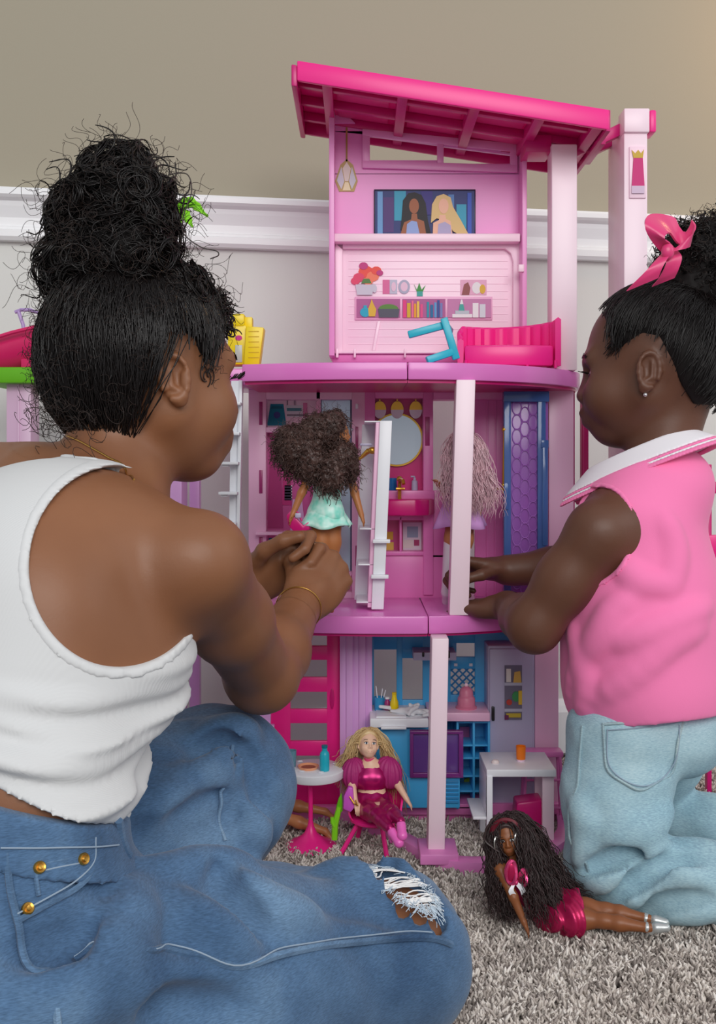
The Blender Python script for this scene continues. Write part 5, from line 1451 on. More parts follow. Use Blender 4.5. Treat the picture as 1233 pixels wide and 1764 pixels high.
for pts, r_, off in (([(1010, 1500), (1070, 1468), (1130, 1445)], .006, .004), ([(1020, 1555), (1080, 1525), (1150, 1490), (1200, 1485)], .007, .005), ([(1080, 1590), (1140, 1550), (1220, 1545)], .006, .004), ([(1150, 1380), (1185, 1400)], .006, .004)):
    fold(GJ, GJ0, pts, r_, .014, 'sub', off)
def gj_fn(ax):
    x, y, z = mesh3(ax); F = nband(GJ.grid(ax, .04), x, y, z, lambda a, b, c: -.0018*vnoise(a, b, c, 70, 8)-.0010*vnoise(a, b, c, 150, 6))
    return np.maximum(np.maximum(F, z-.252), .001-z)
glo, ghi = GJ0.bbox(.015)
gjeans = field_obj('jeans', gj_fn, glo, ghi, .0040, M_PALE, girl, it=1)
def gseam(name, pts, r=.0014, off=.0008, m_=None, n=36): return seam(name, pts, r, off, n, m_ or M_PSEAM, GJ, gjeans)
gseam('pocket_edge', [(1040, 1246), (1042, 1290), (1045, 1328), (1075, 1348), (1103, 1363), (1130, 1345), (1158, 1330), (1165, 1280), (1176, 1236)], .0018)
gseam('pocket_edge', [(1040, 1248), (1090, 1245), (1140, 1240), (1176, 1234)], .0018)
gseam('pocket_stitching', [(1046, 1258), (1090, 1255), (1140, 1250), (1172, 1244)], .0007, .0016, M_STITCH)
gseam('pocket_stitching', [(1047, 1256), (1050, 1322), (1104, 1355), (1152, 1324), (1168, 1250)], .0007, .0016, M_STITCH)
gseam('side_seam', [(1005, 1250), (1000, 1310), (998, 1380), (1000, 1440), (1012, 1500)], .0018)
gseam('side_seam', [(1060, 1588), (1120, 1598), (1180, 1612)], .0018); gseam('hem_stitching', [(1040, 1470), (1100, 1430)], .0006, .001)
# ear stud
pe = GHC+GHR@np.array([-.006, .085, -.042])*GS
pe = GHEAD.snap(pe[None], .0012)[0]
MB().ball(tuple(pe), .0026, u=10, v=8).build('ear_stud', mat('silver_stud', (230, 230, 236), 0.15, metal=0.9), girl)
for s in (-1, 1):
    MB().ball(GHC+GHR@np.array([.0690, s*.030, .002])*GS, .0115*GS).build('eye', MATS['eye_white'], girl)
    MB().ball(GHC+GHR@np.array([.0765, s*.031, .001])*GS, .0055*GS).build('iris', MATS['iris_brown'], girl)
    la = []
    for a in np.linspace(-1, 1, 26):
        p0 = GHC+GHR@np.array([.0895-.007*a*a, s*(.031+.014*a), .008-.003*a*a])*GS; dv = GHR@np.array([.006, s*.003*(a+.5), -.002])
        t = np.linspace(0, 1, 5)[:, None]; la.append(p0+dv*t+(GHR@np.array([0, 0, .003]))*t*t)
    strands_obj('eyelashes', np.array(la), .0005, M_HAIR, girl)
    br = []
    for a in np.linspace(-1, 1, 50):
        p0 = np.array([.0905-.009*a*a, s*(.032+.019*a), .027+.004*(1-a*a)+.002*tr.normal()])*GS; dv = np.array([-.001, s*.005, .002])
        t = np.linspace(0, 1, 4)[:, None]; br.append(GHC+(p0+dv*t)@GHR.T)
    br = np.array(br); br = GHEAD.snap(br.reshape(-1, 3), .0006, 5).reshape(br.shape)
    strands_obj('eyebrow', br, .0004, M_HAIR, girl)
MB().ball(GHC+GHR@np.array([.0975, 0, -.0535])*GS, np.array([.010, .019, .0065])*GS, Matrix(GHR.tolist())).build('lips', mat('lips_plum', (92, 50, 46), 0.4), girl)
# ---- girl's hair
GHL = [(-.25, .25), (.030, .25), (.052, .108), (.056, .085), (.040, .055), (.030, .030), (.020, .010), (.014, .030), (-.010, .042), (-.030, .035), (-.044, .000), (-.052, -.030), (-.064, -.062), (-.25, -.080)]
GCAP = Field(); GCAP.el((-.016, 0, .034), (.102, .082, .094), k=.02); GCAP.el((-.036, 0, .006), (.076, .076, .080), k=.03); GCAP.el((-.040, 0, -.035), (.058, .060, .05), k=.03)
GCAP = GCAP.xf(GHR, GHC, GS)
def gcap_fn(ax):
    x, y, z = mesh3(ax); F = np.minimum(GCAP.grid(ax), GHEAD.grid(ax)-.0012)
    lx, ly, lz = to_local(GHR, GHC, GS, x, y, z); g = poly2d(GHL, lx, lz)*GS
    F = F+.006*np.clip(1+g/.022, 0, 1)**2
    return np.maximum(F, g*.6)
cap_g = field_obj('hair', gcap_fn, GHC-.14, GHC+.14, .0026, M_HAIRC, girl, it=1)
PUFC = GHC+np.array([.078, .005, .138])
ghl3 = [(.055, .0, .100), (.050, .04, .090), (.038, .066, .050), (.028, .074, .025), (.0, .080, .040), (-.03, .080, .03), (-.046, .072, -.0), (-.06, .058, -.05), (-.085, .03, -.07), (-.09, .0, -.075)]
tipl = tuple(((PUFC-[.012, 0, .045])-GHC)@GHR/GS)
G = combed(GCAP, GHR, GHC, ghl3, tipl, 2900, 51, sc=GS, npt=11, off=.0012)
hsub(link_mesh('combed_strands', strands_mesh('combed_strands', G, .0005, 3), M_HAIR), cap_g)
# soft edge hairs along the temple
A_ = np.array([(.030+.03*bn.random()-.02*q, .070+.01*bn.random(), .02+.06*q) for q in bn.random(170)])*GS
A_ = GHEAD.snap(A_@GHR.T+GHC, .0008); dv = GHR@nrm((-.75, 0, .6))
t = np.linspace(0, 1, 8)[None, :, None]; P = A_[:, None]+dv*t*.024+bn.normal(size=(len(A_), 1, 3))*.003*t
P = GHEAD.snap(P.reshape(-1, 3), .0015, 4).reshape(P.shape)
hsub(link_mesh('edge_hairs', strands_mesh('edge_hairs', P, .00035, 3), M_HAIR), cap_g)
PUF = [(PUFC, np.array([.062, .062, .056])), (PUFC+[.03, 0, -.015], np.array([.055, .06, .05])), (PUFC+[-.022, -.01, .004], np.array([.042, .045, .045])), (PUFC+[.02, 0, .02], np.array([.05, .05, .045])), (PUFC+[-.014, -.006, -.040], np.array([.040, .046, .026]))]
PF = Field()
for c_, r_ in PUF: PF.el(c_, r_*.88, k=.015)
PF.rc(GHC+GHR@np.array([-.04, 0, .07])*GS, PUFC, .038, .040, k=.02)
plo, phi = PF.bbox(.012)
hsub(field_obj('hair_puff', lambda ax: nband(PF.grid(ax), *mesh3(ax), lambda a, b, c: -.0025*vnoise(a, b, c, 260, 19)-.0015*vnoise(a, b, c, 520, 29)), plo, phi, .003, M_HAIRC, None, it=0), cap_g)
A_, N_ = on_ellipsoids(PUF, 1900, 61)
P1 = curls(A_-N_*.012, N_, 0, .020, .0034, 2.2, 15, 62, spread=.8)
hsub(link_mesh('puff_coils', strands_mesh('puff_coils', P1, .0007, 3), M_HAIR), cap_g)
A_, N_ = on_ellipsoids(PUF, 500, 63)
P1 = curls(A_, N_, 0, .016, .003, 1.8, 14, 64, spread=.8)
hsub(link_mesh('flyaway_frizz', strands_mesh('flyaway_frizz', P1, .0003, 3), M_HAIRF), cap_g)
# ---- hair bow: two satin loops, a knot and a tail
M_SATIN = mat('pink_satin_ribbon', (226, 58, 122), 0.32, 0.5, sheen=0.2)
def ribbon(pts, wv, width, thick=.0012, n=24):
    """flat band along pts; wv = direction of its width at each point"""
    P = resample(pts, n); Wv = resample(wv, n); Wv /= np.linalg.norm(Wv, axis=1, keepdims=True)
    T = np.gradient(P, axis=0); T /= np.linalg.norm(T, axis=1, keepdims=True); Nn = np.cross(T, Wv)
    wd = np.interp(np.linspace(0, 1, n), np.linspace(0, 1, len(width)), width)
    mb = MB(); b = bmesh.new(); rg = []
    for i in range(n):
        rg.append([b.verts.new(P[i]+Wv[i]*wd[i]*a+Nn[i]*thick*c_) for a, c_ in ((-1, -1), (-.5, -1), (0, -1), (.5, -1), (1, -1), (1, 1), (.5, 1), (0, 1), (-.5, 1), (-1, 1))])
    for i in range(n-1):
        for k in range(10): b.faces.new([rg[i][k], rg[i][(k+1) % 10], rg[i+1][(k+1) % 10], rg[i+1][k]])
    b.faces.new(rg[0][::-1]); b.faces.new(rg[-1]); bmesh.ops.recalc_face_normals(b, faces=b.faces); mb._merge(b); return mb
bow = ribbon([W(1152, 434, 1.235), W(1128, 402, 1.215), W(1136, 386, 1.225), W(1165, 398, 1.24), W(1190, 402, 1.235), W(1186, 414, 1.222), W(1152, 434, 1.228)],
             [(.8, -.2, .45), (.75, -.1, -.5), (.6, -.3, -.7), (.2, -.2, -.95), (.1, -.2, .95), (.5, -.1, .85), (.8, -.2, .45)], [.006, .014, .017, .019, .014, .012, .006], n=40).build('hair_bow', M_SATIN, girl)
o = ribbon([W(1150, 432, 1.235), W(1136, 450, 1.222), W(1118, 472, 1.222), W(1106, 490, 1.228)], [(.85, .0, .45), (.85, .0, .5), (.85, -.1, .45), (.85, -.1, .35)], [.008, .014, .018, .020]).build('bow_tail', M_SATIN); o.parent = bow
o = ribbon([W(1152, 430, 1.24), W(1160, 448, 1.232), W(1152, 470, 1.236), W(1142, 486, 1.245)], [(.85, .1, .3), (.85, .1, .4), (.8, -.2, .4), (.8, -.3, .3)], [.007, .011, .013, .014]).build('bow_tail', M_SATIN); o.parent = bow
o = MB().ball(W(1150, 433, 1.225), (.008, .006, .010)).build('bow_knot', M_SATIN); o.parent = bow
# ------------------------------------------------------------------ fashion dolls
DSK_A = mat('doll_skin_brown', (178, 112, 66), 0.4, 0.4); DSK_T = mat('doll_skin_tan', (190, 128, 84), 0.4, 0.4); DSK_F = mat('doll_skin_peach', (240, 196, 168), 0.4, 0.4); DSK_D = mat('doll_skin_deep', (140, 84, 50), 0.4, 0.4)
def doll_body(J_, parent, skin, hs=.165, face=None, lip=(190, 70, 90), eye=(60, 40, 30), h=.0016):
    f = Field()
    up = nrm(np.array(J_['neck'])-J_['hip']); side = np.array(J_['shL'], float)-J_['shR']; fw = np.cross(side, up); fw = nrm(fw)
    R = basis(fw, up)
    f.el(J_['chest'], (.0155, .0235, .022), R, k=.012); f.el(J_['waist'], (.0115, .0150, .020), R, k=.014); f.el(J_['hip'], (.0165, .0225, .018), R, k=.012)
    for s in (1, -1): f.sp(np.array(J_['chest'])+R@np.array([.0105, s*.010, -.002]), .0085, k=.008)
    f.rc(J_['neck'], np.array(J_['head'])+J_['HR']@np.array([-.02, 0, -.06])*hs, .0058, .0055, k=.006)
    f.rc(J_['chest'], J_['neck'], .012, .0058, k=.010)
    for s in 'LR':
        f.rc(J_['chest'], J_['sh'+s], .010, .0075, k=.010)
        f.chain([(J_['sh'+s], .0072), (J_['el'+s], .0054)], k=.004); f.chain([(J_['el'+s], .0056), (J_['wr'+s], .0038)], k=.003)
        d = nrm(np.array(J_['wr'+s])-J_['el'+s]); p = np.array(J_['wr'+s])
        f.el(p+d*.006, (.0085, .0048, .0026), basis(d, (0.3, .2, 1)), k=.003)
        q = basis(d, (0.3, .2, 1))
        for i in range(4): f.rc(p+d*.010+q[:, 1]*(i-1.5)*.0024, p+d*(.0185-.001*abs(i-1.2))+q[:, 1]*(i-1.5)*.0030-q[:, 2]*.002, .0012, .0009, k=.0006)
        f.rc(p+d*.004+q[:, 1]*.004, p+d*.011+q[:, 1]*.0085, .0013, .001, k=.001)
        hp = np.array(J_['hip'])*.55+np.array(J_['hp'+s])*.45
        f.chain([(J_['hp'+s], .0125), (np.array(J_['hp'+s])*.5+np.array(J_['kn'+s])*.5, .0105), (J_['kn'+s], .0078)], k=.008)
        f.chain([(J_['kn'+s], .0078), (np.array(J_['kn'+s])*.65+np.array(J_['an'+s])*.35, .0082), (J_['an'+s], .0048)], k=.005)
        a = np.array(J_['an'+s]); t = np.array(J_['to'+s]); f.rc(a, t, .0046, .0036, k=.004)
    hd = head_field().xf(J_['HR'], J_['head'], hs)
    f.add(hd)
    HCd = np.array(J_['head'], float)
    b = tiled_body('body', f, [(HCd, .026, .0009)], h, skin, parent)
    if face:
        HRd = J_['HR']; A = lambda x, y, z: HCd+HRd@np.array([x, y, z])*hs
        for s in (1, -1):
            e = MB().ball(A(.083, s*.031, .004), np.array([.006, .0155, .0095])*hs, Matrix(HRd.tolist()), 12, 8).build('eye', mat('doll_eye_white', (240, 240, 240), 0.3)); e.parent = b
            e = MB().ball(A(.0865, s*.031, .004), np.array([.0045, .0085, .0085])*hs, Matrix(HRd.tolist()), 10, 8).build('iris', mat('doll_iris_%d' % eye[0], eye, 0.3)); e.parent = b
            e = MB().tube([A(.086-.006*k*k, s*(.031+.018*k), .0145-.004*k*k) for k in np.linspace(-1, 1, 7)], .0026*hs, 5).build('eyeliner', mat('doll_liner', (30, 20, 20), 0.5)); e.parent = b
            e = MB().tube([A(.090-.008*k*k, s*(.033+.019*k), .034-.004*k*k) for k in np.linspace(-1, 1, 7)], .0022*hs, 5).build('eyebrow', mat('doll_brow', (70, 44, 30), 0.6)); e.parent = b
        e = MB().ball(A(.096, 0, -.061), np.array([.008, .020, .0085])*hs, Matrix(HRd.tolist()), 12, 8).build('lips', mat('doll_lips_%d' % lip[0], lip, 0.3)); e.parent = b
    return f, hd, b
def garment(name, base, lo, hi, fn, m_, parent, h=.0012):
    return field_obj(name, lambda ax: fn(base.grid(ax), *mesh3(ax)), lo, hi, h, m_, parent, it=1)
def doll_hair(name, J_, hd, guides, n, m_, parent, wave=.002, turns=5, rad=.00055, spread=.012, npt=24, seed=1, hs=.165, front=.35, core=True):
    """guides: list of world polylines; strands leave the scalp and follow one"""
    r = np.random.default_rng(seed); HRd, C = J_['HR'], np.array(J_['head'], float)
    v = r.normal(size=(n*4, 3)); v /= np.linalg.norm(v, axis=1, keepdims=True)
    v = v[((v[:, 0] < front) | (v[:, 2] > .75)) & (v[:, 2] > -.35)][:n]; n = len(v)
    rt = C+(v*np.array([.104, .082, .096])*hs+np.array([-.012, 0, .032])*hs)@HRd.T
    gs = [resample(g, npt) for g in guides]
    cap = Field(); cap.el((-.012, 0, .034), (.110, .088, .100), k=.01); cap.el((-.03, 0, -.01), (.09, .08, .09), k=.02); cap = cap.xf(HRd, C, hs)
    def capf(ax):
        x, y, z = mesh3(ax); lx, ly, lz = to_local(HRd, C, hs, x, y, z)
        g = poly2d([(-.3, .3), (.05, .3), (.070, .105), (.066, .075), (.040, .045), (.018, .0), (-.02, -.08), (-.3, -.12)], lx, lz)*hs
        return np.maximum(cap.grid(ax), g)
    o = field_obj(name, capf, C-.03, C+.03, .0009, m_, parent, it=1)
    out = np.zeros((n, npt, 3)); t = np.linspace(0, 1, npt)
    w = np.clip(t*2.6, 0, 1); w = w*w*(3-2*w)
    for i in range(n):
        side_ = v[i, 1]; k = r.integers(len(gs)); g = gs[k]
        # prefer guides on the strand's own side
        if len(gs) > 1:
            dd = [np.linalg.norm(q[5]-rt[i])+.012*r.random() for q in gs]; g = gs[int(np.argmin(dd))]
        end = .72+.28*r.random(); gi = np.stack([np.interp(t*end, t, g[:, c]) for c in range(3)], 1)
        off = r.normal(size=3)*spread
        bump = np.array(v[i])@HRd.T*.006
        ph = r.random()*6.28; a = nrm(r.normal(size=3)); b_ = nrm(np.cross(a, r.normal(size=3)))
        path = rt[i][None]*(1-w[:, None])+(gi+off*(.35+.65*t[:, None]))*w[:, None]+bump*np.sin(np.clip(t*2.6, 0, 1)*PI)[:, None]
        path = path+(a*np.cos(t*turns*6.28+ph)[:, None]+b_*np.sin(t*turns*6.28+ph)[:, None])*wave*np.clip(t*3, 0, 1)[:, None]
        out[i] = path
    fl = out.reshape(-1, 3); d = hd.pts(fl); ins = d < .0012
    if ins.any(): fl[ins] = hd.snap(fl[ins], .0016, 4)
    out = fl.reshape(n, npt, 3)
    rr = np.interp(t, [0, .7, 1], [rad, rad, rad*.35])[None].repeat(n, 0)
    s_ = link_mesh('hair_strands', strands_mesh('hair_strands', out, rr, 3), m_); s_.parent = o
    return o
def dj(**k): return {a: (np.asarray(b, float)) for a, b in k.items()}

# ---- 1: curly doll in mint dress held by the woman
Yd1 = 1.362
d1 = thing('doll', 'doll with big curly dark hair and mint satin dress held in the woman\'s hands', 'doll', tuple(W(565, 1060, Yd1)))
J1 = dj(head=W(581, 748, Yd1), HR=basis((.92, .38, .03), (0, 0, 1)), neck=W(569, 786, Yd1), chest=W(566, 815, Yd1), waist=W(563, 852, Yd1), hip=W(561, 884, Yd1),
        shR=W(598, 803, Yd1+.012), shL=W(541, 803, Yd1-.012), elR=W(611, 850, Yd1+.01), wrR=W(622, 886, Yd1), elL=W(519, 850, Yd1-.015), wrL=W(505, 884, Yd1-.02),
        hpL=W(550, 902, Yd1-.006), hpR=W(573, 902, Yd1+.006), knL=W(557, 968, Yd1-.004), knR=W(572, 968, Yd1+.004), anL=W(560, 1036, Yd1), anR=W(571, 1036, Yd1+.004), toL=W(558, 1052, Yd1+.012), toR=W(571, 1052, Yd1+.016))
f1, h1, b1 = doll_body(J1, d1, DSK_A)
M_MINT = mat('mint_satin', (128, 226, 206), 0.35, 0.5, var=0.5, vscale=110, rgb2=(214, 248, 238), sheen=0.3, detail=1.0)
lo, hi = W(500, 920, Yd1-.05), W(640, 780, Yd1+.05); lo, hi = np.minimum(lo, hi), np.maximum(lo, hi)
Dn1 = Field(); Dn1.el(J1['chest'], (.0175, .0245, .023), basis((.5, .8, 0), (0, 0, 1)), k=.012); Dn1.el(J1['waist'], (.0145, .018, .021), basis((.5, .8, 0), (0, 0, 1)), k=.014); Dn1.el(J1['hip']+[0, 0, -.002], (.021, .026, .022), basis((.5, .8, 0), (0, 0, 1)), k=.012)
dr = garment('dress', Dn1, lo, hi, lambda F, x, y, z: np.maximum(np.maximum(F-.0012, W(0, 893, Yd1)[2]-z), z-W(0, 800, Yd1)[2]), M_MINT, d1)
def ruffle(name, c, r0, r1, z0, z1, waves, amp, m_, parent, sx=1.0, sy=.85, n=96, rows=6):
    V, Q = [], []
    for i in range(rows):
        t = i/(rows-1); rad = r0+(r1-r0)*t
        for k in range(n):
            a = 2*PI*k/n; rr_ = rad*(1+amp*t*math.sin(a*waves+math.sin(a*2)*.8)); V.append((c[0]+rr_*sx*math.cos(a), c[1]+rr_*sy*math.sin(a), z0+(z1-z0)*t+.0025*t*math.sin(a*waves*.5+1)))
    for i in range(rows-1):
        for k in range(n): Q.append((i*n+k, i*n+(k+1) % n, (i+1)*n+(k+1) % n, (i+1)*n+k))
    me = fast_mesh(name, np.array(V), np.array(Q)); o = link_mesh(name, me, m_); reparent(o, parent)
    sd = o.modifiers.new('cloth', 'SOLIDIFY'); sd.thickness = .0007; return o
c_ = J1['hip']
ruffle('ruffle', (c_[0], c_[1]), .023, .0335, W(0, 879, Yd1)[2], W(0, 907, Yd1)[2], 7, .09, M_MINT, d1)
ruffle('shoulder_ruffle', (W(545, 0, Yd1)[0], Yd1-.008), .008, .0125, W(0, 800, Yd1)[2], W(0, 826, Yd1)[2], 4, .12, M_MINT, d1)
M_DHAIR1 = mat('doll_hair_dark_brown', (92, 66, 60), 0.45, 0.5, var=.5, vscale=60)
CURL = [(W(px, py, Yd1+dy), np.array([rx, ry, rz_])*Yd1/FOC) for px, py, dy, rx, ry, rz_ in ((515, 775, -.012, 42, 34, 44), (553, 745, .0, 40, 34, 36), (576, 733, .002, 22, 30, 28), (590, 790, -.012, 26, 26, 34), (570, 815, -.026, 24, 16, 34), (497, 765, .0, 26, 26, 34), (535, 800, -.015, 32, 26, 34), (606, 806, -.004, 13, 18, 26))]
CF = Field()
for c0, r0 in CURL: CF.el(c0, r0*.92, k=.006)
# leave the face open
fc_ = J1['head']+J1['HR']@np.array([.110, -.03, -.02])*.165; CF.sp(fc_, .0160, k=.003, op='sub')
lo, hi = CF.bbox(.008)
hr1 = field_obj('hair', lambda ax: nband(CF.grid(ax), *mesh3(ax), lambda a, b, c: -.0018*vnoise(a, b, c, 620, 77)-.0012*vnoise(a, b, c, 1150, 78), .008), lo, hi, .0013, M_DHAIR1, d1, it=0)
A_, N_ = on_ellipsoids(CURL, 1700, 71)
fo = np.linalg.norm(A_-fc_, axis=1) > .0185; A_, N_ = A_[fo], N_[fo]
P = curls(A_-N_*.004, N_, 0, .011, .0021, 1.5, 11, 72, droop=.5, spread=.8)
hsub(link_mesh('hair_curls', strands_mesh('hair_curls', P, .00052, 3), M_DHAIR1), hr1)
A_, N_ = on_ellipsoids(CURL, 420, 73); fo = np.linalg.norm(A_-fc_, axis=1) > .0185; A_, N_ = A_[fo], N_[fo]
hsub(link_mesh('hair_flyaways', strands_mesh('hair_flyaways', curls(A_, N_, 0, .012, .002, 1.2, 12, 74, spread=.8), .0002, 3), M_DHAIR1), hr1)
# toy purse in her hand
pu = thing('toy_purse', 'tiny magenta toy purse dangling from the curly doll\'s left hand', 'purse', tuple(W(515, 915, Yd1-.02)))
Yp = Yd1-.02
ppoly([(493, 888), (500, 880), (508, 890), (522, 905), (532, 898), (534, 912), (522, 916), (505, 915), (496, 905)], Yp, .010, .0015).build('purse_body', P_HOTD, pu)
MB().tube([W(500, 888, Yp), W(506, 878, Yp-.002), W(514, 884, Yp), W(520, 898, Yp)], .0012, 6).build('purse_strap', P_HOTD, pu)
pbox(508, 518, 884, 892, Yp-.003, .004, .0008).build('purse_clasp', P_FRIDGE, pu)

# ---- 2: pink-haired doll behind the post, held by the girl
Yd2 = 1.478
d2 = thing('doll', 'doll with long pastel pink hair and lilac dress standing behind the front post', 'doll', tuple(W(800, 1050, Yd2)))
J2 = dj(head=W(798, 768, Yd2), HR=basis((-.3, .95, 0), (0, 0, 1)), neck=W(798, 802, Yd2), chest=W(796, 828, Yd2), waist=W(794, 858, Yd2), hip=W(792, 884, Yd2),
        shL=W(771, 818, Yd2), shR=W(822, 818, Yd2), elL=W(768, 850, Yd2+.004), wrL=W(755, 834, Yd2-.02), elR=W(828, 856, Yd2), wrR=W(824, 890, Yd2-.01),
        hpL=W(781, 898, Yd2), hpR=W(803, 898, Yd2), knL=W(776, 960, Yd2), knR=W(800, 960, Yd2), anL=W(770, 1020, Yd2), anR=W(796, 1020, Yd2), toL=W(768, 1036, Yd2+.012), toR=W(796, 1036, Yd2+.012))
f2, h2, b2 = doll_body(J2, d2, DSK_T)
M_LILD = mat('lilac_doll_fabric', (214, 160, 224), 0.6, 0.3)
Dn2 = Field(); B2 = basis((-.3, .95, 0), (0, 0, 1)); Dn2.el(J2['chest'], (.018, .026, .024), B2, k=.012); Dn2.el(J2['waist'], (.016, .020, .021), B2, k=.014)
lo, hi = W(730, 915, Yd2-.05), W(860, 800, Yd2+.05); lo, hi = np.minimum(lo, hi), np.maximum(lo, hi)
garment('dress', Dn2, lo, hi, lambda F, x, y, z: np.maximum(F-.001, z-W(0, 812, Yd2)[2]), M_LILD, d2)
ruffle('skirt', (J2['hip'][0], J2['hip'][1]), .019, .038, W(0, 850, Yd2)[2], W(0, 908, Yd2)[2], 6, .06, M_LILD, d2)
Bt = Field()
for s in 'LR': Bt.chain([(J2['kn'+s]+[0, 0, .02], .0105), (J2['an'+s], .0085)], k=.004); Bt.rc(J2['an'+s], J2['to'+s], .008, .006, k=.004)
lo, hi = Bt.bbox(.004); field_obj('boots', lambda ax: Bt.grid(ax), lo, hi, .0013, mat('white_doll_boots', (232, 226, 234), 0.3), d2)
M_PKHAIR = mat('doll_hair_pastel_pink', (255, 214, 224), 0.4, 0.5, var=.3, vscale=70)
gd = [[W(798+dx*.4, 745, Yd2-.012), W(798+dx, 780, Yd2-.026), W(800+dx*1.25, 820, Yd2-.03), W(804+dx*1.5, 855, Yd2-.03), W(808+dx*1.35, 888, Yd2-.026)] for dx in (-26, -10, 8, 24, 36)]
doll_hair('hair', J2, h2, gd, 700, M_PKHAIR, d2, wave=.0028, turns=3, spread=.006, seed=4, front=.5)

# ---- 3: blonde doll sitting on the pink chair
Yd3 = 1.40
d3 = thing('doll', 'blonde doll in magenta metallic outfit sitting on the small pink chair', 'doll', tuple(W(640, 1400, 1.39)))
J3 = dj(head=W(634, 1283, Yd3+.004), HR=basis((.18, -.92, .34), (.05, .3, 1)), neck=W(637, 1313, Yd3), chest=W(638, 1335, Yd3), waist=W(640, 1362, Yd3-.002), hip=W(642, 1384, Yd3-.010),
        shR=W(611, 1325, Yd3), shL=W(664, 1323, Yd3), elR=W(606, 1350, Yd3-.014), wrR=W(612, 1382, Yd3-.026), elL=W(684, 1350, Yd3-.008), wrL=W(700, 1376, Yd3-.014),
        hpR=W(632, 1394, Yd3-.018), hpL=W(654, 1392, Yd3-.018), knR=W(650, 1405, Yd3-.072), knL=W(673, 1398, Yd3-.072), anR=W(671, 1427, Yd3-.118), anL=W(690, 1415, Yd3-.118), toR=W(682, 1444, Yd3-.128), toL=W(692, 1432, Yd3-.128))
f3, h3, b3 = doll_body(J3, d3, DSK_F, face=True, lip=(210, 90, 120), eye=(50, 60, 80))
M_MAGM = mat('magenta_metallic', (176, 20, 104), 0.3, 0.5, metal=0.45); M_MAGF = mat('magenta_chiffon', (176, 44, 118), 0.55, 0.4)
B3 = basis((.1, -.98, .1), (0, .1, 1))
T3 = Field(); T3.el(J3['chest'], (.0175, .0245, .023), B3, k=.012); T3.el(J3['waist']+[0, 0, .006], (.0135, .017, .014), B3, k=.014)
for s in (1, -1): T3.sp(J3['chest']+B3@np.array([.011, s*.010, -.002]), .010, k=.008)
T3.rc(J3['chest'], J3['neck']+[0, 0, .001], .012, .0072, k=.010)
lo, hi = W(590, 1375, Yd3-.05), W(690, 1300, Yd3+.05); lo, hi = np.minimum(lo, hi), np.maximum(lo, hi)
top3 = garment('crop_top', T3, lo, hi, lambda F, x, y, z: np.maximum(np.maximum(F-.0008, W(0, 1357, Yd3)[2]-z), z-W(0, 1309, Yd3)[2]), M_MAGM, d3)
MB().lathe([(.0072, -.004), (.0075, 0), (.0072, .004)], tuple(J3['neck']+[-.001, -.001, .003]), 20).build('collar_band', mat('pink_collar', (232, 80, 130), 0.4), d3)
for s in 'RL':
    PS = Field(); m_ = J3['sh'+s]*.6+J3['el'+s]*.4; PS.el(m_, (.0165, .015, .020), k=.006); PS.sp(J3['sh'+s]+[0, 0, .003], .012, k=.01)
    lo, hi = PS.bbox(.005); o = field_obj('puff_sleeve', lambda ax: nband(PS.grid(ax), *mesh3(ax), lambda a, b, c: -.0008*np.sin(np.arctan2(b-m_[1], a-m_[0])*14), .006), lo, hi, .0012, M_MAGF, d3)
P3_ = Field(); P3_.el(J3['hip'], (.019, .025, .0195), B3, k=.012); P3_.el(J3['waist']+[0, 0, -.010], (.0135, .0175, .014), B3, k=.012)
for s in 'LR':
    P3_.chain([(J3['hp'+s], .0146), (J3['hp'+s]*.5+J3['kn'+s]*.5, .0124), (J3['kn'+s], .0094)], k=.0035); P3_.chain([(J3['kn'+s], .0094), (J3['kn'+s]*.6+J3['an'+s]*.4, .0094), (J3['an'+s], .0062)], k=.003)
lo, hi = P3_.bbox(.004)
field_obj('trousers', lambda ax: nband(P3_.grid(ax), *mesh3(ax), lambda a, b, c: -.0006*vnoise(a, b, c, 420, 12), .006), lo, hi, .0013, M_MAGM, d3)
M_PKSH = mat('bubblegum_pink_shoe', (246, 110, 200), 0.3)
for s in 'LR':
    SH = Field(); a, t = J3['an'+s], J3['to'+s]; SH.rc(a*.6+t*.4, t+(t-a)*.35, .0062, .0056, k=.004); SH.rc(a+[0, .004, -.004], a+[0.002, .002, -.018], .0032, .0018, k=.003); SH.sp(t+(t-a)*.5, .0055, k=.004)
    lo, hi = SH.bbox(.004); field_obj('shoe', lambda ax: SH.grid(ax), lo, hi, .001, M_PKSH, d3)
M_BLOND = mat('doll_hair_blonde', (236, 208, 156), 0.38, 0.5, var=.35, vscale=60, rgb2=(206, 170, 116))
gd = [[W(626, 1268, Yd3+.01), W(608, 1285, Yd3+.006), W(600, 1305, Yd3+.004), W(588, 1322, Yd3+.012), W(580, 1345, Yd3+.012)], [W(640, 1262, Yd3+.012), W(660, 1285, Yd3+.012), W(672, 1315, Yd3+.016), W(680, 1345, Yd3+.022), W(686, 1400, Yd3+.03)],
      [W(634, 1268, Yd3+.02), W(636, 1300, Yd3+.026), W(640, 1340, Yd3+.03), W(660, 1400, Yd3+.034), W(690, 1440, Yd3+.034)], [W(628, 1268, Yd3+.02), W(615, 1300, Yd3+.024), W(602, 1330, Yd3+.024), W(590, 1365, Yd3+.026)]]
doll_hair('hair', J3, h3, gd, 700, M_BLOND, d3, wave=.0016, turns=2.5, spread=.0055, seed=6, front=.30)
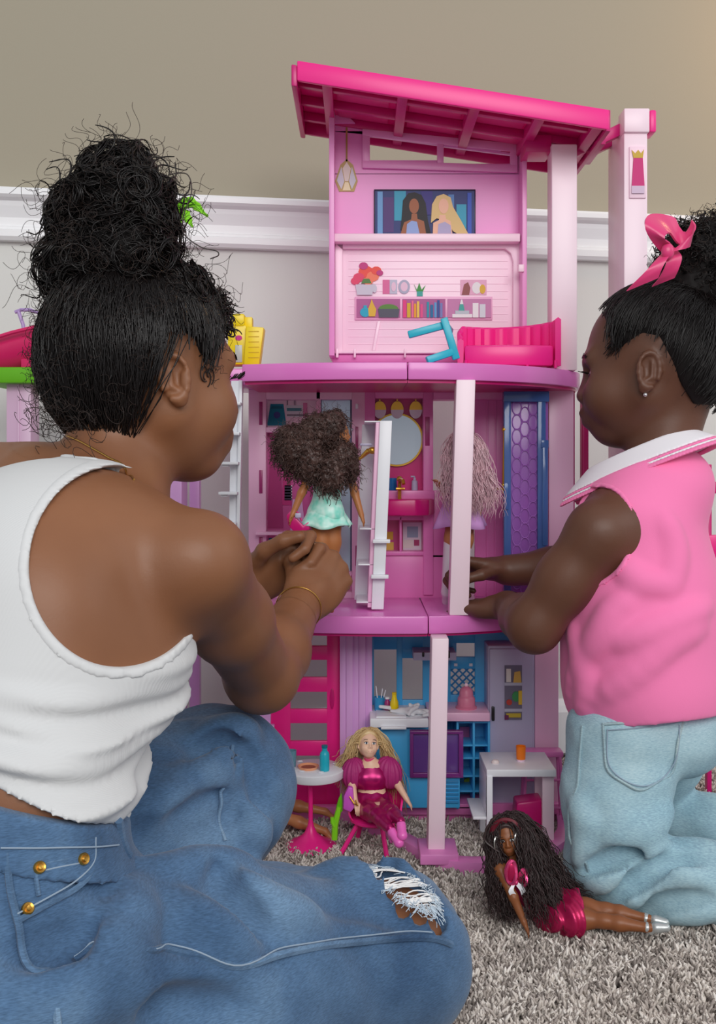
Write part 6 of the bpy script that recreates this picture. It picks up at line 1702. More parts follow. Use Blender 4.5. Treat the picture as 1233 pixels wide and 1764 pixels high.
# things by her hand: lilac purse and green toy dog lead
pu = thing('toy_purse', 'lilac toy handbag hanging beside the pink chair under the blonde doll\'s hand', 'purse', tuple(W(600, 1398, Yd3-.03)))
ppoly([(592, 1372), (600, 1356), (608, 1358), (610, 1392), (604, 1400), (591, 1394)], Yd3-.035, .010, .0018).build('handbag_body', mat('plastic_bright_lilac', (214, 90, 206), 0.35), pu)
MB().tube([W(602, 1372, Yd3-.036), W(610, 1384, Yd3-.038), W(616, 1388, Yd3-.036), W(612, 1378, Yd3-.034)], .0011, 6).build('handbag_strap', P_GOLD, pu)
gn = thing('toy_cactus', 'lime green plastic toy plant standing between the round table and pink chair', 'toy plant', tuple(W(577, 1440, 1.37)))
MB().tube([W(576, 1446, 1.372), W(577, 1420, 1.372), W(582, 1400, 1.372), W(584, 1390, 1.372)], [.0042, .0045, .004, .003], 8).build('stem', P_LIME, gn)
MB().tube([W(576, 1424, 1.370), W(572, 1416, 1.370), W(572, 1408, 1.370)], .0026, 8).build('arm', P_LIME, gn)
ppoly([(578, 1394), (583, 1376), (588, 1366), (590, 1382), (590, 1398), (584, 1402)], 1.372, .005, .001).build('leaf', P_GREEN, gn)

# ---- 4: long-haired doll leaning back on the carpet
d4 = thing('doll', 'doll with very long wavy dark hair reclining on the carpet beside the girl', 'doll', tuple(W(950, 1590, 1.155)))
J4 = dj(head=W(873, 1441, 1.172), HR=basis((-.12, -.97, -.02), (-.16, .05, 1)), neck=W(882, 1482, 1.172), chest=W(892, 1508, 1.168), waist=W(918, 1543, 1.165), hip=W(950, 1570, 1.16),
        shR=W(862, 1499, 1.152), shL=W(918, 1497, 1.182), elR=W(884, 1545, 1.135), wrR=W(902, 1588, 1.128), elL=W(950, 1540, 1.195), wrL=W(960, 1566, 1.20),
        hpR=W(968, 1580, 1.140), hpL=W(974, 1562, 1.156), knR=W(1040, 1586, 1.122), knL=W(1044, 1568, 1.142), anR=W(1114, 1598, 1.108), anL=W(1112, 1582, 1.128), toR=W(1142, 1598, 1.104), toL=W(1140, 1588, 1.122))
f4, h4, b4 = doll_body(J4, d4, DSK_D, hs=.172, face=True, lip=(176, 84, 78), eye=(40, 24, 18))
M_RASP = mat('raspberry_metallic', (196, 34, 92), 0.28, 0.5, metal=0.5)
B4 = basis(nrm(np.cross(J4['shL']-J4['shR'], J4['neck']-J4['hip'])), nrm(J4['neck']-J4['hip']))
T4 = Field(); T4.el(J4['chest'], (.0185, .0255, .022), B4, k=.012); T4.el(J4['waist'], (.0135, .0175, .022), B4, k=.014)
for s in (1, -1): T4.sp(J4['chest']+B4@np.array([.011, s*.010, -.002]), .0105, k=.008)
lo, hi = T4.bbox(.006)
up4 = nrm(J4['neck']-J4['hip'])
garment('bodice', T4, lo, hi, lambda F, x, y, z: np.maximum(F-.0006, (x-J4['chest'][0])*up4[0]+(y-J4['chest'][1])*up4[1]+(z-J4['chest'][2])*up4[2]-.013), M_RASP, d4)
S4 = Field(); S4.el(J4['hip'], (.021, .027, .024), B4, k=.01); S4.chain([(J4['hpR'], .018), (J4['hpR']*.75+J4['knR']*.25, .020)], k=.008); S4.chain([(J4['hpL'], .018), (J4['hpL']*.75+J4['knL']*.25, .020)], k=.008)
lo, hi = S4.bbox(.006)
field_obj('skirt', lambda ax: np.maximum(nband(S4.grid(ax), *mesh3(ax), lambda a, b, c: -.0016*np.sin(a*500+b*300), .008), (mesh3(ax)[0]-.252)), lo, hi, .0013, M_RASP, d4)
M_BOW = mat('pink_foil', (240, 80, 140), 0.22, metal=0.6)
for c0, R_ in ((W(880, 1503, 1.135), .010), (W(901, 1512, 1.138), .007)):
    t = np.linspace(0, 2*PI, 20); MB().tube([tuple(np.array(c0)+np.array([R_*.55*math.cos(a), .002*math.sin(2*a), R_*1.25*math.sin(a)])) for a in t], .0024, 6).build('bow_loop', M_BOW, d4)
MB().ball(W(888, 1520, 1.135), .0036).build('bow_knot', M_BOW, d4)
MB().ball(W(880, 1503, 1.136), (.0055, .0028, .0115)).build('bow_centre', M_RASP, d4)
MB().ball(W(901, 1512, 1.139), (.0038, .0022, .008)).build('bow_centre', M_RASP, d4)
ribbon([W(890, 1522, 1.133), W(898, 1530, 1.131), W(902, 1538, 1.132)], [(.6, 0, .6)]*3, [.002, .003, .0035], .0004, 8).build('bow_tail', P_WHITE, d4)
ribbon([W(884, 1524, 1.133), W(880, 1534, 1.131), W(884, 1542, 1.132)], [(.9, 0, .2)]*3, [.002, .003, .0035], .0004, 8).build('bow_tail', P_WHITE, d4)
M_SILV = mat('silver_plastic', (220, 220, 216), 0.2, metal=0.85)
for s, px_, py_ in ((1, 854, 1452), (-1, 889, 1446)):
    t = np.linspace(0, 2*PI, 24); c0 = W(px_, py_, 1.158); MB().tube([tuple(c0+np.array([.0022*math.cos(a), .003*math.cos(a), .0068*math.sin(a)])) for a in t], .0009, 6).build('hoop_earring', M_SILV, d4)
t = np.linspace(0, 2*PI, 30); c0 = J4['neck']+np.array([-.001, -.002, -.003]); MB().tube([tuple(c0+np.array([.0095*math.cos(a), .008*math.sin(a), .004*math.sin(a)-.003*math.cos(a)*0])) for a in t], .0013, 6).build('necklace', M_SILV, d4)
for s in 'LR':
    SH = Field(); a, t_ = J4['an'+s], J4['to'+s]; SH.rc(a*.4+t_*.6, t_+(t_-a)*.2, .006, .0045, k=.004); SH.rc(a+[0, 0, 0], a+[.004, 0, -.004], .0058, .004, k=.003)
    lo, hi = SH.bbox(.004); field_obj('shoe', lambda ax: SH.grid(ax), lo, hi, .001, mat('silver_shoe', (196, 200, 200), 0.3, metal=0.5), d4)
M_DKHAIR = mat('doll_hair_espresso', (60, 42, 42), 0.42, 0.5, var=.4, vscale=60)
hb = MB().tube([J4['head']+J4['HR']@np.array([.045*1.0, .092*math.cos(a), .035+.092*math.sin(a)])*.172 for a in np.linspace(.1, PI-.1, 24)], .0032, 6).build('headband', mat('wine_headband', (104, 24, 40), 0.4), d4)
gd = [[W(884, 1408, 1.175), W(905, 1432, 1.168), W(925, 1480, 1.160), W(945, 1530, 1.150), W(965, 1575, 1.140), W(975, 1598, 1.135)], [W(884, 1402, 1.18), W(915, 1430, 1.18), W(945, 1485, 1.18), W(975, 1530, 1.175), W(1012, 1552, 1.165)],
      [W(880, 1410, 1.175), W(898, 1450, 1.158), W(912, 1510, 1.142), W(925, 1560, 1.132), W(935, 1600, 1.128)], [W(880, 1400, 1.19), W(910, 1450, 1.20), W(935, 1500, 1.20), W(960, 1560, 1.185), W(985, 1585, 1.165)],
      [W(862, 1412, 1.175), W(852, 1450, 1.168), W(856, 1500, 1.160), W(862, 1545, 1.150), W(880, 1580, 1.145)]]
doll_hair('hair', J4, h4, gd, 1150, M_DKHAIR, d4, wave=.0024, turns=5, spread=.0075, seed=9, hs=.172, front=.30)
P = resample(np.array([W(860, 1400, 1.165), W(842, 1420, 1.16), W(834, 1445, 1.158), W(848, 1460, 1.156), W(860, 1468, 1.156)]), 24); 
o = MB().tube([tuple(q) for q in P], .0011, 5).build('loose_lock', M_DKHAIR, d4)

# ---- 5: doll lying under the round table, only its legs in view
Yd5 = 1.45
d5 = thing('doll', 'tan doll lying behind the denim knee, bare legs stretched under the round table', 'doll', tuple(W(420, 1425, Yd5)))
J5 = dj(head=W(262, 1395, Yd5), HR=basis((-.1, -.3, .95), (-1, 0, .05)), neck=W(300, 1400, Yd5), chest=W(328, 1400, Yd5), waist=W(362, 1402, Yd5), hip=W(395, 1402, Yd5), shR=W(318, 1410, Yd5-.025), shL=W(318, 1390, Yd5+.025),
        elR=W(360, 1425, Yd5-.035), wrR=W(395, 1428, Yd5-.035), elL=W(355, 1405, Yd5+.035), wrL=W(390, 1408, Yd5+.038), hpR=W(410, 1408, Yd5-.010), hpL=W(412, 1396, Yd5+.010),
        knR=W(490, 1408, Yd5-.012), knL=W(490, 1384, Yd5+.012), anR=W(560, 1432, Yd5-.02), anL=W(560, 1398, Yd5+.012), toR=W(572, 1446, Yd5-.024), toL=W(574, 1408, Yd5+.010))
f5, h5, b5 = doll_body(J5, d5, DSK_T, h=.0022)
SW = Field(); SW.el(J5['chest'], (.0185, .0245, .024), basis((-.1, -.1, 1), (-1, 0, 0)), k=.012); SW.el(J5['waist'], (.014, .018, .024), basis((-.1, -.1, 1), (-1, 0, 0)), k=.012); SW.el(J5['hip'], (.019, .025, .02), basis((-.1, -.1, 1), (-1, 0, 0)), k=.012)
lo, hi = SW.bbox(.004); field_obj('dress', lambda ax: SW.grid(ax), lo, hi, .0018, P_HOTD, d5)
doll_hair('hair', J5, h5, [[W(250, 1395, Yd5), W(232, 1410, Yd5), W(215, 1420, Yd5)]], 250, M_DHAIR1, d5, seed=12, npt=14)

# ---- 6: doll sitting against the wall, only the crown of its head in view
Yd6 = 1.60
d6 = thing('doll', 'dark-haired doll by the baseboard, crown of its head just above the denim knee', 'doll', tuple(W(358, 1375, Yd6)))
J6 = dj(head=W(358, 1246, Yd6), HR=basis((.8, -.5, -.1), (0, 0, 1)), neck=W(356, 1278, Yd6), chest=W(355, 1300, Yd6), waist=W(354, 1328, Yd6), hip=W(353, 1352, Yd6), shR=W(340, 1294, Yd6-.018), shL=W(372, 1294, Yd6+.018),
        elR=W(336, 1325, Yd6-.022), wrR=W(345, 1350, Yd6-.03), elL=W(376, 1325, Yd6+.02), wrL=W(382, 1350, Yd6+.01), hpR=W(356, 1362, Yd6-.014), hpL=W(362, 1362, Yd6+.006),
        knR=W(376, 1360, Yd6-.05), knL=W(386, 1360, Yd6-.02), anR=W(390, 1366, Yd6-.10), anL=W(402, 1366, Yd6-.07), toR=W(392, 1356, Yd6-.105), toL=W(404, 1356, Yd6-.075))
f6, h6, b6 = doll_body(J6, d6, DSK_D, h=.0022)
SW = Field(); B6 = basis((.8, -.5, 0), (0, 0, 1)); SW.el(J6['chest'], (.0185, .0245, .024), B6, k=.012); SW.el(J6['waist'], (.014, .018, .024), B6, k=.012); SW.el(J6['hip'], (.019, .025, .02), B6, k=.012)
lo, hi = SW.bbox(.004); field_obj('dress', lambda ax: SW.grid(ax), lo, hi, .0018, P_LILAC, d6)
M_WINEH = mat('doll_hair_wine_brown', (56, 22, 26), 0.3, 0.5)
doll_hair('hair', J6, h6, [[W(352, 1240, Yd6+.01), W(345, 1265, Yd6+.016), W(342, 1300, Yd6+.02)], [W(362, 1240, Yd6+.01), W(372, 1265, Yd6+.016), W(374, 1300, Yd6+.02)]], 220, M_WINEH, d6, seed=13, npt=16, spread=.004)
# ------------------------------------------------------------------ toy furniture and small things
# ---- round table
rt_ = thing('round_table', 'small round white toy table on a hot pink trumpet base', 'table', tuple(W(533, 1475, 1.40)))
ct = W(540, 1330, 1.40); rT = .0425
MB().lathe([(0.0001, .0065), (rT-.002, .0065), (rT, .005), (rT, -.004), (rT-.001, -.0055), (rT-.006, -.0055), (rT-.007, -.003), (.0001, -.003)], tuple(ct), 56).build('table_top', P_WHITE, rt_)
zb = ct[2]-.004
MB().lathe([(.0001, zb), (.0038, zb), (.0032, zb-.02), (.0030, .040), (.0045, .032), (.009, .022), (.020, .013), (.032, .008), (.036, .005), (.036, .002), (.0001, .002)], (ct[0]-.004, ct[1], 0), 40).build('pedestal', P_HOT, rt_)
zt_ = ct[2]+.0067
def on_table(px_, py_, Y=1.40): q = W(px_, py_, Y); return (q[0], q[1], zt_)
o = thing('toy_cup', 'grey blue toy tumbler on the left of the round table', 'cup', on_table(502, 1322, 1.405)); q = o.location
MB().lathe([(.0001, 0), (.0060, 0), (.0066, .004), (.0070, .022), (.0062, .022), (.0058, .003), (.0001, .003)], tuple(q), 20).build('cup_body', mat('plastic_clear_teal', (110, 158, 178), 0.2, alpha=0.9), o)
o = thing('toy_bottle', 'teal toy bottle on the right of the round table', 'bottle', on_table(559, 1326, 1.385)); q = o.location
MB().lathe([(.0001, 0), (.0062, 0), (.0066, .002), (.0066, .022), (.0055, .025), (.0036, .027), (.0036, .031), (.0001, .031)], tuple(q), 20).build('bottle_body', P_TEAL, o)
MB().lathe([(.0001, .031), (.0042, .031), (.0042, .0345), (.0001, .0345)], tuple(q), 16).build('bottle_cap', mat('plastic_teal_cap', (12, 120, 142), 0.4), o)
o = thing('toy_plate', 'peach rimmed toy plate in the middle of the round table', 'plate', on_table(531, 1328, 1.395)); q = o.location
MB().lathe([(.0001, .0008), (.010, .0008), (.0135, .0038), (.0145, .0038), (.0125, 0), (.0001, 0)], tuple(q), 28).build('plate_rim', mat('plastic_peach', (250, 172, 128), 0.4), o)
MB().lathe([(.0001, .0018), (.010, .0018), (.010, .0009), (.0001, .0009)], tuple(q), 24).build('food', mat('toy_food_brown', (170, 96, 70), 0.5), o)
for px_, py_, lb in ((520, 1338, 'nearest to the viewer on the left'), (553, 1340, 'nearest to the viewer on the right'), (517, 1317, 'at the far left rim'), (578, 1322, 'at the far right rim')):
    q = W(px_, py_, 1.40-(py_-1328)*.0022); m_ = MB(); m_.ball((q[0], q[1], zt_+.0012), (.0042, .0022, .0011), u=10, v=6)
    tag(m_.build('toy_spoon', P_WHITE), 'tiny white toy spoon on the round table, '+lb, 'spoon', 'spoons on the round table')
# ---- pink chair of the blonde doll
def chair(name, label, sx, sy, sz, feet, back, m_=P_HOT, rad=.034):
    t = thing(name, label, 'chair', (sx, sy, 0))
    MB().lathe([(.0001, .002), (rad-.003, .002), (rad, .0), (rad, -.003), (rad-.003, -.005), (.0001, -.005)], (sx, sy, sz), 36).build('seat', m_, t)
    for (fx, fy) in feet:
        d = nrm((fx-sx, fy-sy, 0)); p0 = np.array([sx, sy, sz-.004])+d*rad*.72
        MB().tube([tuple(p0), (fx, fy, .001)], [.0030, .0034], 8).build('leg', m_, t)
    if back:
        a0, a1, hgt = back; n = 26; b = bmesh.new(); rg = []
        for i in range(n+1):
            a = a0+(a1-a0)*i/n; e = max(0.0, math.sin(PI*i/n))**.6
            row = []
            for (rr_, z) in ((rad*1.0, sz), (rad*1.10, sz+hgt*.5*e+.004), (rad*1.16, sz+hgt*e+.008), (rad*1.08, sz+hgt*e+.0085), (rad*1.02, sz+hgt*.5*e+.004), (rad*.92, sz)):
                row.append(b.verts.new((sx+rr_*math.cos(a), sy+rr_*math.sin(a), z)))
            rg.append(row)
        for i in range(n):
            for k in range(6): b.faces.new([rg[i][k], rg[i][(k+1) % 6], rg[i+1][(k+1) % 6], rg[i+1][k]])
        b.faces.new(rg[0][::-1]); b.faces.new(rg[-1]); bmesh.ops.recalc_face_normals(b, faces=b.faces)
        mb = MB(); mb._merge(b); mb.build('backrest', m_, t)
    return t
sc_ = W(645, 1402, 1.395)
chair('toy_chair', 'hot pink plastic toy chair under the blonde doll', sc_[0], sc_[1], .046, ((W(585, 0, 1.372)[0], 1.372), (W(614, 0, 1.425)[0], 1.425), (W(667, 0, 1.356)[0], 1.356), (W(686, 0, 1.412)[0], 1.412)), (-.45, PI+.45, .036))
fl_ = W(458, 1445, 1.44)
chair('toy_chair', 'hot pink toy chair mostly hidden behind the denim knee, one foot showing', -.165, 1.388, .05, ((-.1245, 1.415), (-.195, 1.355), (-.198, 1.418), (-.155, 1.352)), (2.0, PI+1.2, .03))
# ---- white dining table at the right
dt = thing('dining_table', 'white rectangular toy table beside the kneeling girl\'s legs', 'table', (.20, 1.40, 0))
xa_, xb_ = W(838, 0, 1.37)[0], W(958, 0, 1.37)[0]; ztp = W(0, 1326, 1.37)[2]
MB().box(xa_, xb_, 1.37, 1.455, ztp-.010, ztp, .0012).build('table_top', P_WHITE, dt)
MB().box(xa_, xa_+.0075, 1.37, 1.455, .052, ztp-.010, .001).build('side_panel', P_WHITE, dt)
MB().box(xa_, xa_+.008, 1.368, 1.378, .002, ztp-.008, .001).build('leg', P_WHITE, dt)
MB().box(xa_-.018, xa_+.006, 1.372, 1.45, .050, .054, .0008).build('side_shelf', P_WHITE, dt)
MB().box(xb_-.016, xb_, 1.385, 1.393, .002, ztp-.008, .001).build('leg', P_POST, dt)
MB().box(xb_-.016, xb_, 1.445, 1.453, .002, ztp-.008, .001).build('leg', P_POST, dt)
MB().box(xa_, xa_+.008, 1.445, 1.455, .002, .052, .001).build('leg', P_WHITE, dt)
q = W(897, 1311, 1.41); o = thing('toy_cup', 'orange toy tumbler standing on the white dining table', 'cup', (q[0], 1.41, ztp))
MB().lathe([(.0001, .003), (.0062, .003), (.0070, .021), (.0062, .021), (.0056, .004), (.0001, .004)], (q[0], 1.41, ztp), 20).build('cup_body', P_ORANGE, o)
MB().lathe([(.0001, 0), (.0056, 0), (.0060, .003), (.0001, .003)], (q[0], 1.41, ztp), 20).build('cup_base', P_PALE, o)
q = W(853, 1312, 1.40); m_ = MB(); m_.lathe([(.0001, 0), (.005, 0), (.0056, .002), (.004, .0045), (.0001, .0055)], (q[0], 1.40, ztp), 16); tag(m_.build('toy_bun', mat('plastic_cream', (236, 222, 220), 0.5)), 'small cream toy bun lying near the corner of the white dining table', 'bun')
st = thing('toy_stool', 'pink toy bar stool standing behind the white dining table', 'stool', (.265, 1.468, 0))
MB().box(.240, .296, 1.462, 1.488, .108, .116, .002).build('seat', P_BATH, st)
for x, y in ((.243, 1.464), (.291, 1.464), (.243, 1.484), (.291, 1.484)): MB().tube([(x, y, .109), (x+(x-.267)*.25, y, .001)], .0024, 6).build('leg', P_BATH, st)
for z in (.035, .075): MB().tube([(.240, 1.464, z), (.294, 1.464, z)], .0018, 6).build('stretcher', P_BATH, st)
pb_ = thing('toy_chair', 'deep pink toy seat shell tucked under the white dining table', 'chair', (.235, 1.41, 0))
ppoly([(888, 1420), (890, 1384), (935, 1378), (938, 1440), (900, 1446)], 1.40, .035, .003).build('seat_shell', P_HOTD, pb_)
for x in (892, 932): MB().tube([W(x, 1436, 1.41), (W(x, 0, 1.41)[0], 1.41, .001)], .0024, 6).build('leg', P_HOTD, pb_)
# ---- sofa on the upper deck
so = thing('toy_sofa', 'hot pink curved toy sofa with ribbed back on the upper deck', 'sofa', tuple(W(872, 622, 1.47)))
Ysf = 1.462
xs0, xs1 = W(795, 0, Ysf)[0], W(958, 0, Ysf)[0]
zs = UD+.004
arc = [(xs0+.002, Ysf+.008), (xs0+.006, Ysf+.040), (xs0+.03, Ysf+.066), (.5*(xs0+xs1), Ysf+.078), (xs1-.03, Ysf+.066), (xs1-.004, Ysf+.035), (xs1, Ysf+.0)]
ar = resample([(x, y, 0) for x, y in arc], 57)[:, :2]
b = bmesh.new(); rg = []
for i, (x, y) in enumerate(ar):
    t = i/56; tp = np.array(ar[min(i+1, 56)])-np.array(ar[max(i-1, 0)]); tp /= np.linalg.norm(tp); nn = np.array([tp[1], -tp[0]])
    rib = .0016*math.cos(i*2*PI/4); top_ = zs+.030+.032*min(1, t*5)**.7+.008*t
    if t < .04: top_ = zs+.040
    q0 = np.array([x, y])+nn*rib; q1 = np.array([x, y])-nn*.007
    rg.append([b.verts.new((q0[0], q0[1], zs)), b.verts.new((q0[0], q0[1], top_-.003)), b.verts.new((.5*(q0[0]+q1[0]), .5*(q0[1]+q1[1]), top_)), b.verts.new((q1[0], q1[1], top_-.003)), b.verts.new((q1[0], q1[1], zs))])
for i in range(56):
    for k in range(5): b.faces.new([rg[i][k], rg[i][(k+1) % 5], rg[i+1][(k+1) % 5], rg[i+1][k]])
b.faces.new(rg[0][::-1]); b.faces.new(rg[-1]); bmesh.ops.recalc_face_normals(b, faces=b.faces); mb = MB(); mb._merge(b); mb.build('backrest', P_HOT, so)
mb = MB(); mb.prism([(xs0+.004, Ysf+.004), (xs0+.012, Ysf+.040), (xs0+.034, Ysf+.060), (xs1-.034, Ysf+.062), (xs1-.008, Ysf+.036), (xs1-.003, Ysf+.002), (.5*(xs0+xs1), Ysf-.006)], zs+.0, zs+.030, .004, axis='z'); mb.build('seat', P_HOT, so)
for px_ in (802, 908, 957): MB().tube([(W(px_, 0, Ysf)[0], Ysf, UD+.0005), (W(px_, 0, Ysf)[0], Ysf, zs+.008)], .0022, 8).build('leg', P_HOT, so)
# ---- turquoise chair frame lying on its side
tcx = thing('toy_chair', 'turquoise toy chair frame tipped over in front of the pink sofa', 'chair', tuple(W(755, 622, 1.42)))
def bar(p, q, w=.0052, d=.0042):
    p, q = np.asarray(p), np.asarray(q); t = nrm(q-p); u = nrm(np.cross(t, (0, 1, 0))); v = np.cross(t, u); mb = MB()
    mb.hexa([tuple(a+u*w*su+v*d*sv) for a in (p, q) for su in (-1, 1) for sv in (-1, 1)], .0014); return mb
bar(W(703, 577, 1.425), W(766, 560, 1.425)).build('leg', P_TEAL, tcx); bar(W(764, 548, 1.42), W(786, 619, 1.42)).build('back_rail', P_TEAL, tcx)
bar(W(735, 621, 1.41), W(780, 606, 1.42)).build('leg', P_TEAL, tcx); bar(W(766, 560, 1.425)+[0, .002, 0], W(766, 560, 1.425)+[.012, .05, -.003]).build('seat_rail', P_TEAL, tcx)
bar(W(782, 608, 1.422), W(782, 608, 1.422)+[.004, .036, .0]).build('seat_rail', P_TEAL, tcx)
# ---- yellow toy on the upper deck
yt = thing('toy_wardrobe', 'yellow toy cabinet on the deck beside the woman\'s forehead', 'toy cabinet', tuple(W(425, 628, 1.48)))
pbox(392, 424, 560, 628, 1.47, .04, .0015).build('body', P_YEL, yt); pbox(396, 421, 540, 562, 1.468, .03, .003).build('top_box', P_YEL, yt); pbox(420, 434, 546, 570, 1.475, .02, .001).build('side_tab', P_YEL, yt)
mb = MB(); ppoly([(424, 562), (454, 564), (446, 628), (420, 628)], 1.462, .03, .001, mb); mb.build('door', P_YEL, yt)
for i in range(6): pbox(428, 446, 570+i*9, 571.2+i*9, 1.4612, .002, 0).build('door_groove', mat('plastic_yellow_dark', (220, 184, 10), 0.4), yt)
ppoly(pell(411, 582, 6, 4.5, 18), 1.469, .002).build('emblem', mat('plastic_badge_magenta', (206, 50, 140), 0.3), yt)
pbox(405, 417, 594, 624, 1.4685, .003, .0005).build('window', mat('badge_grey', (196, 196, 190), 0.3), yt)
# ---- palm
pm = thing('toy_palm', 'lime green toy palm tree rising behind the woman\'s hair', 'palm', tuple(W(290, 640, 1.52)))
Yp_ = 1.52
MB().tube([W(276, 700, Yp_), W(280, 560, Yp_), W(290, 440, Yp_), W(300, 366, Yp_)], [.009, .008, .007, .006], 12).build('trunk', mat('plastic_trunk', (206, 150, 110), 0.5), pm)
def frond(p0, p1, p2, wd, m_=P_LIME):
    P = resample(np.array([W(*p0, Yp_), W(*p1, Yp_-.012), W(*p2, Yp_-.02)]), 12); b = bmesh.new(); L, R_, T_ = [], [], []
    tn = np.gradient(P, axis=0)
    for i in range(12):
        t = i/11; w = wd*max(0.0, math.sin(PI*min(1, .12+t*.95)))**.8*(1+.18*math.cos(i*PI)); n_ = nrm(np.cross(tn[i], (0, 1, 0)))
        L.append(b.verts.new(P[i]+n_*w-np.array([0, .003, .002]))); R_.append(b.verts.new(P[i]-n_*w-np.array([0, .003, .002]))); T_.append(b.verts.new(P[i]+np.array([0, 0, .001])))
    for i in range(11): b.faces.new([L[i], T_[i], T_[i+1], L[i+1]]); b.faces.new([T_[i], R_[i], R_[i+1], T_[i+1]])
    mb = MB(); mb._merge(b); o = mb.build('palm_leaf', m_, pm); sd = o.modifiers.new('t', 'SOLIDIFY'); sd.thickness = .0016; return o
frond((300, 366), (325, 346), (358, 372), .008); frond((300, 364), (312, 350), (335, 348), .007); frond((300, 366), (318, 368), (332, 390), .008); frond((300, 364), (288, 352), (268, 362), .008); frond((300, 366), (292, 372), (282, 392), .007); frond((300, 366), (306, 378), (312, 386), .006)
mb = MB(); mb.box(-.30, -.26, 1.50, 1.55, .0, W(0, 700, Yp_)[2]+.005, .002); mb.build('planter_post', P_LILAC, pm)
# ---- pink tub and lilac handle on the grass deck
tb = thing('toy_bathtub', 'magenta toy tub resting on the green deck at the left edge', 'toy tub', tuple(W(30, 632, 1.50)))
mb = MB(); b = bmesh.new(); rg = []
prof = [(-60, 650, 600), (-20, 648, 588), (20, 640, 575), (50, 632, 566), (76, 630, 560), (90, 628, 558)]
for (px_, lo_, hi_) in prof:
    row = []
    for k in range(13):
        a = PI*k/12; yy = 1.50-.034*math.cos(a); f_ = max(0.0, math.sin(a))**.7
        z0 = W(0, lo_, 1.48)[2]; z1 = W(0, hi_, 1.48)[2]; row.append(b.verts.new((W(px_, 0, 1.48)[0], yy, z1-(z1-z0)*f_)))
    rg.append(row)
for i in range(len(rg)-1):
    for k in range(12): b.faces.new([rg[i][k], rg[i][k+1], rg[i+1][k+1], rg[i+1][k]])
b.faces.new(rg[0]); b.faces.new(rg[-1][::-1]); bmesh.ops.recalc_face_normals(b, faces=b.faces); mb._merge(b); o = mb.build('tub_shell', mat('plastic_crimson_pink', (222, 30, 104), 0.35), tb); sd = o.modifiers.new('t', 'SOLIDIFY'); sd.thickness = .003
MB().tube([W(-60, 598, 1.455), W(20, 573, 1.455), W(90, 556, 1.455)], .0028, 8).build('tub_rim', MATS['plastic_crimson_pink'], tb)
MB().box(W(38, 0, 1.48)[0], W(90, 0, 1.48)[0], 1.475, 1.53, W(0, 633, 1.475)[2]-.001, W(0, 618, 1.475)[2], .001).build('tub_foot', MATS['plastic_crimson_pink'], tb)
hd_ = thing('toy_arch', 'lilac curved plastic toy arch standing up behind the magenta tub', 'toy arch', tuple(W(45, 632, 1.545)))
MB().tube([W(26, 538, 1.545), W(36, 534, 1.545), W(52, 534, 1.545), W(66, 539, 1.545), W(78, 552, 1.545), W(86, 575, 1.545)], .0028, 8).build('arch', mat('plastic_dusty_lilac', (178, 150, 206), 0.4), hd_)
MB().tube([W(32, 537, 1.545), W(40, 560, 1.545), W(46, 634, 1.545)], .003, 8).build('upright', MATS['plastic_dusty_lilac'], hd_)
MB().tube([W(86, 575, 1.545), W(88, 634, 1.545)], .003, 8).build('upright', MATS['plastic_dusty_lilac'], hd_)
# ---- kitchen and bathroom odds and ends
zc_ = W(0, 1238, 1.46)[2]
o = thing('toy_bottle', 'yellow toy bottle standing on the kitchen counter', 'bottle', (W(679, 0, 1.495)[0], 1.495, zc_))
MB().lathe([(.0001, 0), (.0056, 0), (.0066, .006), (.006, .016), (.0036, .022), (.0032, .027), (.0001, .027)], tuple(o.location), 20).build('bottle_body', P_YEL, o)
MB().lathe([(.0001, .027), (.0036, .027), (.0034, .030), (.0001, .030)], tuple(o.location), 14).build('bottle_cap', mat('plastic_yellow_cap', (236, 200, 10), 0.4), o)
o = thing('utensil_holder', 'clear blue toy holder with white utensils on the kitchen counter', 'holder', (W(653, 0, 1.51)[0], 1.51, zc_))
MB().lathe([(.0001, 0), (.0070, 0), (.0080, .020), (.0072, .020), (.0064, .002), (.0001, .002)], tuple(o.location), 20).build('pot', mat('plastic_clear_sky', (60, 160, 214), 0.2, alpha=0.9), o)
for dx, dz in ((-.003, .036), (.003, .032), (.006, .030)): MB().tube([tuple(np.array(o.location)+[dx*.4, 0, .004]), tuple(np.array(o.location)+[dx*1.6, 0, dz])], .0008, 6).build('utensil', P_WHITE, o)
o = thing('toy_jar', 'magenta toy jar between the utensil holder and yellow bottle', 'jar', (W(667, 0, 1.505)[0], 1.505, zc_))
MB().lathe([(.0001, 0), (.0042, 0), (.0046, .004), (.0042, .014), (.003, .016), (.003, .018), (.0001, .018)], tuple(o.location), 16).build('jar_body', mat('plastic_berry', (170, 50, 120), 0.3), o)
MB().lathe([(.0001, .018), (.0034, .018), (.0034, .021), (.0001, .021)], tuple(o.location), 14).build('jar_lid', P_WHITE, o)
tw = Field(); rt2 = np.random.default_rng(3)
for i in range(16): p = np.array([W(712, 0, 1.485)[0]+rt2.normal()*.010, 1.485+rt2.normal()*.008, zc_+.003+abs(rt2.normal())*.004]); q_ = p+rt2.normal(size=3)*[.012, .008, .003]; tw.rc(p, q_, .0032, .0025, k=.004)
lo, hi = tw.bbox(.004); o = field_obj('kitchen_cloth', lambda ax: np.maximum(tw.grid(ax), zc_+.0004-mesh3(ax)[2]), lo, hi, .0011, mat('white_cloth', (232, 234, 238), 0.8)); tag(o, 'crumpled white cloth lying on the kitchen counter', 'cloth')
zq = W(0, 1228, 1.475)[2]
o = thing('toy_cake', 'pink domed toy cake on the right kitchen counter', 'cake', (W(803, 0, 1.505)[0], 1.505, zq))
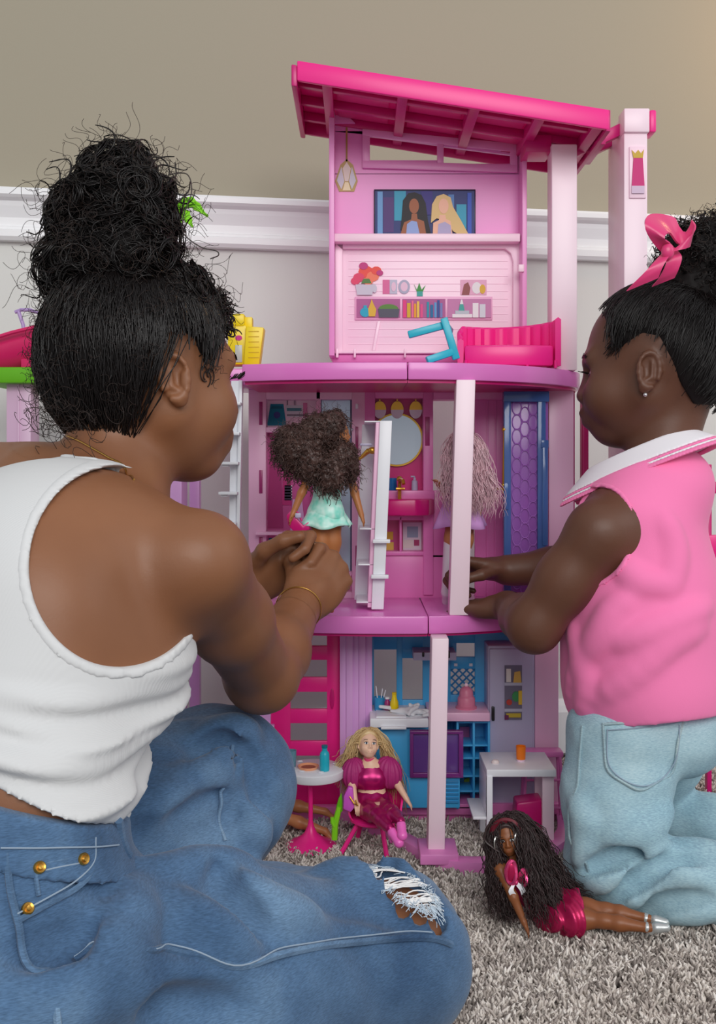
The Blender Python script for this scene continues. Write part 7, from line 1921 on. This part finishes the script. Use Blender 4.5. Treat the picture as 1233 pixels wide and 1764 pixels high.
MB().lathe([(.0001, 0), (.0155, 0), (.0160, .002), (.0130, .004), (.0130, .014), (.0115, .017), (.0105, .018), (.0098, .026), (.007, .030), (.003, .032), (.0001, .0325)], tuple(o.location), 28).build('cake_body', mat('plastic_cake_pink', (224, 130, 160), 0.4), o)
MB().ball(tuple(np.array(o.location)+[0, 0, .034]), .003).build('cake_topper', P_PALE, o)
zv = W(0, 845, 1.55)[2]
o = thing('toy_cup', 'blue toy cup on the vanity beside the gold faucet', 'cup', (W(676, 0, 1.56)[0], 1.56, zv)); MB().lathe([(.0001, 0), (.0062, 0), (.007, .005), (.0062, .019), (.005, .019), (.0058, .005), (.0001, .003)], tuple(o.location), 20).build('cup_body', mat('plastic_ocean_blue', (20, 104, 170), 0.25), o)
o = thing('soap_dispenser', 'lilac toy soap dispenser on the vanity right of the faucet', 'dispenser', (W(714, 0, 1.57)[0], 1.57, zv)); MB().lathe([(.0001, 0), (.0048, 0), (.0050, .002), (.0046, .014), (.0022, .016), (.0022, .019), (.0001, .019)], tuple(o.location), 18).build('bottle_body', P_FRIDGE, o)
q = np.array(o.location); MB().tube([tuple(q+[0, 0, .019]), tuple(q+[0, 0, .021]), tuple(q+[-.006, 0, .021])], .0014, 6).build('pump', P_FRIDGE, o)
# ---- pink toy frame seen behind the girl's back
gt = thing('toy_gate', 'hot pink toy frame standing behind the girl\'s back at the right edge', 'toy frame', tuple(W(1225, 1300, 1.62)))
Yg_ = 1.62
pbox(1218, 1226, 800, 1470, Yg_, .012, .001).build('upright', P_HOTD, gt); pbox(1262, 1270, 800, 1470, Yg_, .012, .001).build('upright', P_HOTD, gt)
pbox(1213, 1270, 922, 962, Yg_-.004, .016, .002).build('crossbar', P_HOT, gt); pbox(1205, 1270, 1024, 1050, Yg_-.006, .02, .003).build('crossbar', P_LILAC, gt); pbox(1216, 1270, 830, 850, Yg_-.002, .014, .001).build('crossbar', P_HOTD, gt)
t = np.linspace(-PI/2, PI/2, 16); MB().tube([tuple(W(1262+30*math.cos(a)*-1.0, 1130+80*math.sin(a), Yg_-.01)) for a in t], .003, 8).build('hoop', P_LILAC, gt)
